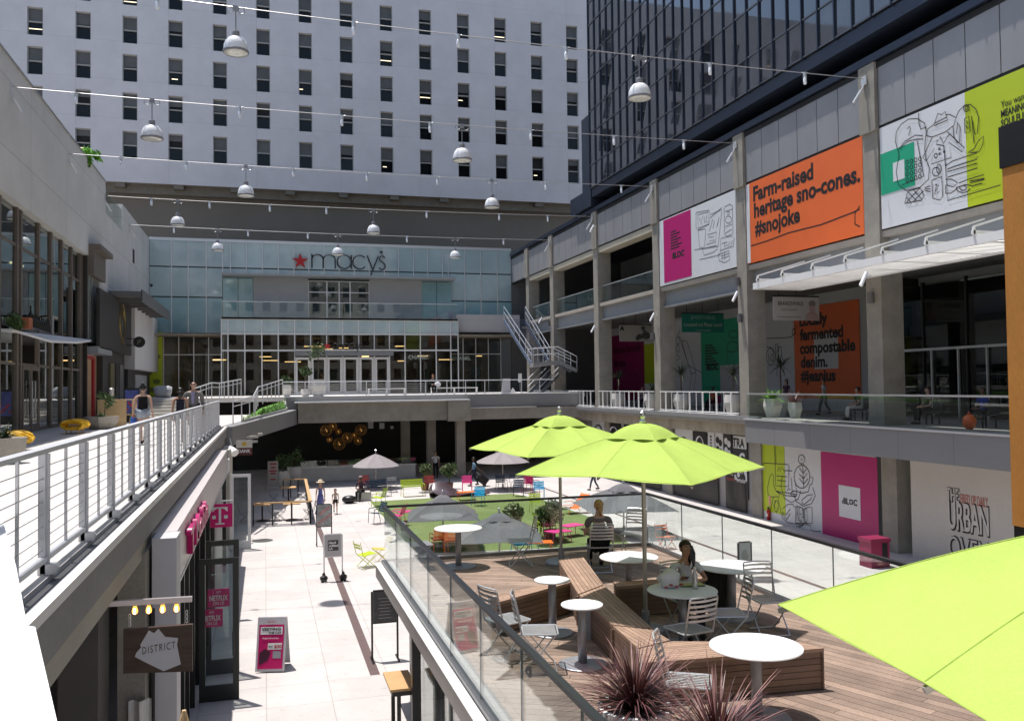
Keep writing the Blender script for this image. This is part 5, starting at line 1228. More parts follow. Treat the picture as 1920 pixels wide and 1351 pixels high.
text('lettering', '[EVERYTABLE]', pw_, t, P0(.5, .78), UX, UZ, w=W*.56, h=H*.22, cen=True, bold=-.01); text('lettering', 'Located on Plaza Level', pw_, t, P0(.5, .42), UX, UZ, w=W*.9, h=H*.2, cen=True, bold=.01); text('lettering', 'everytable', pw_, t, P0(.5, .1), UX, UZ, w=W*.36, h=H*.11, cen=True)
t, a, c = hang('white hanging banner with a pale portrait in front of the orange mural', 1449, 556, 1536, 601, 32.6, M('banner_cream', (.46, .43, .41), .5, amt=.03)); W = c.x-a.x; H = a.z-c.z; P0 = lambda u, v: V3((a.x+u*W, 32.575, c.z+v*H))
text('lettering', 'BRANDSWALK', ink, t, P0(.38, .72), UX, UZ, w=W*.56, h=H*.17, cen=True); text('lettering', 'FOOD & FASHION', M('print_tan', (.25, .17, .14), .5, amt=0), t, P0(.35, .45), UX, UZ, w=W*.36, h=H*.09, cen=True)
q = MB(); q.box(a.x+.08*W, 32.572, c.z+.13*H, a.x+.6*W, 32.578, c.z+.16*H); q.build('small_print', MATS['print_tan'], t)
q = MB(); q.prism([P0(u, v) for u, v in ((.68, .02), (.70, .25), (.78, .35), (.79, .42), (.9, .42), (.91, .35), (.97, .25), (.99, .02))], (0, -.004, 0)); q.ball(P0(.845, .58), .1*W*.75, .008, .24*H, 12, 8); q.build('portrait', M('portrait_rose', (.44, .30, .27), .5, nz=4, amt=.15), t)
q = MB(); q.ball(P0(.845, .72), .08*W, .012, .15*H, 12, 6); q.build('portrait_hair', M('portrait_dark', (.2, .17, .16), .5, amt=.1), t)
t, a, c = hang('white hanging banner with a large black letter A in the magenta bay', 1161, 609, 1223, 640, 51.2, MATS['banner_cream']); W = c.x-a.x; H = a.z-c.z; P0 = lambda u, v: V3((a.x+u*W, 51.175, c.z+v*H))
text('lettering', 'A', ink, t, P0(.08, .8), UX, UZ, h=H*.28, cen=True, bold=.06)
q = MB(); q.ball(P0(.62, .3), .1*W, .01, .17*H); q.ball(P0(.8, .35), .14*W, .01, .22*H); q.ball(P0(.72, .82), .07*W, .01, .13*H); q.ball(P0(.55, .2), .07*W, .012, .14*H); q.prism([P0(u, v) for u, v in ((.68, .85), (.9, .5), (.95, .3), (.75, .4))], (0, -.006, 0)); q.build('picture', M('print_grey', (.10, .10, .10), .5, nz=6, amt=.8), t)
# lower wall panels
X = 20.82
t = mural('lime and white doodle wall beside the magenta panel at plaza level', X, 29, 0, 'mural')
MB().box(X, 26.1, 0, X+.06, 33.9, 3.55).build('white_panel', mwhite, t); pane(t, 'lime_panel', lime, X-.012, 1428, 1472, .35, 3.25, 920, .01)
Zb = lambda x, y: aX(1400+x/6, 820+y/6, X-.02)
st = [[(310, 95), (320, 290), (325, 540), (470, 550), (475, 320), (450, 300), (200, 285), (170, 310)], [(325, 95), (330, 300)], [(335, 430), (450, 440)], [(345, 480), (440, 490)], [(430, 370), (510, 375)], [(350, 380), (365, 325), (375, 380), (390, 330)], [(400, 340), (430, 390)], [(240, 640), (235, 560), (260, 440), (290, 400), (305, 440), (300, 520), (330, 600), (375, 640), (365, 665), (260, 665), (240, 640)], [(300, 670), (270, 800)], [(350, 680), (400, 900), (470, 960), (560, 970), (640, 960)],
      [(330, 600), (560, 640), (555, 665), (430, 650), (340, 605)], ell(620, 440, 88, 130), [(630, 320), (640, 560)], [(635, 400), (595, 350), (600, 330)], [(640, 400), (670, 350)], [(635, 460), (590, 410)], [(640, 460), (680, 400)], [(640, 520), (590, 460)], [(640, 520), (690, 460)], [(540, 480), (560, 600), (620, 625), (690, 610), (710, 530)], [(720, 440), (745, 450), (735, 520), (710, 530)], ell(615, 245, 35, 50, 60, 400), [(615, 260), (620, 245), (610, 240)], [(640, 290), (630, 320)],
      [(500, 450), (510, 600), (560, 720), (640, 770), (730, 740), (770, 650), (740, 560)], [(400, 430), (385, 540), (420, 680), (500, 730), (580, 690), (605, 600)], [(620, 700), (680, 650), (740, 640), (720, 690), (650, 745), (620, 740), (620, 700)], ell(530, 630, 35, 30), [(450, 600), (470, 570), (490, 590)], [(400, 800), (460, 750), (520, 750), (540, 790)], [(395, 830), (440, 870), (490, 800)], [(395, 850), (450, 920), (490, 850)],
      [(550, 960), (550, 770), (600, 780), (640, 810), (690, 780), (735, 785), (735, 965), (650, 960), (550, 960)], [(640, 810), (645, 940)], [(640, 970), (560, 1000)], [(650, 970), (580, 1015)], [(660, 970), (720, 990), (720, 1040), (780, 1055), (835, 1050)], [(330, 700), (310, 780), (350, 800), (330, 850)], ell(330, 770, 25, 60)]
doodle('drawing', st, Zb, NX, .03, ink, t)
text('lettering', 'READ', M('ink_grey', (0, 0, 0)), t, Zb(565, 935), UY, UZ, w=.72, h=.62, bold=-.02)
t = mural('magenta wall panel with a white square logo reading BLOC', X, 27, 0, 'mural'); pane(t, 'magenta_panel', magenta, X-.012, 1540.5, 1646, .0, 3.18, 930, .01); pane(t, 'white_square', mwhite, X-.024, 1573, 1613, aX(1573, 966.5, X).z, aX(1573, 908, X).z, 940, .01)
wtext(t, 'BL', (1581.7, 943.6), (1591.8, 945), X-.028, .215, bold=.04); wtext(t, 'C', (1600.2, 946.8), (1607.3, 947.8), X-.028, .215, bold=.04)
a, c = aX(1592.6, 935.2, X-.026), aX(1599.4, 946.0, X-.026); q = MB(); w_ = .05
q.box(X-.03, a.y-w_, c.z, X-.026, a.y, a.z); q.box(X-.03, c.y, c.z, X-.026, c.y+w_, a.z); q.box(X-.03, c.y+w_, a.z-w_, X-.026, a.y-w_, a.z); q.box(X-.03, c.y+w_, c.z, X-.026, a.y-w_, c.z+w_); q.build('lettering', ink, t)
wtext(t, 'THE', (1579, 943), (1580.8, 943), X-.028, .12)
fe = thing('fire_extinguisher', 'red fire extinguisher hung on the lime doodle panel', 'fire extinguisher', aX(1441, 972, X-.1)); p = aX(1441, 962, X-.09); redx = M('extinguisher_red', (.42, .015, .01), .35, amt=.03)
MB().lathe(p, [(.0, -.28), (.075, -.27), (.08, .1), (.05, .18), (.03, .2)], 12).build('cylinder', redx, fe, smooth=True); MB().box(p.x-.03, p.y-.03, p.z+.2, p.x+.03, p.y+.06, p.z+.27).build('valve', black, fe); MB().box(p.x-.083, p.y-.05, p.z-.12, p.x-.079, p.y+.05, p.z).build('tag', white, fe); MB().box(X-.03, p.y-.08, p.z+.35, X-.013, p.y+.08, p.z+.75).build('sign', M('notice_tan', (.6, .3, .2), .5, amt=.05), fe)
# letters on the cream wall
t = thing('wall_lettering', 'raised black and white letters of a restaurant name on the cream wall', 'sign', (20.8, 17.5, 1.2)); X = 20.835; cr = M('letter_face', (.58, .56, .53), .5, amt=0)
for b_, l, r, cap, bd in (('THE', (1776, 937), (1798, 942), .42, -.01), ('URBAN', (1779, 990), (1855, 1002), .85, .0), ('OVEN', (1780, 1043), (1856, 1059), .68, -.02)):
    wtext(t, b_, (l[0]+.7, l[1]+.6), (r[0]+1.2, r[1]+.6), X-.002, cap, ink, bd+.05, .012); wtext(t, b_, l, r, X-.016, cap, cr, bd+.012, .02)
wtext(t, 'FIRED UP DAILY.', (1801, 943), (1854, 951), X-.006, .30, M('letter_red', (.45, .10, .08), .5, amt=0), .0)
# trash bin
p = aZ(1650, 1064, 0); t = thing('litter_bin', 'square magenta litter bin standing by the concrete column', 'litter bin', (p.x, p.y, 0)); mb3 = M('bin_magenta', (.22, .014, .06), .45, nz=3, amt=.1)
MB().box(p.x-.33, p.y-.02, 0, p.x+.36, p.y+.55, .8).build('bin_body', mb3, t); MB().box(p.x-.36, p.y-.05, .802, p.x+.39, p.y+.58, .92).build('lid', mb3, t); MB().box(p.x+.08, p.y-.024, .25, p.x+.28, p.y-.021, .78).build('opening', black, t)
# black poster hoardings further along
X = 20.86
bk = M('hoarding_black', (.018, .017, .017), .55, amt=.1, nz=2)
def hoard(label, x0, x1, ztop, seq, zb=.05):
    t = thing('hoarding', label, 'banner', (X, aX((x0+x1)/2, 900, X).y, 0)); a, c = aX(x0, 900, X).y, aX(x1, 900, X).y
    b = MB(); b.grid(lambda u, v: (X-.05-.05*math.sin(u*9)*math.sin(PI*v), a+(c-a)*u, zb+(ztop-zb)*v), 24, 6); b.build('banner', bk, t)
    for k, (s_, col) in enumerate(seq):
        f = (k+.25)/len(seq); y = a+(c-a)*f; text('lettering', s_, MATS['letter_red2'] if col else MATS['sign_white2'], t, (X-.12, y, ztop*.72), UY, UZ, w=abs(c-a)/len(seq)*.85, cap=.20)
    return t
M('letter_red2', (.4, .04, .04), .5, amt=0)
hoard('loose black banner with white and red words along the lower arcade', 1260, 1348, 1.75, [('free market.', 0), ('food', 1), ('free market', 0), ('drink', 1)])
hoard('black banner on doors with white and red words by the column', 1362, 1400, 1.9, [('more', 1), ('free market', 0)])
hoard('farther black banner behind the grey parasol with faint words', 1140, 1240, 1.8, [('market', 0), ('food', 1), ('free ma', 0), ('free ma', 0)])
POST = [(1112, 1136, 0), (1140, 1165, 1), (1172, 1198, 2), (1200, 1240, 0), (1242, 1262, 2), (1268, 1300, 3), (1302, 1326, 1), (1329, 1341, 4), (1343, 1357, 5), (1359, 1373, 6)]
for i, (x0, x1, k) in enumerate(POST):
    a, c = aX(x0, 860, X).y, aX(x1, 860, X).y; t = thing('poster', 'black and white poster, %s from the left on the lower arcade wall' % ['first', 'second', 'third', 'fourth', 'fifth', 'sixth', 'seventh', 'eighth', 'ninth', 'tenth'][i], 'poster', (X, (a+c)/2, 1.9), group='black and white posters on the lower arcade wall')
    z0, z1 = 1.95, 3.5; dk_p = k in (1, 2, 6); MB().box(X-.03, c, z0, X, a, z1).build('sheet', bk if dk_p else mwhite, t); q = MB(); w_ = a-c; m2 = mwhite if dk_p else ink
    if k in (5, 6):
        for u, v in ((.3, .78), (.68, .7), (.3, .5), (.68, .42), (.4, .22)): q.tube([(X-.034, a-w_*u, z0+v*(z1-z0)), (X-.04, a-w_*u, z0+v*(z1-z0))], min(.16, w_*.24), 14)
    elif k == 3: q.ball((X-.03, a-w_*.5, z0+.6), .015, w_*.28, .6, 8, 8)
    elif k == 4:
        for v in range(9): q.box(X-.036, a-w_*.6, z0+.1+.15*v, X-.031, a-w_*.35, z0+.18+.15*v)
    else:
        q.tube([(X-.036, a-w_*.5+w_*.3*math.cos(s*.4), z0+.8+.5*math.sin(s*.4)) for s in range(12)], .05, 5)
        for v in range(4): q.box(X-.036, c+.08, z0+.12+.12*v, X-.031, c+w_*.5, z0+.17+.12*v)
    q.build('print', m2, t)
t = thing('poster', 'tall black poster with white boxed capital letters by the concrete column', 'poster', (X, aX(1386, 880, X).y, .5)); pane(t, 'sheet', bk, X-.05, 1374.5, 1401, .6, 3.5, 870)
for b_, (x0, x1), z0, cap in (('TRA', (1376, 1400), 2.95, .4), ('C', (1387, 1400), 2.1, .6), ('FOR', (1376, 1400), 1.5, .4)):
    if b_ != 'C': pane(t, 'label_box', mwhite, X-.06, x0, x1, z0-.06, z0+cap+.1, 870, .008)
    a, c = aX(x0+1, 870, X).y, aX(x1-1, 870, X).y; text('lettering', b_, ink if b_ != 'C' else mwhite, t, (X-.064, a, z0), UY, UZ, w=abs(a-c), cap=cap, bold=.03)
# ================================================================ lawn
def G(x, y, z=0): return aZ(x, y, z)
def turf(name, col):
    m = M(name, col, .95, nz=1.1, amt=.14, fine=.28, spec=.1); return m
lawn_pts = [(5.0, 30.3), (12.9, 29.4), (13.9, 36), (13.7, 42.8), (12.9, 45.6), (5.1, 45.0)]
struct('lawn', MB().prism([(x, y, .004) for x, y in lawn_pts], (0, 0, .022)), turf('turf', (.155, .20, .075)))
e = MB()
for i in range(len(lawn_pts)):
    p, q = lawn_pts[i], lawn_pts[(i+1) % len(lawn_pts)]; e.bar((p[0], p[1], .015), (q[0], q[1], .015), .12, .03)
struct('lawn_kerb', e, concl)
struct('manhole_cover', MB().lathe((aZ(492, 1013, 0).x, aZ(492, 1013, 0).y, 0), [(.40, .001), (.40, .006), (.34, .007), (0, .007)], 28), M('iron', (.08, .08, .08), .6, metal=.4, amt=.2))  # thin dark disc lying flat on the paving

# ================================================================ coloured chairs
CC = {'lime': (.50, .62, .03), 'navy': (.020, .045, .085), 'pink': (.80, .06, .28), 'magenta': (.38, .01, .10), 'cyan': (.02, .42, .68), 'orange': (.80, .17, .02), 'red': (.42, .06, .04), 'grey': (.30, .29, .29), 'yellow': (.62, .55, .10)}
def cm(c): return M('chair_'+c, CC[c], .4, nz=4, amt=.05)
PROTO = {}
def lawn_chair(kind, col, p, rz, label, sc=1.0):
    """seat .5 wide, faces +y"""
    key = kind; m = cm(col); G2 = 'coloured metal chairs around the lawn'
    if key in PROTO:
        o, m0 = PROTO[key]; return dup(o, p, rz, label, G2, sc, swap={m0: m})
    nm = {'arm': 'garden_chair', 'bench': 'garden_bench', 'lounge': 'sling_lounger', 'table': 'low_table', 'fold': 'folding_chair'}[kind]; cat = {'bench': 'bench', 'lounge': 'lounge chair', 'table': 'table'}.get(kind, 'chair')
    t = thing(nm, label, cat, (0, 0, 0), 0, G2); w_ = .6 if kind == 'bench' else .26
    def add(name, b): b.build(name, m).parent = t
    if kind in ('arm', 'bench', 'fold'):
        zs_ = .42; b = MB()
        for k in range(6): b.obox((0, -.2+.08*k, zs_+.01*k-.02), (w_-.02, 0, 0), (0, .033, .004), (0, 0, .006))
        add('seat', b); b = MB(); nb = 5 if kind != 'fold' else 2
        for k in range(nb): z = (.50+.085*k) if kind != 'fold' else .66+.1*k; b.obox((0, -.27-.28*(z-.42), z), (w_-.02, 0, 0), (0, .006, .0), (0, -.012, .034))
        add('backrest', b)
        for s in (-1, 1):
            if kind == 'fold':
                b = MB(); b.tube([(s*w_, .22, 0), (s*w_, -.26, .42), (s*w_, -.36, .86)], .012, 5); add('leg', b); b = MB(); b.tube([(s*(w_-.03), -.26, 0), (s*(w_-.03), .2, .42)], .012, 5); add('leg', b)
            else:
                b = MB(); b.tube([(s*w_, .24, 0), (s*w_, .2, .62)], .014, 5); add('leg', b); b = MB(); b.tube([(s*w_, -.36, 0), (s*w_, -.25, .42), (s*w_, -.42, .9)], .014, 5); add('leg', b)
                b = MB(); b.tube([(s*w_, .2, .62), (s*w_, -.02, .64), (s*w_, -.32, .62)], .018, 5); add('armrest', b)
    elif kind == 'lounge':
        b = MB(); b.grid(lambda u, v: (-.27+.54*u, .35-.75*v, .34-.12*math.sin(PI*v)), 4, 8); add('seat', b); b = MB(); b.grid(lambda u, v: (-.27+.54*u, -.4-.45*v, .34+.48*v), 4, 6); add('backrest', b)
        for s in (-1, 1):
            b = MB(); b.tube([(s*.29, .4, 0), (s*.29, .35, .36), (s*.29, -.4, .34), (s*.29, -.86, .84)], .016, 5); add('leg', b); b = MB(); b.tube([(s*.29, -.75, 0), (s*.29, -.3, .52), (s*.29, .2, .52)], .016, 5); add('armrest', b)
    else:
        b = MB(); b.box(-.45, -.3, .40, .45, .3, .425); add('table_top', b)
        for sx in (-1, 1):
            for sy in (-1, 1): b = MB(); b.tube([(sx*.42, sy*.27, 0), (sx*.38, sy*.24, .4)], .014, 5); add('leg', b)
    PROTO[key] = (t, m.name); t.location = p; t.rotation_euler = (0, 0, rz); t.scale = (sc,)*3; return t
LC = [('bench', 'navy', 711, 931, 200, 'navy slatted double chair behind the lawn edge under the mauve parasol'), ('arm', 'red', 682, 921, 170, 'dark red chair just behind the seated man'), ('fold', 'grey', 735, 922, 175, 'thin pale folding chair right of the navy double chair'),
      ('bench', 'lime', 775, 930, 185, 'wide lime double chair on the far lawn edge'), ('arm', 'lime', 709, 948, 60, 'lime chair at the near left lawn corner'), ('arm', 'red', 806, 922, 180, 'red chair peeking left of the dark sculpture'), ('arm', 'pink', 876, 922, 170, 'bright pink chair behind the dark sculpture'),
      ('arm', 'navy', 941, 921, 180, 'navy chair under the far right mauve parasol'), ('fold', 'navy', 966, 916, 180, 'farthest navy folding chair beside the mauve parasol'), ('arm', 'navy', 972, 931, 160, 'dark green blue chair in front of the magenta chairs'), ('arm', 'magenta', 988, 924, 150, 'magenta chair leaning left in a pair'), ('arm', 'magenta', 1000, 922, 200, 'magenta chair on the right of a pair'),
      ('arm', 'cyan', 1011, 935, 165, 'pale blue chair at the right lawn edge'), ('arm', 'cyan', 896, 948, 150, 'bright blue chair in front of the dark sculpture'), ('lounge', 'orange', 1072, 962, 110, 'orange sling lounger at the right lawn edge'), ('arm', 'pink', 743, 984, 60, 'pink seated red chair inside the left lawn edge'), ('table', 'pink', 765, 976, 10, 'small pink stool half behind the grey parasol'),
      ('arm', 'orange', 822, 1032, 5, 'left orange slatted chair of a pair below the grey parasols'), ('arm', 'orange', 846, 1034, -5, 'right orange slatted chair of a pair below the grey parasols'), ('table', 'pink', 1047, 1016, 15, 'pink low table in front of the potted trees'), ('table', 'pink', 1072, 1004, 20, 'pink bench seat right of the pink low table'), ('arm', 'lime', 1020, 1008, 190, 'lime chair holding the small seated person'), ('arm', 'magenta', 1036, 1012, 185, 'dark pink chair beside the pink low table'),
      ('table', 'cyan', 984, 1040, 10, 'bright blue low table against the deck edge'), ('table', 'orange', 1012, 1038, -10, 'orange low table beside the bright blue one'), ('fold', 'lime', 688, 1062, -70, 'yellow green folding chair on the paving left of the deck'), ('fold', 'yellow', 712, 1052, 100, 'yellow folding chair at the deck corner'), ('fold', 'navy', 1235, 1032, 170, 'dark folding chair on the paving right of the deck'), ('fold', 'orange', 1250, 1028, 190, 'orange folding chair on the paving right of the deck'),
      ('arm', 'navy', 705, 980, 110, 'olive grey chair seen through the left corner of the glass guard'), ('table', 'orange', 874, 937, 0, 'small orange stool by the bright blue chair'), ('arm', 'lime', 1006, 962, 175, 'lime chair behind the right potted tree')]
for k, c_, x, y, a, lab in LC: lawn_chair(k, c_, G(x, y, .026 if 690 < x < 1100 and 935 < y else 0), R_(a), lab)
# ================================================================ grey parasols
G2 = 'grey parasols around the lawn'
def par2(px, pyt, pybase, Rpx, mat, rz, label, n, zr_off, vent=True):
    p = G(px, pybase); d = (p-CAM).dot(FW); za = (aD(px, pyt, d)).z; R = Rpx*d/F; parasol((p.x, p.y, 0), R, za-.12, za-zr_off-.12, mat, rz, label, n, vent, G2)
par2(705, 846, 915, 46, pinkf, .3, 'mauve grey parasol at the far left of the lawn', 8, .72, False); par2(943, 841, 917, 52, pinkf, .2, 'mauve grey parasol at the far right of the lawn', 8, .62, False)
par2(831, 924, 1026, 92, greyf, R_(35), 'grey parasol behind the sunny deck table', 4, .72); par2(937, 958, 1058, 108, greyf, R_(32), 'grey parasol left of the potted trees, lowest of three', 4, .70); par2(1170, 903, 1000, 112, greyf, R_(38), 'grey parasol behind the blonde woman', 4, .86)
# ================================================================ dark wave sculpture seat
wc = G(855, 930); sc_ = thing('wave_seat', 'glossy dark wave shaped seat sculpture on the far lawn', 'bench', wc)
WB = [(804, 917), (808, 908), (816, 903.5), (826, 902), (836, 904.5), (846, 911), (856, 918), (868, 922.5), (880, 921), (890, 917.5), (900, 916), (910, 917), (918, 922)]
WF = [(806, 918), (812, 922), (820, 926.5), (832, 928.5), (844, 929), (856, 928.5), (868, 927), (880, 924.5), (890, 922.5), (899, 922), (907, 924), (913, 928), (917, 927)]
WG = [(810, 921), (815, 927), (824, 931), (834, 933), (844, 934), (856, 934), (868, 934.5), (880, 935), (890, 936), (898, 937.5), (905, 938), (911, 937), (916, 930)]
def sm(L, u):
    f = u*(len(L)-1); i = min(int(f), len(L)-2); f -= i; p = [L[max(0, min(len(L)-1, i+k))] for k in (-1, 0, 1, 2)]
    return tuple(.5*(2*p[1][c]+(p[2][c]-p[0][c])*f+(2*p[0][c]-5*p[1][c]+4*p[2][c]-p[3][c])*f*f+(3*p[1][c]-p[0][c]-3*p[2][c]+p[3][c])*f**3) for c in (0, 1))
YW = wc.y
def wback(u): return aY(*sm(WB, u), YW+.75)
def wfront(u): return aY(*sm(WF, u), YW-.55)
def wfoot(u): p = aY(*sm(WG, u), YW-.35); return V3((p.x, p.y, max(.0, p.z)))
b = MB(); b.grid(lambda u, v: wfront(u).lerp(wback(u), v)-V3((0, 0, .26*math.sin(PI*v)*(1-u*.6))), 40, 10); b.grid(lambda u, v: wfoot(u).lerp(wfront(u), v)+V3((0, .12*math.sin(PI*v), 0)), 40, 6)
b.grid(lambda u, v: wback(u).lerp(V3((wback(u).x, YW+.5, 0)), v), 40, 4)
b.build('seat_shell', M('wave_gloss', (.075, .05, .058), .22, nz=2, amt=.1, coat=.5), sc_, smooth=True)

# ================================================================ trees, plants
leafm = M('leaf_green', (.055, .10, .025), .55, nz=9, amt=.3, island=.45); leafl = M('leaf_pale', (.16, .20, .09), .5, nz=9, amt=.2, island=.4); barkm = M('bark', (.10, .075, .05), .9, nz=9, amt=.3); potw = M('pot_white', (.62, .60, .56), .6, nz=3, amt=.08); potc = M('pot_concrete', (.36, .33, .29), .85, nz=4, amt=.2)
def leafcloud(b, c, R, n, s, sq=1.0, hole=.15):
    lumps = [V3((random.gauss(0, .5), random.gauss(0, .5), random.gauss(0, .42))) for _ in range(9)]
    for k in range(n):
        l = random.choice(lumps); d = V3((random.gauss(0, 1), random.gauss(0, 1), random.gauss(0, 1))).normalized()*(random.random()**.4)*.45; p = l*.75+d
        if p.length > 1.05: continue
        p = V3((p.x*R, p.y*R, p.z*R*sq))+c; a = V3((random.gauss(0, 1), random.gauss(0, 1), random.gauss(0, .7))).normalized(); e = a.orthogonal().normalized(); f = a.cross(e); q = s*(.6+.8*random.random())
        b.add([p-e*q*.35, p-f*q*.9, p+e*q*.35, p+f*q*.9], [(0, 1, 2, 3)])
def small_tree(x, ybase, ytop, wpx, label):
    p = G(x, ybase); d = (p-CAM).dot(FW); top = aD(x, ytop, d).z; R = wpx*d/F/2; t = thing('small_tree', label, 'tree', p, group='small trees on the lawn'); c = V3((p.x, p.y, top-R*.85))
    b = MB(); b.tube([p, p+V3((.03, 0, (c.z)*.5)), V3((p.x, p.y, c.z-R*.3))], [.05, .035, .03], 7)
    for k in range(6): a = k*1.05; b.tube([V3((p.x, p.y, c.z-R*.6+.04*k)), c+V3((R*.6*math.cos(a), R*.6*math.sin(a), R*.25*math.sin(k*2)))], [.022, .006], 5)
    b.build('trunk', barkm, t); b = MB(); leafcloud(b, c, R, 1100, .085, .9); b.build('crown', leafm, t); b = MB(); leafcloud(b, c, R*1.03, 620, .08, .9); b.build('crown', leafl, t)
    MB().lathe((p.x, p.y, 0), [(.2, 0), (.26, .35), (.22, .36), (0, .33)], 14).build('pot', M('pot_rust', (.2, .09, .06), .7, amt=.1), t)
small_tree(797, 918, 868, 30, 'round small tree left of the dark sculpture'); small_tree(842, 916, 866, 34, 'round small tree behind the dark sculpture'); small_tree(965, 1014, 942, 50, 'small tree on the near lawn, left of two'); small_tree(1031, 1010, 938, 52, 'small tree on the near lawn, right of two')
def blades(b, c, n, L0, L1, w_, droop, up=.6, cone=1.0, seed=0):
    rr = random.Random(seed)
    for k in range(n):
        a = rr.random()*6.283; el = up+rr.random()*(1.45-up); L = L0+(L1-L0)*rr.random(); d = V3((math.cos(a)*math.cos(el)*cone, math.sin(a)*math.cos(el)*cone, math.sin(el))); sd = V3((-math.sin(a), math.cos(a), 0)); pts = []; n5 = 6
        dr = droop*(.5+rr.random())
        for i in range(n5+1): f = i/n5; pts.append(c+d*L*f+V3((0, 0, -dr*L*f*f))+V3((d.x, d.y, 0))*dr*.3*L*f*f)
        base = len(b.v)
        for i, p in enumerate(pts): f = i/n5; ww = w_*(1-f)**.7*(.5+.5*min(1, f*4)); b.v += [tuple(p-sd*ww), tuple(p+sd*ww)]
        for i in range(n5): b.f.append((base+2*i, base+2*i+1, base+2*i+3, base+2*i+2))
redg = M('red_grass', (.085, .030, .032), .45, nz=8, amt=.3, island=.5); redl = M('red_grass_pale', (.27, .14, .125), .5, nz=8, amt=.2, island=.4)
c = aZ(1190, 1322, DZ+.50); t = thing('planter', 'white planter of tall dark red grass in front of the bench', 'planter', (c.x, c.y, DZ))
MB().lathe((c.x, c.y, DZ), [(.24, 0), (.33, .46), (.33, .5), (.29, .5), (.28, .44), (0, .44)], 28).build('pot', white, t)
b = MB(); blades(b, c+V3((0, 0, -.06)), 420, .4, 1.05, .011, .42, .3, 1, 5); b.build('foliage', redg, t); b = MB(); blades(b, c+V3((0, 0, -.06)), 130, .45, 1.05, .010, .35, .4, 1, 6); b.build('foliage', redl, t)
c = aZ(1345, 1400, DZ+.50); t = thing('planter', 'second planter of tall red grass at the bottom edge', 'planter', (c.x, c.y, DZ)); MB().lathe((c.x, c.y, DZ), [(.24, 0), (.33, .46), (.33, .5), (.29, .5), (.28, .44), (0, .44)], 28).build('pot', white, t)
b = MB(); blades(b, c+V3((0, 0, -.06)), 260, .35, 1.0, .011, .4, .3, 1, 8); b.build('foliage', redg, t); b = MB(); blades(b, c+V3((0, 0, -.06)), 140, .4, 1.05, .010, .3, .45, 1, 9); b.build('foliage', redl, t)
drac = M('dracaena', (.035, .055, .022), .5, nz=6, amt=.2, island=.35); brig = M('bright_leaf', (.12, .33, .02), .5, nz=6, amt=.2, island=.4)
def potted(p, h, R, pm, kind, label, stem=0, n=8, name='potted_plant'):
    t = thing(name, label, 'potted plant', p); sg = 6 if kind in ('bright', 'cordyline') else 20
    MB().lathe(p, [(R*.62, 0), (R*1.0, h*.62), (R*.88, h), (R*.78, h), (R*.74, h*.9), (0, h*.9)], sg).build('pot', pm, t); c = p+V3((0, 0, h*.9+stem)); b = MB()
    if stem: s = MB(); s.tube([p+V3((0, 0, h*.85)), c], [.045, .03], 6); s.build('stem', barkm, t)
    if kind == 'drac': blades(b, c, 60, .5, 1.15, .032, .35, -.1, 1, int(p.x*7)); m = drac
    elif kind == 'bright': blades(b, c, 90, .4, .85, .05, .35, .25, 1, 3); m = brig
    elif kind == 'cordyline': blades(b, c, 60, .4, .85, .03, .3, .3, 1, 4); m = M('cordyline', (.14, .035, .04), .5, amt=.2, island=.4)
    else: leafcloud(b, c+V3((0, 0, .3)), .42*(R/.3), 260, .11, 1.1); m = leafm
    b.build('foliage', m, t); return t
potted(aX(1449, 783, 19.65), .78, .42, potw, 'bright', 'white faceted pot with a bright green plant behind the balcony glass'); potted(aX(1491, 784, 19.62), .62, .30, potw, 'cordyline', 'white faceted pot with a red spiky plant behind the balcony glass')
for i, (x, y, s_) in enumerate(((1160, 768, 1.0), (1278, 769, 1.1), (1376, 773, 1.0), (1465, 770, 1.3), (1223, 768, .2))):
    p = aX(x, y, 20.9 if i != 3 else 21.8); p.z = 4.39; potted(p, .95, .45, potw, 'drac', ['tall spiky plant in a beige pot before the magenta mural', 'tall spiky plant in a beige pot before the white and green mural', 'tall spiky plant in a beige pot beside the grey column', 'tall spiky plant behind the white faceted pots', 'beige pot half hidden by the column'][i], s_)
for i, (x, y, h, R, st_) in enumerate(((538, 742, .75, .28, .1), (573, 742, .45, .30, .9), (597, 742, 1.05, .50, 1.6))): p = aY(x, y, 55.6); p.z = 5.37; potted(p, h, R, potw, 'leaf', ['slim white pot with a low plant at the terrace corner', 'low white pot with a thin leafy plant on the terrace', 'large white pot with a tall leafy plant on the terrace'][i], st_)
for i, (x, y, h, R) in enumerate(((531, 912, .95, .42), (553, 908, 1.1, .5))): p = G(x, y); potted(p, h, R, potw, 'leaf', ['slatted pale tub in the dark undercroft beside the banner stand', 'round pale tub in the dark undercroft'][i], .4)
b = MB()
for k in range(60): f = random.random(); q = gpts[0].lerp(gpts[1], f).lerp(gpts[0].lerp(gpts[2], f), random.random()); blades(b, q, 7, .15, .4, .02, .3, .7, 1, k)
b.build('grass_blades', M('bed_blade', (.13, .27, .04), .6, amt=.2, island=.35), gr, kind='stuff')
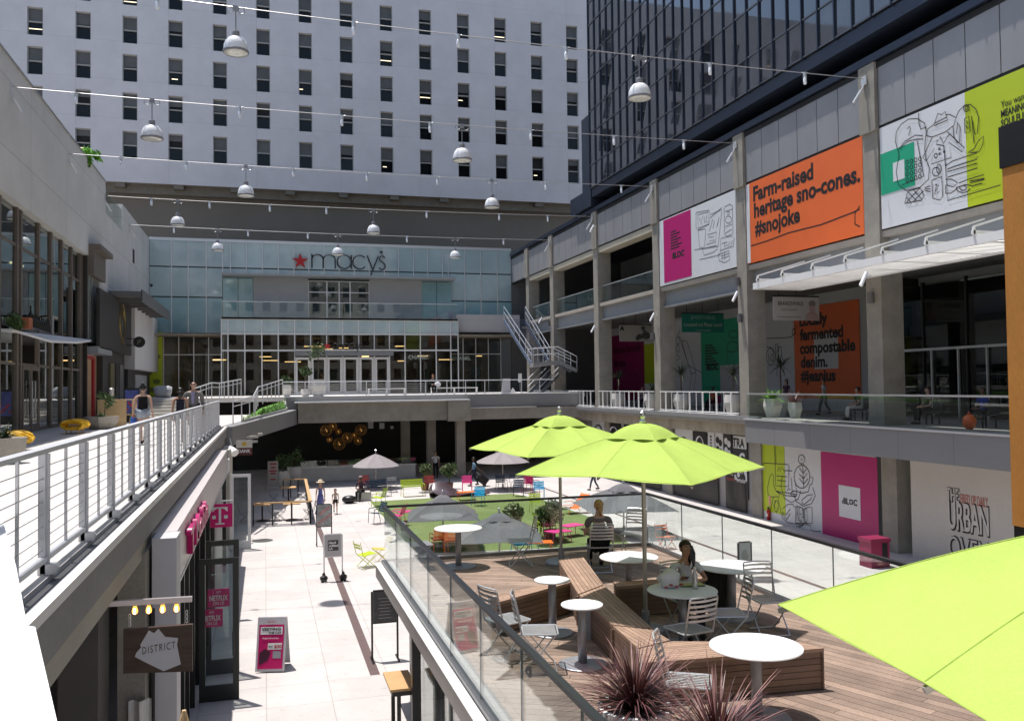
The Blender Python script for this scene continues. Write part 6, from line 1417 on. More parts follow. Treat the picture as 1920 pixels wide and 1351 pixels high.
# ================================================================ walkway furniture
p = aZ(190, 804, 4.355); t = thing('concrete_planter', 'weathered concrete bowl planter with green and white plants', 'planter', p)
MB().lathe(p, [(.42, 0), (.62, .28), (.66, .5), (.58, .5), (.55, .42), (0, .42)], 8).build('pot', potc, t); b = MB(); blades(b, p+V3((0, 0, .4)), 130, .25, .55, .028, .55, .35, 1, 12); b.build('foliage', M('lush_leaf', (.06, .17, .03), .5, amt=.2, island=.4), t); b = MB(); blades(b, p+V3((.05, 0, .4)), 60, .3, .5, .02, .6, .3, 1, 13); b.build('foliage', leafl, t); b = MB(); leafcloud(b, p+V3((.15, .1, 1.25)), .42, 150, .10); b.build('foliage', leafm, t); MB().tube([p+V3((.1, 0, .4)), p+V3((.15, .1, 1.2))], .02, 5).build('stem', barkm, t)
p = aZ(8, 868, 4.355); t = thing('concrete_planter', 'concrete planter with spiky leaves at the left edge', 'planter', p); MB().lathe(p, [(.3, 0), (.42, .3), (.45, .55), (.38, .55), (0, .5)], 10).build('pot', potc, t); b = MB(); blades(b, p+V3((0, 0, .5)), 70, .3, .6, .03, .4, .3, 1, 14); b.build('foliage', drac, t)
yel = M('yellow_wicker', (.72, .42, .01), .5, nz=14, amt=.25)
for i, (x, y) in enumerate(((140, 812), (22, 845))):
    p = aZ(x, y, 4.356); t = thing('wicker_seat', ['yellow woven lounge seat beside the concrete planter', 'yellow woven seat by the shop front at the left edge'][i], 'seat', p); b = MB()
    for k in range(16):
        v = k/15; h = .30+.18*math.cos(v*PI*2)**2; b.tube([p+V3((.36*math.cos(s*.42)*(1-.2*math.sin(v*6)), -.55+1.1*v+.04*math.sin(s*1.7+k), .16+(h*.7)*(.5+.5*math.sin(s*.42)))) for s in range(15)], .032, 5, closed=True)
    b.ball(p+V3((0, .0, .20)), .33, .52, .10, 12, 6); b.build('woven_shell', yel, t)
    for sx in (-1, 1):
        for sy in (-1, 1): MB().tube([p+V3((.2*sx, .38*sy, 0)), p+V3((.18*sx, .35*sy, .22))], .018, 5).build('leg', yel, t)
p = aZ(222, 800, 4.355); t = thing('plywood_counter', 'open backed plywood counter on the walkway', 'counter', p, R_(-8))
for nm, bb_ in (('side_panel', (-.75, -.28, 0, -.70, .28, 1.12)), ('side_panel', (.62, -.28, 0, .67, .28, 1.12)), ('front_panel', (-.70, -.28, 0, .40, -.25, 1.12)), ('top_panel', (-.76, -.3, 1.121, .69, .3, 1.16)), ('shelf', (-.69, -.24, .5, .61, .26, .53))): MB().box(*bb_).build(nm, wood).parent = t
t = thing('leaning_board', 'thin plywood board leaning against the plywood counter', 'board', p+V3((.75, -.5, 0))); q = p+V3((.75, -.5, 0)); MB().prism([q+V3(a) for a in ((-.3, 0, 0), (.5, -.1, 0), (-.25, .3, .62))], (.03, .03, 0)).build('board', M('board_brown', (.36, .26, .18), .7, amt=.1), t)
p = aZ(209, 790, 5.5); t = thing('table_lamp', 'small steel canister standing on the plywood counter', 'canister', aD(209, 742, (aZ(222, 800, 4.355)-CAM).dot(FW))); q = t.location.copy(); MB().lathe(q, [(.10, 0), (.10, .3), (.07, .33), (.07, .36), (0, .36)], 14).build('body', alum, t)  # plain steel canister, no lamp
t = thing('poster_totem', 'dark poster totem with blue and red print beside the steps', 'poster', aZ(247, 760, 4.6)); q = aY(247, 738, 44); MB().box(q.x-.35, 44, 4.4, q.x+.35, 44.1, 6.0).build('frame', black, t); MB().box(q.x-.29, 43.99, 4.8, q.x+.29, 43.999, 5.9).build('print', M('print_blue', (.07, .09, .30), .4, nz=3, amt=.7), t); b = MB()
for k in range(6): b.ball((q.x-.2+.08*k, 43.985, 5.0+.1*((k*3) % 4)), .07, .006, .06, 8, 4)
b.build('print', M('print_red', (.4, .04, .05), .5, amt=.2), t)
# bottles on the shop canopy
for k in range(9):
    x, y = 57+4.2*k, 604+1.4*k; q = aX(x, y+9, -7.95); t = thing('bottle', 'dark bottle in a row on the thin shop canopy', 'bottle', q, group='dark bottles on the shop canopy'); h = .5 if k else .75
    MB().lathe(q, [(.085, 0), (.085, h*.55), (.03, h*.75), (.03, h)], 10).build('glass_body', M('bottle_dark', (.012, .012, .012), .08, amt=0), t)
t = thing('terracotta_pot', 'terracotta box left of the dark bottles on the shop canopy', 'pot', aX(48, 612, -7.95)); q = aX(48, 616, -7.95); MB().box(q.x-.1, q.y-.2, q.z, q.x+.15, q.y+.3, q.z+.38).build('pot', M('terracotta', (.32, .10, .04), .7, amt=.1), t)
b = MB(); leafcloud(b, aX(28, 600, -8.2), .45, 200, .12); tag(b.build('shrub', leafm), 'dark shrub behind the shop canopy at the left', 'shrub')
b = MB(); leafcloud(b, aX(167, 292, -8.3), .55, 260, .2); tag(b.build('wall_plant', brig), 'bright green plant growing over the top of the concrete wall', 'plant')
t = thing('security_camera', 'black ball camera on the concrete wall by the store glass', 'camera', aX(284, 535, -8.3)); q = aX(284, 535, -8.2); MB().ball(q, .11).build('housing', black, t); MB().bar(q, q+V3((-.15, 0, .12)), .05, .05).build('arm', black, t)
t = thing('wall_vent', 'narrow dark slot vent in the pale wall by the store', 'vent', aX(250, 478, -8.34)); MB().box(-8.36, aX(249, 478, -8.34).y, aX(249, 492, -8.34).z, -8.33, aX(252, 478, -8.34).y, aX(249, 466, -8.34).z).build('grille', dark, t)

# ================================================================ dining corner with timber rails
tim = M('rail_oak', (.55, .34, .16), .55, nz=3, amt=.15)
def rail_run(p, q, label):
    t = thing('timber_rail', label, 'railing', (p+q)/2*1.0); t.location.z = 0; MB().bar(p+V3((0, 0, .98)), q+V3((0, 0, .98)), .14, .05).build('top_rail', tim, t)
    for k in range(4): c = p.lerp(q, k/3); MB().box(c.x-.03, c.y-.03, 0, c.x+.03, c.y+.03, .95).build('post', black, t)
    b = MB(); b.bar(p+V3((0, 0, .5)), q+V3((0, 0, .5)), .02, .75); b.build('screen', M('mesh_screen', (.03, .03, .03), .8, amt=.1), t) if label[0] == 'r' else None
    MB().bar(p+V3((0, 0, .04)), q+V3((0, 0, .04)), .06, .04).build('base_rail', alum, t)
A0, A1, B1, B0 = G(475, 987), G(582, 982), G(573, 932), G(531, 933)
rail_run(A0, A1, 'front oak topped rail of the dining corner'); rail_run(A1, B1, 'right oak topped rail and screen of the dining corner'); rail_run(B0, B1, 'back oak topped rail of the dining corner in the shade')
dn = 0
for i, (x, y) in enumerate(((492, 976), (547, 974), (541, 940))):
    p = G(x, y); t = thing('dining_table', ['square oak table at the left of the dining corner', 'square oak table behind the front rail, right of two', 'square oak table at the back of the dining corner'][i], 'table', p, group='oak tables of the dining corner'); MB().box(p.x-.38, p.y-.38, .72, p.x+.38, p.y+.38, .76).build('table_top', tim, t); MB().cyl(p, p+V3((0, 0, .72)), .04, n=8).build('column', black, t); MB().lathe(p, [(.28, 0), (.28, .02), (.05, .05)], 14).build('base', black, t)
    for s in (-1, 1): lawn_chair('fold', 'grey', p+V3((s*.72, .0, 0)), R_(90*s), 'thin grey chair %s of the %s oak table' % ('left' if s < 0 else 'right', ['left front', 'right front', 'back'][i]), .95)
# ================================================================ freestanding signs
def stand(x, yb, w_, h0, h1, label, fm, bm, D=None, legs=True, face=None):
    p = G(x, yb) if D is None else aD(x, yb, D); p.z = 0 if D is None or D > 18 else p.z; t = thing('poster_stand', label, 'sign', p); MB().box(p.x-w_/2, p.y-.02, h0, p.x+w_/2, p.y+.02, h1).build('board', bm, t)
    for s in (-1, 1): MB().box(p.x+s*(w_/2+.025)-.02, p.y-.02, 0, p.x+s*(w_/2+.025)+.02, p.y+.02, h1).build('leg', fm, t); MB().box(p.x+s*(w_/2+.025)-.02, p.y-.25, 0, p.x+s*(w_/2+.025)+.02, p.y+.25, .03).build('foot', fm, t)
    MB().box(p.x-w_/2, p.y-.022, h1, p.x+w_/2, p.y+.022, h1+.03).build('frame_bar', fm, t); MB().box(p.x-w_/2, p.y-.022, h0-.03, p.x+w_/2, p.y+.022, h0).build('frame_bar', fm, t); return t, p
t, p = stand(608, 1022, .50, .72, 1.52, 'dark framed poster stand with a pastel picture on the paving strip', black, M('poster_pastel', (.28, .30, .30), .4, nz=5, amt=.5)); b = MB()
for k in range(9): b.ball((p.x-.18+.05*k, p.y-.022, .85+.07*((k*5) % 9)), .06, .004, .07, 8, 4)
b.build('print', M('poster_rose', (.42, .22, .22), .5, nz=4, amt=.5), t)
t, p = stand(625, 1088, .50, .75, 1.40, 'white board stand with a dark square reading hand crafted on the paving', alum, M('board_white', (.40, .39, .40), .4, amt=.03)); MB().box(p.x-.16, p.y-.026, .92, p.x+.16, p.y-.021, 1.24).build('dark_square', M('square_grey', (.05, .045, .045), .5, amt=.05), t)
for k, s_ in enumerate(('Hand', 'crafted', 'LA')): text('lettering', s_, MATS['sign_white2'], t, (p.x-.13, p.y-.028, 1.13-.09*k), UX, UZ, cap=.07, bold=.03)
for s in (-1, 1):
    b = MB(); b.ball(p+V3((s*.29, -.1, .1)), .12, .12, .12, 8, 6, lambda q: (q.x*(1+.15*math.sin(q.z*40)), q.y, q.z)); b.ball(p+V3((s*.29, -.1, .22)), .05, .05, .07); b.build('sand_bag', black, t)
t, p = stand(722, 1236, .50, .82, 1.48, 'black framed menu easel beside the deck post', black, M('menu_dark', (.055, .055, .06), .4, nz=6, amt=.4)); b = MB()
for k in range(7): b.box(p.x-.14+.02*(k % 3), p.y-.024, .9+.07*k, p.x+.14-.03*(k % 2), p.y-.021, .91+.07*k)
b.build('print', MATS['sign_dim'], t)
t, p = stand(1398, 1124, .34, .95, 1.55, 'black poster stand with a grey portrait print behind the right hand table', black, M('poster_grey', (.34, .36, .36), .4, amt=.05), None); b = MB(); b.prism([(p.x+.11*math.sin(a)*(1 if a > 1.2 else .7), p.y-.021, 1.2+(.16 if math.cos(a) > 0 else .17)*math.cos(a)) for a in [k*.393 for k in range(16)]], (0, -.004, 0)); b.build('print', M('print_soft', (.22, .23, .23), .5, amt=.1), t)
# A-frame sign
p = G(512, 1252); t = thing('a_frame_sign', 'magenta and white A-frame sign about visiting and a price of 30 dollars', 'sign', p, R_(-14)); pinkb = M('aframe_magenta', (.55, .012, .14), .4, nz=3, amt=.06)
def AF(u, v, o=0): return V3((-.30+.60*u, -.30+.27*v-o, .03+1.05*v))
b = MB(); b.prism([AF(0, 0), AF(1, 0), AF(1, 1), AF(0, 1)], (0, .03, .0)); b.build('front_panel', M('aframe_white', (.55, .54, .56), .5, amt=.03)).parent = t
b = MB(); b.prism([V3((-.30, .30, .03)), V3((.30, .30, .03)), V3((.30, .02, 1.08)), V3((-.30, .02, 1.08))], (0, -.03, 0)); b.build('rear_panel', MATS['aframe_white']).parent = t
b = MB(); b.prism([AF(.07, .05, .003), AF(.93, .05, .003), AF(.93, .86, .003), AF(.07, .86, .003)], (0, -.004, 0)); b.build('print', pinkb).parent = t
VV = V3((0, .27, 1.05)).normalized()
for q in (((.12, .68), (.88, .82)), ((.40, .40), (.88, .52))):
    (u0, v0), (u1, v1) = q; b = MB(); b.prism([AF(u0, v0, .008), AF(u1, v0, .008), AF(u1, v1, .008), AF(u0, v1, .008)], (0, -.003, 0)); b.build('print', white).parent = t
for s_, u, v, w_, c_, m_ in (('VISITING', .15, .755, .40, .055, ink), ('THE U.S.?', .40, .695, .26, .04, ink), ('ONLY', .42, .445, .10, .03, ink), ('$30', .62, .43, .15, .065, redm), ('- Mobile -', .3, .90, .22, .04, M('pale_pink', (.5, .2, .25), .5, amt=0)), ('Prepaid talk and text', .2, .60, .34, .03, white)):
    o = text('lettering', s_, m_, None, AF(u, v, .013), UX, VV, w=w_, cap=c_, bold=.02); o.parent = t
b = MB(); b.prism([AF(.12, .12, .008), AF(.12, .34, .008), AF(.3, .42, .008), AF(.5, .35, .008), (AF(.42, .2, .008))], (0, -.003, 0)); b.build('print', M('print_shadow', (.06, .01, .03), .5, amt=.1)).parent = t
b = MB(); b.prism([AF(.58, .24, .008), AF(.86, .24, .008), AF(.86, .37, .008), AF(.58, .37, .008)], (0, -.003, 0)); b.build('print', M('print_mid', (.3, .3, .33), .5, amt=.1)).parent = t
# small oak table by the deck post, wooden easel tip
p = aZ(738, 1258, 1.02); t = thing('high_table', 'narrow oak topped high table beside the black deck post', 'table', (p.x, p.y, 0)); MB().box(p.x-.18, p.y-.9, .98, p.x+.25, p.y+.02, 1.02).build('table_top', tim, t); MB().box(p.x-.15, p.y-.88, .90, p.x+.22, p.y, .979).build('apron', black, t)
for yy in (-.8, -.12): MB().box(p.x-.06, p.y+yy-.03, 0, p.x, p.y+yy+.03, .9).build('leg', black, t)
p = aD(345, 1331, 9.5); t = thing('wooden_easel', 'tip of a small wooden A-frame below the hanging board', 'sign', (p.x, p.y, 0)); b = MB()
for s in (-1, 1): b.bar((p.x, p.y, p.z), (p.x+s*.28, p.y-.1, p.z-1.0), .04, .03)
b.bar((p.x, p.y, p.z), (p.x, p.y+.4, p.z-1.0), .04, .03); b.build('frame', wood, t)
# terrace benches and sandwich board
for i, (x0, x1) in enumerate(((690, 760), (808, 895))):
    a, c = aY(x0, 742, 55.4), aY(x1, 742, 55.4); t = thing('terrace_bench', ['white framed bench at the middle of the far terrace', 'white framed bench under the shop lettering on the far terrace'][i], 'bench', (a.x, 55.4, 5.37)); MB().box(a.x, 55.2, 5.75, c.x, 55.6, 5.82).build('seat', white, t)
    for k in range(3): x = a.x+.05+(c.x-a.x-.1)*k/2; MB().box(x-.03, 55.25, 5.37, x+.03, 55.55, 5.75).build('leg', white, t)
a = aY(950, 738, 54.9); t = thing('sandwich_board', 'white folded board standing at the right end of the terrace rail', 'sign', (a.x, 54.9, 5.37)); MB().prism([(a.x-.35, 54.9, 5.37), (a.x+.25, 54.9, 5.37), (a.x+.2, 54.7, 6.35), (a.x-.3, 54.7, 6.35)], (0, .05, 0)).build('front_panel', M('board_pale', (.5, .5, .55), .5, amt=.03), t); MB().prism([(a.x+.2, 54.8, 5.38), (a.x+.65, 54.8, 5.38), (a.x+.4, 54.8, 5.75)], (0, .05, 0)).build('foot', white, t)
a = aY(975, 708, 66.5); t = thing('notice_plate', 'small white notice plate by the stair foot', 'sign', a); MB().box(a.x-.15, 66.48, a.z-.35, a.x+.15, 66.52, a.z+.35).build('plate', white, t); MB().tube([(a.x, 66.5, 5.37), (a.x, 66.5, a.z-.35)], .02, 5).build('post', alum, t)
# table things
c = aZ(1279, 1105, DZ+.723); TT = DZ+.724
q = aZ(1255, 1100, TT); t = thing('paper_bag', 'crumpled white paper bag with red marks on the shaded table', 'bag', q); b = MB(); b.ball(q+V3((0, 0, .10)), .15, .12, .13, 14, 9, lambda p: (p.x*(1+.18*math.sin(p.z*38+p.y*20)), p.y*(1+.2*math.sin(p.x*31)), p.z*(1+.12*math.sin(p.x*24+p.y*30)) if p.z > -.1 else -.10)); b.build('bag_body', M('paper_white', (.62, .62, .64), .7, nz=12, amt=.06), t); b = MB()
for k in range(4): b.ball(q+V3((-.1+.075*k, -.115+.012*(k % 2), .03+.02*(k % 2))), .03, .012, .013, 8, 4)
b.build('print', M('print_red', (0, 0, 0)), t)
q = aZ(1303, 1103, TT); t = thing('water_bottle', 'steel water bottle on the shaded table', 'bottle', q); MB().lathe(q, [(.034, 0), (.036, .02), (.036, .17), (.018, .215), (.018, .24)], 16).build('body', M('bottle_steel', (.5, .5, .5), .25, metal=.8, amt=.03), t, smooth=True); MB().lathe(q, [(.021, .241), (.021, .275), (0, .277)], 14).build('cap', alum, t)
q = aZ(1297, 1097, TT); t = thing('notebook', 'open yellow green notebook on the shaded table', 'notebook', q, R_(-8)); MB().box(-.16, -.07, 0, .16, .09, .012).build('cover', black).parent = t; MB().box(-.155, -.065, .0125, -.004, .085, .017).build('page', M('page_green', (.50, .52, .22), .7, amt=.05)).parent = t; MB().box(.004, -.065, .0125, .155, .085, .017).build('page', M('page_green', (0, 0, 0))).parent = t
q = aZ(1352, 1150, DZ); t = thing('tote_bag', 'black tote bag hung open beside the right hand table', 'bag', q); b = MB(); b.lathe((q.x, q.y+.1, DZ), [(.15, .02), (.19, .3), (.20, .62), (.18, .62), (.16, .2), (0, .1)], 10); b.build('bag_body', M('bag_black', (.016, .017, .015), .8, nz=7, amt=.3), t)
# ================================================================ people
def skin(verts, edges, sub=1):
    """verts: list of (x,y,z,rx[,ry]); first vertex is the root"""
    me = bpy.data.meshes.new('s'); me.from_pydata([v[:3] for v in verts], edges, []); ob = bpy.data.objects.new('s', me); COL.objects.link(ob)
    md = ob.modifiers.new('k', 'SKIN'); md.use_smooth_shade = True; md.branch_smoothing = .6
    if not me.skin_vertices: me.skin_vertices.new() if hasattr(me.skin_vertices, 'new') else None
    for i, v in enumerate(verts): d = me.skin_vertices[0].data[i]; d.radius = (v[3], v[4] if len(v) > 4 else v[3]); d.use_root = i == 0
    ob.modifiers.new('u', 'SUBSURF').levels = sub
    ev = ob.evaluated_get(bpy.context.evaluated_depsgraph_get()); m2 = bpy.data.meshes.new_from_object(ev)
    V = [tuple(q.co) for q in m2.vertices]; Fc = [tuple(p.vertices) for p in m2.polygons]; bpy.data.objects.remove(ob); bpy.data.meshes.remove(me); bpy.data.meshes.remove(m2)
    b = MB(); b.add(V, Fc); return b
SK = [M('skin_fair', (.52, .33, .25), .5, nz=8, amt=.05), M('skin_tan', (.36, .20, .13), .5, nz=8, amt=.05), M('skin_dark', (.09, .05, .035), .5, nz=8, amt=.05)]
HR = {'black': M('hair_black', (.012, .010, .009), .4, nz=20, amt=.2), 'blonde': M('hair_blonde', (.40, .24, .09), .5, nz=20, amt=.25), 'auburn': M('hair_auburn', (.20, .065, .03), .5, nz=20, amt=.2), 'white': M('hair_white', (.55, .53, .50), .6, nz=20, amt=.1), 'none': None}
def cloth(n, c): return M('cloth_'+n, c, .85, nz=7, amt=.12, fine=.06, spec=.2, bump=.15)
shoe = M('shoe_dark', (.02, .018, .018), .6, amt=.1)
def hand(b, w, d, n, s=1.0, curl=.35):
    """palm and five fingers from wrist w along d, palm facing n"""
    w, d, n = V3(w), V3(d).normalized(), V3(n); n = (n-d*n.dot(d)).normalized(); sd = d.cross(n)
    b.tube([w-d*.01, w+d*.03*s, w+d*.085*s], [.024*s, .036*s, .034*s], 8)
    for k, (o, L) in enumerate(((-.028, .062), (-.010, .074), (.009, .069), (.027, .054))):
        p = w+d*.080*s+sd*o*s; q = p+(d+n*curl*.4).normalized()*L*.45*s; r = q+(d+n*curl*1.6).normalized()*L*.32*s; e = r+(d+n*curl*2.8).normalized()*L*.25*s; b.tube([p, q, r, e], [.0095*s, .009*s, .008*s, .006*s], 6)
    p = w+d*.028*s-sd*.028*s; q = p+(d*.6-sd*.75+n*.3).normalized()*.035*s; r = q+(d*.9-sd*.2+n*.5).normalized()*.028*s; b.tube([p, q, r], [.012*s, .0105*s, .008*s], 6)
def person(label, loc, rz, h=1.68, pose='stand', skin_m=0, top=None, bottom=None, hair='black', style='short', lean=0.0, sleeve=.5, legs='long', arms=None, fem=True, dress=False, face=False, headturn=0.0, cat='person', extra=None, jacket=False, bulk=1.0):
    t = thing('person', label, cat, loc, rz); k = h/1.68; sm = SK[skin_m]
    st = pose == 'sit'; pz = (.49 if st else .90*k); sh = (.165 if fem else .195)*k*(.5+.5*bulk); hp = .085*k*(.5+.5*bulk)
    def up(z, y=0): a = lean; return V3((0, y+z*math.sin(a), pz+z*math.cos(a)))
    chest, waist, nb, nk, jw, hc, cr_ = up(.36*k), up(.16*k), up(.48*k), up(.545*k), up(.60*k, .012), up(.67*k, .005), up(.745*k)
    leg = {}
    for s in (-1, 1):
        hip = V3((s*hp, 0, pz-.02))
        if st: kn = V3((s*(hp+.02), .40*k, pz+.0)); an = V3((s*(hp+.015), .42*k, .09)); toe = an+V3((0, .14, -.05))
        elif pose == 'walk': f = 1 if s < 0 else -1; kn = V3((s*hp, .10*f+.05, .48*k)); an = V3((s*(hp-.01), .22*f-(0 if f > 0 else .02), .085 if f > 0 else .15)); toe = an+V3((0, .14, -.05 if f > 0 else -.10))
        else: kn = V3((s*(hp+.005), .01, .48*k)); an = V3((s*(hp+.01), 0, .085)); toe = an+V3((0, .14, -.05))
        leg[s] = (hip, kn, an, toe)
    arm = {}
    for s in (-1, 1):
        so_ = nb+V3((s*sh, 0, -.055*k))
        if arms and s in arms: el, wr = [V3(a) for a in arms[s]]
        elif st: el = so_+V3((s*.06, .06, -.26*k)); wr = V3((s*.11, .28, pz+.12))
        else: q = (.16 if (pose == 'walk' and s > 0) else (-.14 if pose == 'walk' else .02)); el = so_+V3((s*.03, q*.4-.03, -.27*k)); wr = so_+V3((s*.03, q+.05, -.51*k))
        arm[s] = (so_, el, wr)
    vs = []; es = []
    def ch(pts, start=None):
        i0 = start
        for p, *r in pts:
            vs.append((p.x, p.y, p.z, *r)); j = len(vs)-1
            if i0 is not None: es.append((i0, j))
            i0 = j
        return i0
    pel = ch([(V3((0, 0, pz)), .105*k*bulk, .085*k*bulk)]); w_ = ch([(waist, (.092*k if fem else .11*k)*bulk, .075*k*bulk), (chest, (.115*k if fem else .14*k)*bulk, .088*k*bulk)], pel); nbi = ch([(nb, .06*k, .055*k)], w_); ch([(nk, .043*k), (jw, .060*k, .066*k), (hc, .076*k, .092*k), (cr_, .055*k, .07*k)], nbi)
    for s in (-1, 1):
        hip, kn, an, toe = leg[s]; ch([(hip, .080*k*bulk), (hip.lerp(kn, .5), .068*k*bulk), (kn, .048*k), (kn.lerp(an, .35), .050*k), (an, .032*k), (toe, .026*k)], pel)
        so_, el, wr = arm[s]; ch([(so_, .045*k*(.4+.6*bulk)), (so_.lerp(el, .5), .039*k*(.4+.6*bulk)), (el, .031*k), (el.lerp(wr, .3), .030*k), (wr, .021*k)], w_ if False else nbi)
    b = skin(vs, es)
    for s in (-1, 1): so_, el, wr = arm[s]; hand(b, wr, wr-el, V3((-s, .2, 0)) if not st else V3((0, .3, -1)), k*.95)
    hx = lambda x, y, z: hc+V3((x*math.cos(headturn)+y*math.sin(headturn), -x*math.sin(headturn)+y*math.cos(headturn), z))
    b.tube([hx(0, .085*k, .012), hx(0, .105*k, -.014), hx(0, .09*k, -.028)], [.008, .013, .009], 6)
    for s in (-1, 1): b.ball(hx(s*.078*k, -.005, -.01), .012, .022, .03, 6, 5)
    b.build('body', sm, None, smooth=True).parent = t
    if face:
        e = MB(); w2 = MB(); br = MB()
        for s in (-1, 1): w2.ball(hx(s*.030, .083*k, .012), .0135, .008, .0075, 8, 6); e.ball(hx(s*.030, .0895*k, .012), .0065, .004, .0065, 8, 6); br.tube([hx(s*.014, .092*k, .030), hx(s*.032, .092*k, .036), hx(s*.05, .080*k, .030)], .004, 5)
        w2.build('eye_white', M('eye_white', (.6, .58, .55), .3, amt=0)).parent = t; e.build('eye', ink).parent = t; br.build('brow', HR['black']).parent = t
        m_ = MB(); m_.ball(hx(0, .086*k, -.052), .022, .010, .007, 8, 5); m_.build('mouth', M('lip', (.33, .10, .09), .4, amt=0)).parent = t
    # clothing
    vs.clear(); es.clear(); g = 1.13*bulk
    tm = cloth(*top)
    r0 = ch([(V3((0, 0, pz-.02)), .112*k*g, .092*k*g)]); r1 = ch([(waist, (.095 if fem else .112)*k*g, .08*k*g), (chest, (.117 if fem else .142)*k*g, .092*k*g)], r0); r2 = ch([(nb-V3((0, 0, .03)), .068*k*g, .055*k*g)], r1)
    if sleeve > 0:
        for s in (-1, 1):
            so_, el, wr = arm[s]; pts = [(so_, .053*k*g), (so_.lerp(el, .55), .049*k*g)]
            if sleeve > .6: pts += [(el, .042*k*g), (el.lerp(wr, .9), .034*k*g)]
            ch(pts, r2)
    else:
        for s in (-1, 1): so_, el, wr = arm[s]; ch([(so_-V3((s*.035, 0, 0)), .052*k)], r2)
    skin(vs, es).build('jacket' if jacket else 'top', tm, None, smooth=True).parent = t
    bm_ = cloth(*bottom); vs.clear(); es.clear()
    if dress:
        q = MB(); base = 1.03*k; q.lathe((0, 0, 0), [(.13*k, base), (.15*k, base-.15), (.19*k, .5*k), (.25*k, .2*k), (.25*k, .12*k)], 18); q.build('skirt', bm_, None, smooth=True).parent = t
    else:
        r0 = ch([(V3((0, 0, pz)), .116*k*1.08*bulk, .095*k*1.1*bulk)])
        for s in (-1, 1):
            hip, kn, an, toe = leg[s]; pts = [(hip, .092*k*bulk), (hip.lerp(kn, .5), .080*k*bulk)]
            if legs == 'long': pts += [(kn, .063*k), (kn.lerp(an, .5), .056*k), (an+V3((0, 0, .02)), .052*k)]
            ch(pts, r0)
        skin(vs, es).build('trousers' if legs == 'long' else 'shorts', bm_, None, smooth=True).parent = t
    q = MB()
    for s in (-1, 1): hip, kn, an, toe = leg[s]; q.ball(an+V3((0, .05, -.035)), .045*k, .13*k, .048, 8, 6)
    q.build('shoes', shoe, None, smooth=True).parent = t
    hm = HR[hair]
    if hm:
        q = MB(); q.ball(hc+V3((0, -.018*k, .022*k)), .090*k, .103*k, .098*k, 14, 9, lambda p: (p.x, p.y if (p.y < .03 or p.z > .045) else .03, p.z if p.z > -.075 else -.075))
        if style in ('long', 'side'):
            o = V3((-.075, .03, -.17)) if style == 'side' else V3((0, -.055, -.16)); q.tube([hc+V3((o.x*.6, -.05, .0)), hc+V3((o.x, o.y*.5-.03, -.09)), hc+o, hc+o+V3((0, .02, -.10))], [.075*k, .068*k, .050*k, .018*k], 9)
        if style == 'pony': q.ball(hc+V3((0, -.10, .03)), .045, .05, .05, 8, 6); q.tube([hc+V3((0, -.10, .03)), hc+V3((.015, -.15, -.05)), hc+V3((.01, -.13, -.17))], [.035, .045, .02], 8)
        if style == 'bun': q.ball(hc+V3((0, -.06, .12)), .05, .05, .045, 8, 6)
        q.build('hair', hm, None, smooth=True).parent = t
    if extra: extra(t, dict(hc=hc, nb=nb, arm=arm, leg=leg, pz=pz, k=k, hx=hx))
    return t
def on(x, y, z): p = aZ(x, y, z); p.z = z; return p
def add(t, nm, b, m, sm=False): b.build(nm, m, None, smooth=sm).parent = t
# ---- deck
q = aD(1284, 1100, 11.75); fl_ = lambda p, z: V3((p.x, p.y, z))
def f1(t, d):
    w = d['arm'][1][2]; b = MB(); b.obox(w+V3((-.03, .09, .03)), (.036, 0, 0), (0, .07, .02), (0, -.002, .005)); add(t, 'phone', b, black)
    b = MB(); n = d['nb']
    for s in (-1, 1): b.prism([n+V3((s*.012, .112, -.10)), n+V3((s*.055, .085, .02)), n+V3((s*.085, .07, -.03))], (0, .012, 0))
    add(t, 'collar', b, cloth('white_shirt', (.55, .56, .60)))
person('dark haired woman in a white shirt looking at a phone at the shaded table', fl_(q, DZ), R_(170), 1.62, 'sit', 1, ('white_shirt', (.55, .56, .60)), ('dark_jeans', (.03, .035, .05)), 'black', 'side', .10, .55, 'long', {-1: ((-.26, .12, .72), (-.10, .30, .745)), 1: ((.27, .10, .72), (.16, .36, .80))}, True, False, True, -.15, extra=f1)
q = seat_at(1124, 1022)
person('blonde woman in a grey patterned blouse seen from behind at the rear guard', q, R_(-12), 1.68, 'sit', 0, ('grey_blouse', (.16, .15, .14)), ('black_pants', (.010, .010, .012)), 'blonde', 'pony', .05, .55, bulk=1.2)
# ---- walkway
def fbag(t, d):
    w = d['arm'][-1][2]; b = MB(); b.box(w.x-.05, w.y-.16, w.z-.36, w.x+.03, w.y+.16, w.z-.06); add(t, 'shopping_bag', b, M('bag_blue', (.03, .12, .55), .5, nz=9, amt=.4)); b = MB(); b.tube([w+V3((-.01, -.1, -.06)), w+V3((-.01, -.05, .02)), w+V3((-.01, .05, .02)), w+V3((-.01, .1, -.06))], .008, 5); b.ball(w+V3((-.055, -.06, -.22)), .008, .07, .06, 8, 5); add(t, 'bag_print', b, M('bag_red', (.6, .05, .05), .5, amt=.1))
    b = MB(); b.box(w.x-.07, w.y-.1, w.z-.30, w.x-.055, w.y+.2, w.z-.02); add(t, 'second_bag', b, M('bag_teal', (.02, .35, .30), .5, amt=.2))
person('woman in a black tank top and pale shorts carrying a blue bag, walking away', on(268, 833, 4.356), R_(-6), 1.70, 'walk', 0, ('black_tank', (.012, .012, .013)), ('pale_denim', (.36, .40, .46)), 'black', 'bun', .03, 0, 'short', extra=fbag, bulk=1.28)
person('woman in a navy top and denim shorts walking away beside the man in grey', on(338, 833, 4.356), R_(4), 1.60, 'walk', 1, ('navy_top', (.018, .018, .035)), ('blue_denim', (.08, .11, .18)), 'black', 'long', .03, 0, 'short', bulk=1.12)
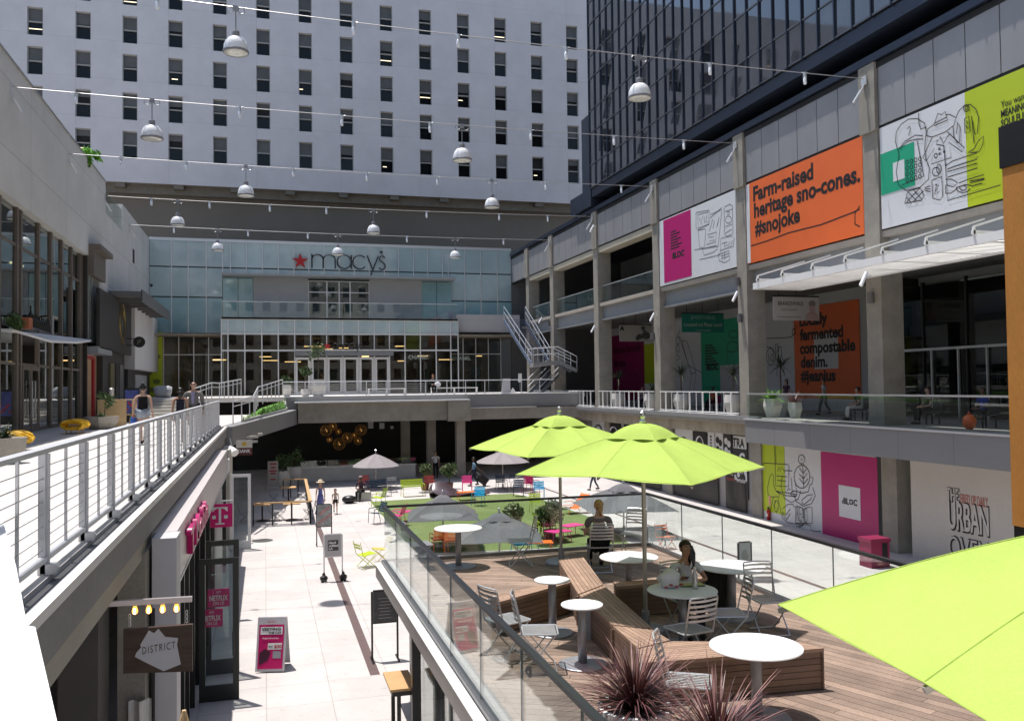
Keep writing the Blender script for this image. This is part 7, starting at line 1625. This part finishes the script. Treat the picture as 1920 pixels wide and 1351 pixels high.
def fman(t, d):
    hx = d['hx']; b = MB()
    for s in (-1, 1): b.ball(hx(s*.034, .085, .014), .026, .012, .017, 8, 6); b.tube([hx(s*.055, .07, .018), hx(s*.08, .0, .015)], .004, 5)
    b.tube([hx(-.02, .096, .018), hx(.02, .096, .018)], .004, 5); add(t, 'sunglasses', b, black)
    n = d['nb']; b = MB(); b.prism([n+V3((-.055, .115, -.01)), n+V3((.055, .115, -.01)), n+V3((.03, .155, -.36)), n+V3((-.03, .155, -.36))], (0, .012, 0)); add(t, 'shirt_front', b, cloth('lilac_shirt', (.30, .27, .42)))
person('older bald man in a grey blazer and sunglasses walking towards the camera', on(363, 826, 4.356), R_(178), 1.80, 'walk', 0, ('grey_blazer', (.17, .165, .16)), ('grey_trousers', (.12, .115, .11)), 'none', 'short', .02, 1, 'long', None, False, extra=fman, jacket=True, face=True, bulk=1.12)
# ---- plaza
def fhat(t, d): hc = d['hc']; b = MB(); b.lathe(hc+V3((0, 0, .055)), [(.20, 0), (.19, .012), (.105, .02), (.10, .10), (.07, .125), (0, .13)], 18); add(t, 'sun_hat', b, M('hat_straw', (.62, .52, .36), .8, amt=.1), True)
person('woman in a long blue dress and straw hat walking with a child', on(601, 968, 0), R_(175), 1.62, 'walk', 0, ('blue_dress', (.16, .18, .42)), ('blue_dress', (.16, .18, .42)), 'auburn', 'long', 0, 0, 'long', dress=True, extra=fhat)
person('small girl in a pale top beside the woman in the blue dress', on(629, 963, 0), R_(180), 1.18, 'walk', 0, ('cream_top', (.50, .42, .34)), ('black_shorts', (.02, .02, .022)), 'black', 'long', 0, .5, 'short')
p = on(678, 938, 0); t = thing('stone_block', 'pale stone seat block with a man sitting on it', 'seat block', (p.x, p.y, 0)); MB().box(p.x-.28, p.y-.3, 0, p.x+.45, p.y+.4, .46).build('block', concl, t)
person('man in a dark shirt and cap sitting on the pale stone block', fl_(p, 0), R_(150), 1.72, 'sit', 2, ('plum_shirt', (.075, .045, .07)), ('charcoal_pants', (.03, .03, .033)), 'black', 'short', .15, .5, fem=False, extra=lambda t, d: add(t, 'cap', MB().lathe(d['hc']+V3((0, 0, .04)), [(.10, 0), (.095, .05), (.05, .09), (0, .095)], 12), cloth('cap_grey', (.3, .28, .28)), True))
p = on(655, 943, 0); t = thing('backpack', 'black backpack lying on the paving by the seated man', 'bag', (p.x, p.y, 0)); MB().ball(p+V3((0, 0, .2)), .38, .28, .21, 12, 8, lambda q: (q.x*(1+.1*math.sin(q.y*14)), q.y, q.z)).build('bag_body', black, t, smooth=True); MB().tube([p+V3((-.2, -.2, .15)), p+V3((-.1, -.3, .3)), p+V3((.1, -.28, .25))], .02, 5).build('strap', black, t)
person('man in a pale blue shirt pulling a black suitcase across the plaza', on(889, 911, 0), R_(80), 1.70, 'walk', 2, ('pale_blue_shirt', (.16, .30, .44)), ('navy_trousers', (.025, .03, .05)), 'black', 'short', .04, .5, fem=False, arms={-1: ((-.24, -.22, 1.05), (-.2, -.50, .85))})
p = on(905, 911, 0); t = thing('suitcase', 'black wheeled suitcase pulled by the man in the pale blue shirt', 'suitcase', (p.x, p.y, 0)); MB().obox(p+V3((0, 0, .38)), (.14, .0, .18), (0, .22, 0), (-.22, 0, .17)).build('case_body', black, t); MB().tube([p+V3((-.05, 0, .6)), p+V3((-.35, 0, .85))], .015, 5).build('handle', alum, t)
for s in (-1, 1): MB().tube([p+V3((.1, s*.18-.02, .06)), p+V3((.1, s*.18+.02, .06))], .06, 10).build('wheel', black, t)
person('man in a white shirt standing in the shade behind the small trees', on(817, 896, 0), R_(170), 1.72, 'stand', 1, ('white_tee', (.50, .50, .52)), ('black_pants', (0, 0, 0)), 'black', 'short', 0, .5, fem=False)
person('person in a yellow top walking on the plaza below the lime parasol', on(1114, 919, 0), R_(60), 1.65, 'walk', 1, ('yellow_top', (.48, .45, .03)), ('blue_jeans', (.05, .065, .11)), 'black', 'short', 0, .5)
person('small person sitting in the lime chair by the potted trees', on(1018, 1006, .03), R_(10), 1.35, 'sit', 1, ('cream_top', (0, 0, 0)), ('black_shorts', (0, 0, 0)), 'black', 'short', .1, .5)
# ---- terrace and gallery
a = aY(812, 741, 55.4); t_ = person('person in dark clothes sitting on the terrace bench with a white bag', (a.x, 55.4, 5.42), R_(180), 1.65, 'sit', 1, ('black_top', (.02, .02, .022)), ('black_pants', (0, 0, 0)), 'auburn', 'short', .05, 1)
b = MB(); b.ball((a.x+.25, 55.1, 6.02), .22, .15, .17, 10, 7); tag(b.build('white_bag', M('paper_white', (0, 0, 0))), 'white bag on the lap of the terrace sitter', 'bag')
gx_ = lambda x, y, X: fl_(aX(x, y, X), 4.395)
person('woman with long dark hair standing behind the balcony plants', gx_(1475, 765, 24.5), R_(100), 1.65, 'stand', 1, ('plum_shirt', (0, 0, 0)), ('dark_jeans', (0, 0, 0)), 'black', 'long', 0, .5)
person('woman in a white top and dark trousers walking past the orange mural', gx_(1546, 778, 24.0), R_(30), 1.65, 'walk', 1, ('white_shirt', (0, 0, 0)), ('charcoal_pants', (0, 0, 0)), 'black', 'bun', 0, .5)
def gseat(x, X, lab, rz, top, bot, sk=1, slab='', scol='seat_dark'):
    p = gx_(x, 775, X); t = thing('gallery_chair', slab, 'chair', p, R_(rz)); mm = M(scol, (.03, .03, .033) if scol == 'seat_dark' else (.20, .01, .07), .6, amt=.1)
    for nm, bb in (('seat', (-.27, -.25, .38, .27, .27, .44)), ('backrest', (-.27, -.31, .44, .27, -.26, .85))): MB().box(*bb).build(nm, mm).parent = t
    for sx in (-1, 1):
        for sy in (-1, 1): MB().box(sx*.24-.02, sy*.22-.02, 0, sx*.24+.02, sy*.22+.02, .375).build('leg', black).parent = t
    return person(lab, p, R_(rz), 1.7, 'sit', sk, top, bot, 'black', 'short', .05, .5, fem=False)
gseat(1610, 22.0, 'person in white trousers sitting by the column behind the balcony glass', 70, ('black_top', (0, 0, 0)), ('cream_trousers', (.5, .48, .45)), 1, 'dark chair of the sitter in white trousers')
gseat(1742, 21.8, 'person in black sitting behind the middle of the balcony glass', 75, ('black_tank', (0, 0, 0)), ('black_pants', (0, 0, 0)), 0, 'dark chair behind the middle of the balcony glass')
gseat(1845, 21.6, 'person in a blue shirt sitting near the orange post behind the balcony glass', 80, ('royal_blue', (.02, .05, .28)), ('black_pants', (0, 0, 0)), 2, 'dark chair near the orange post behind the balcony glass')
p = gx_(1818, 805, 20.6); t = thing('orange_bag', 'orange bag on the gallery floor by the person in blue', 'bag', p); MB().ball(p+V3((0, 0, .22)), .22, .18, .24, 10, 7, lambda q: (q.x, q.y, max(q.z, -.215))).build('bag_body', orangep, t, smooth=True); MB().tube([p+V3((-.1, 0, .4)), p+V3((0, 0, .52)), p+V3((.1, 0, .4))], .015, 5).build('handle', orangep, t)
gseat(1205, 23.0, 'person in jeans sitting on a magenta chair in front of the lime mural', 120, ('grey_tee', (.22, .2, .2)), ('blue_jeans', (0, 0, 0)), 0, 'magenta chair in front of the lime mural', 'seat_magenta')
gseat(1338, 23.5, 'person in an orange top sitting before the green mural', 100, ('rust_top', (.35, .10, .05)), ('black_pants', (0, 0, 0)), 2, 'magenta chair before the green mural', 'seat_magenta')
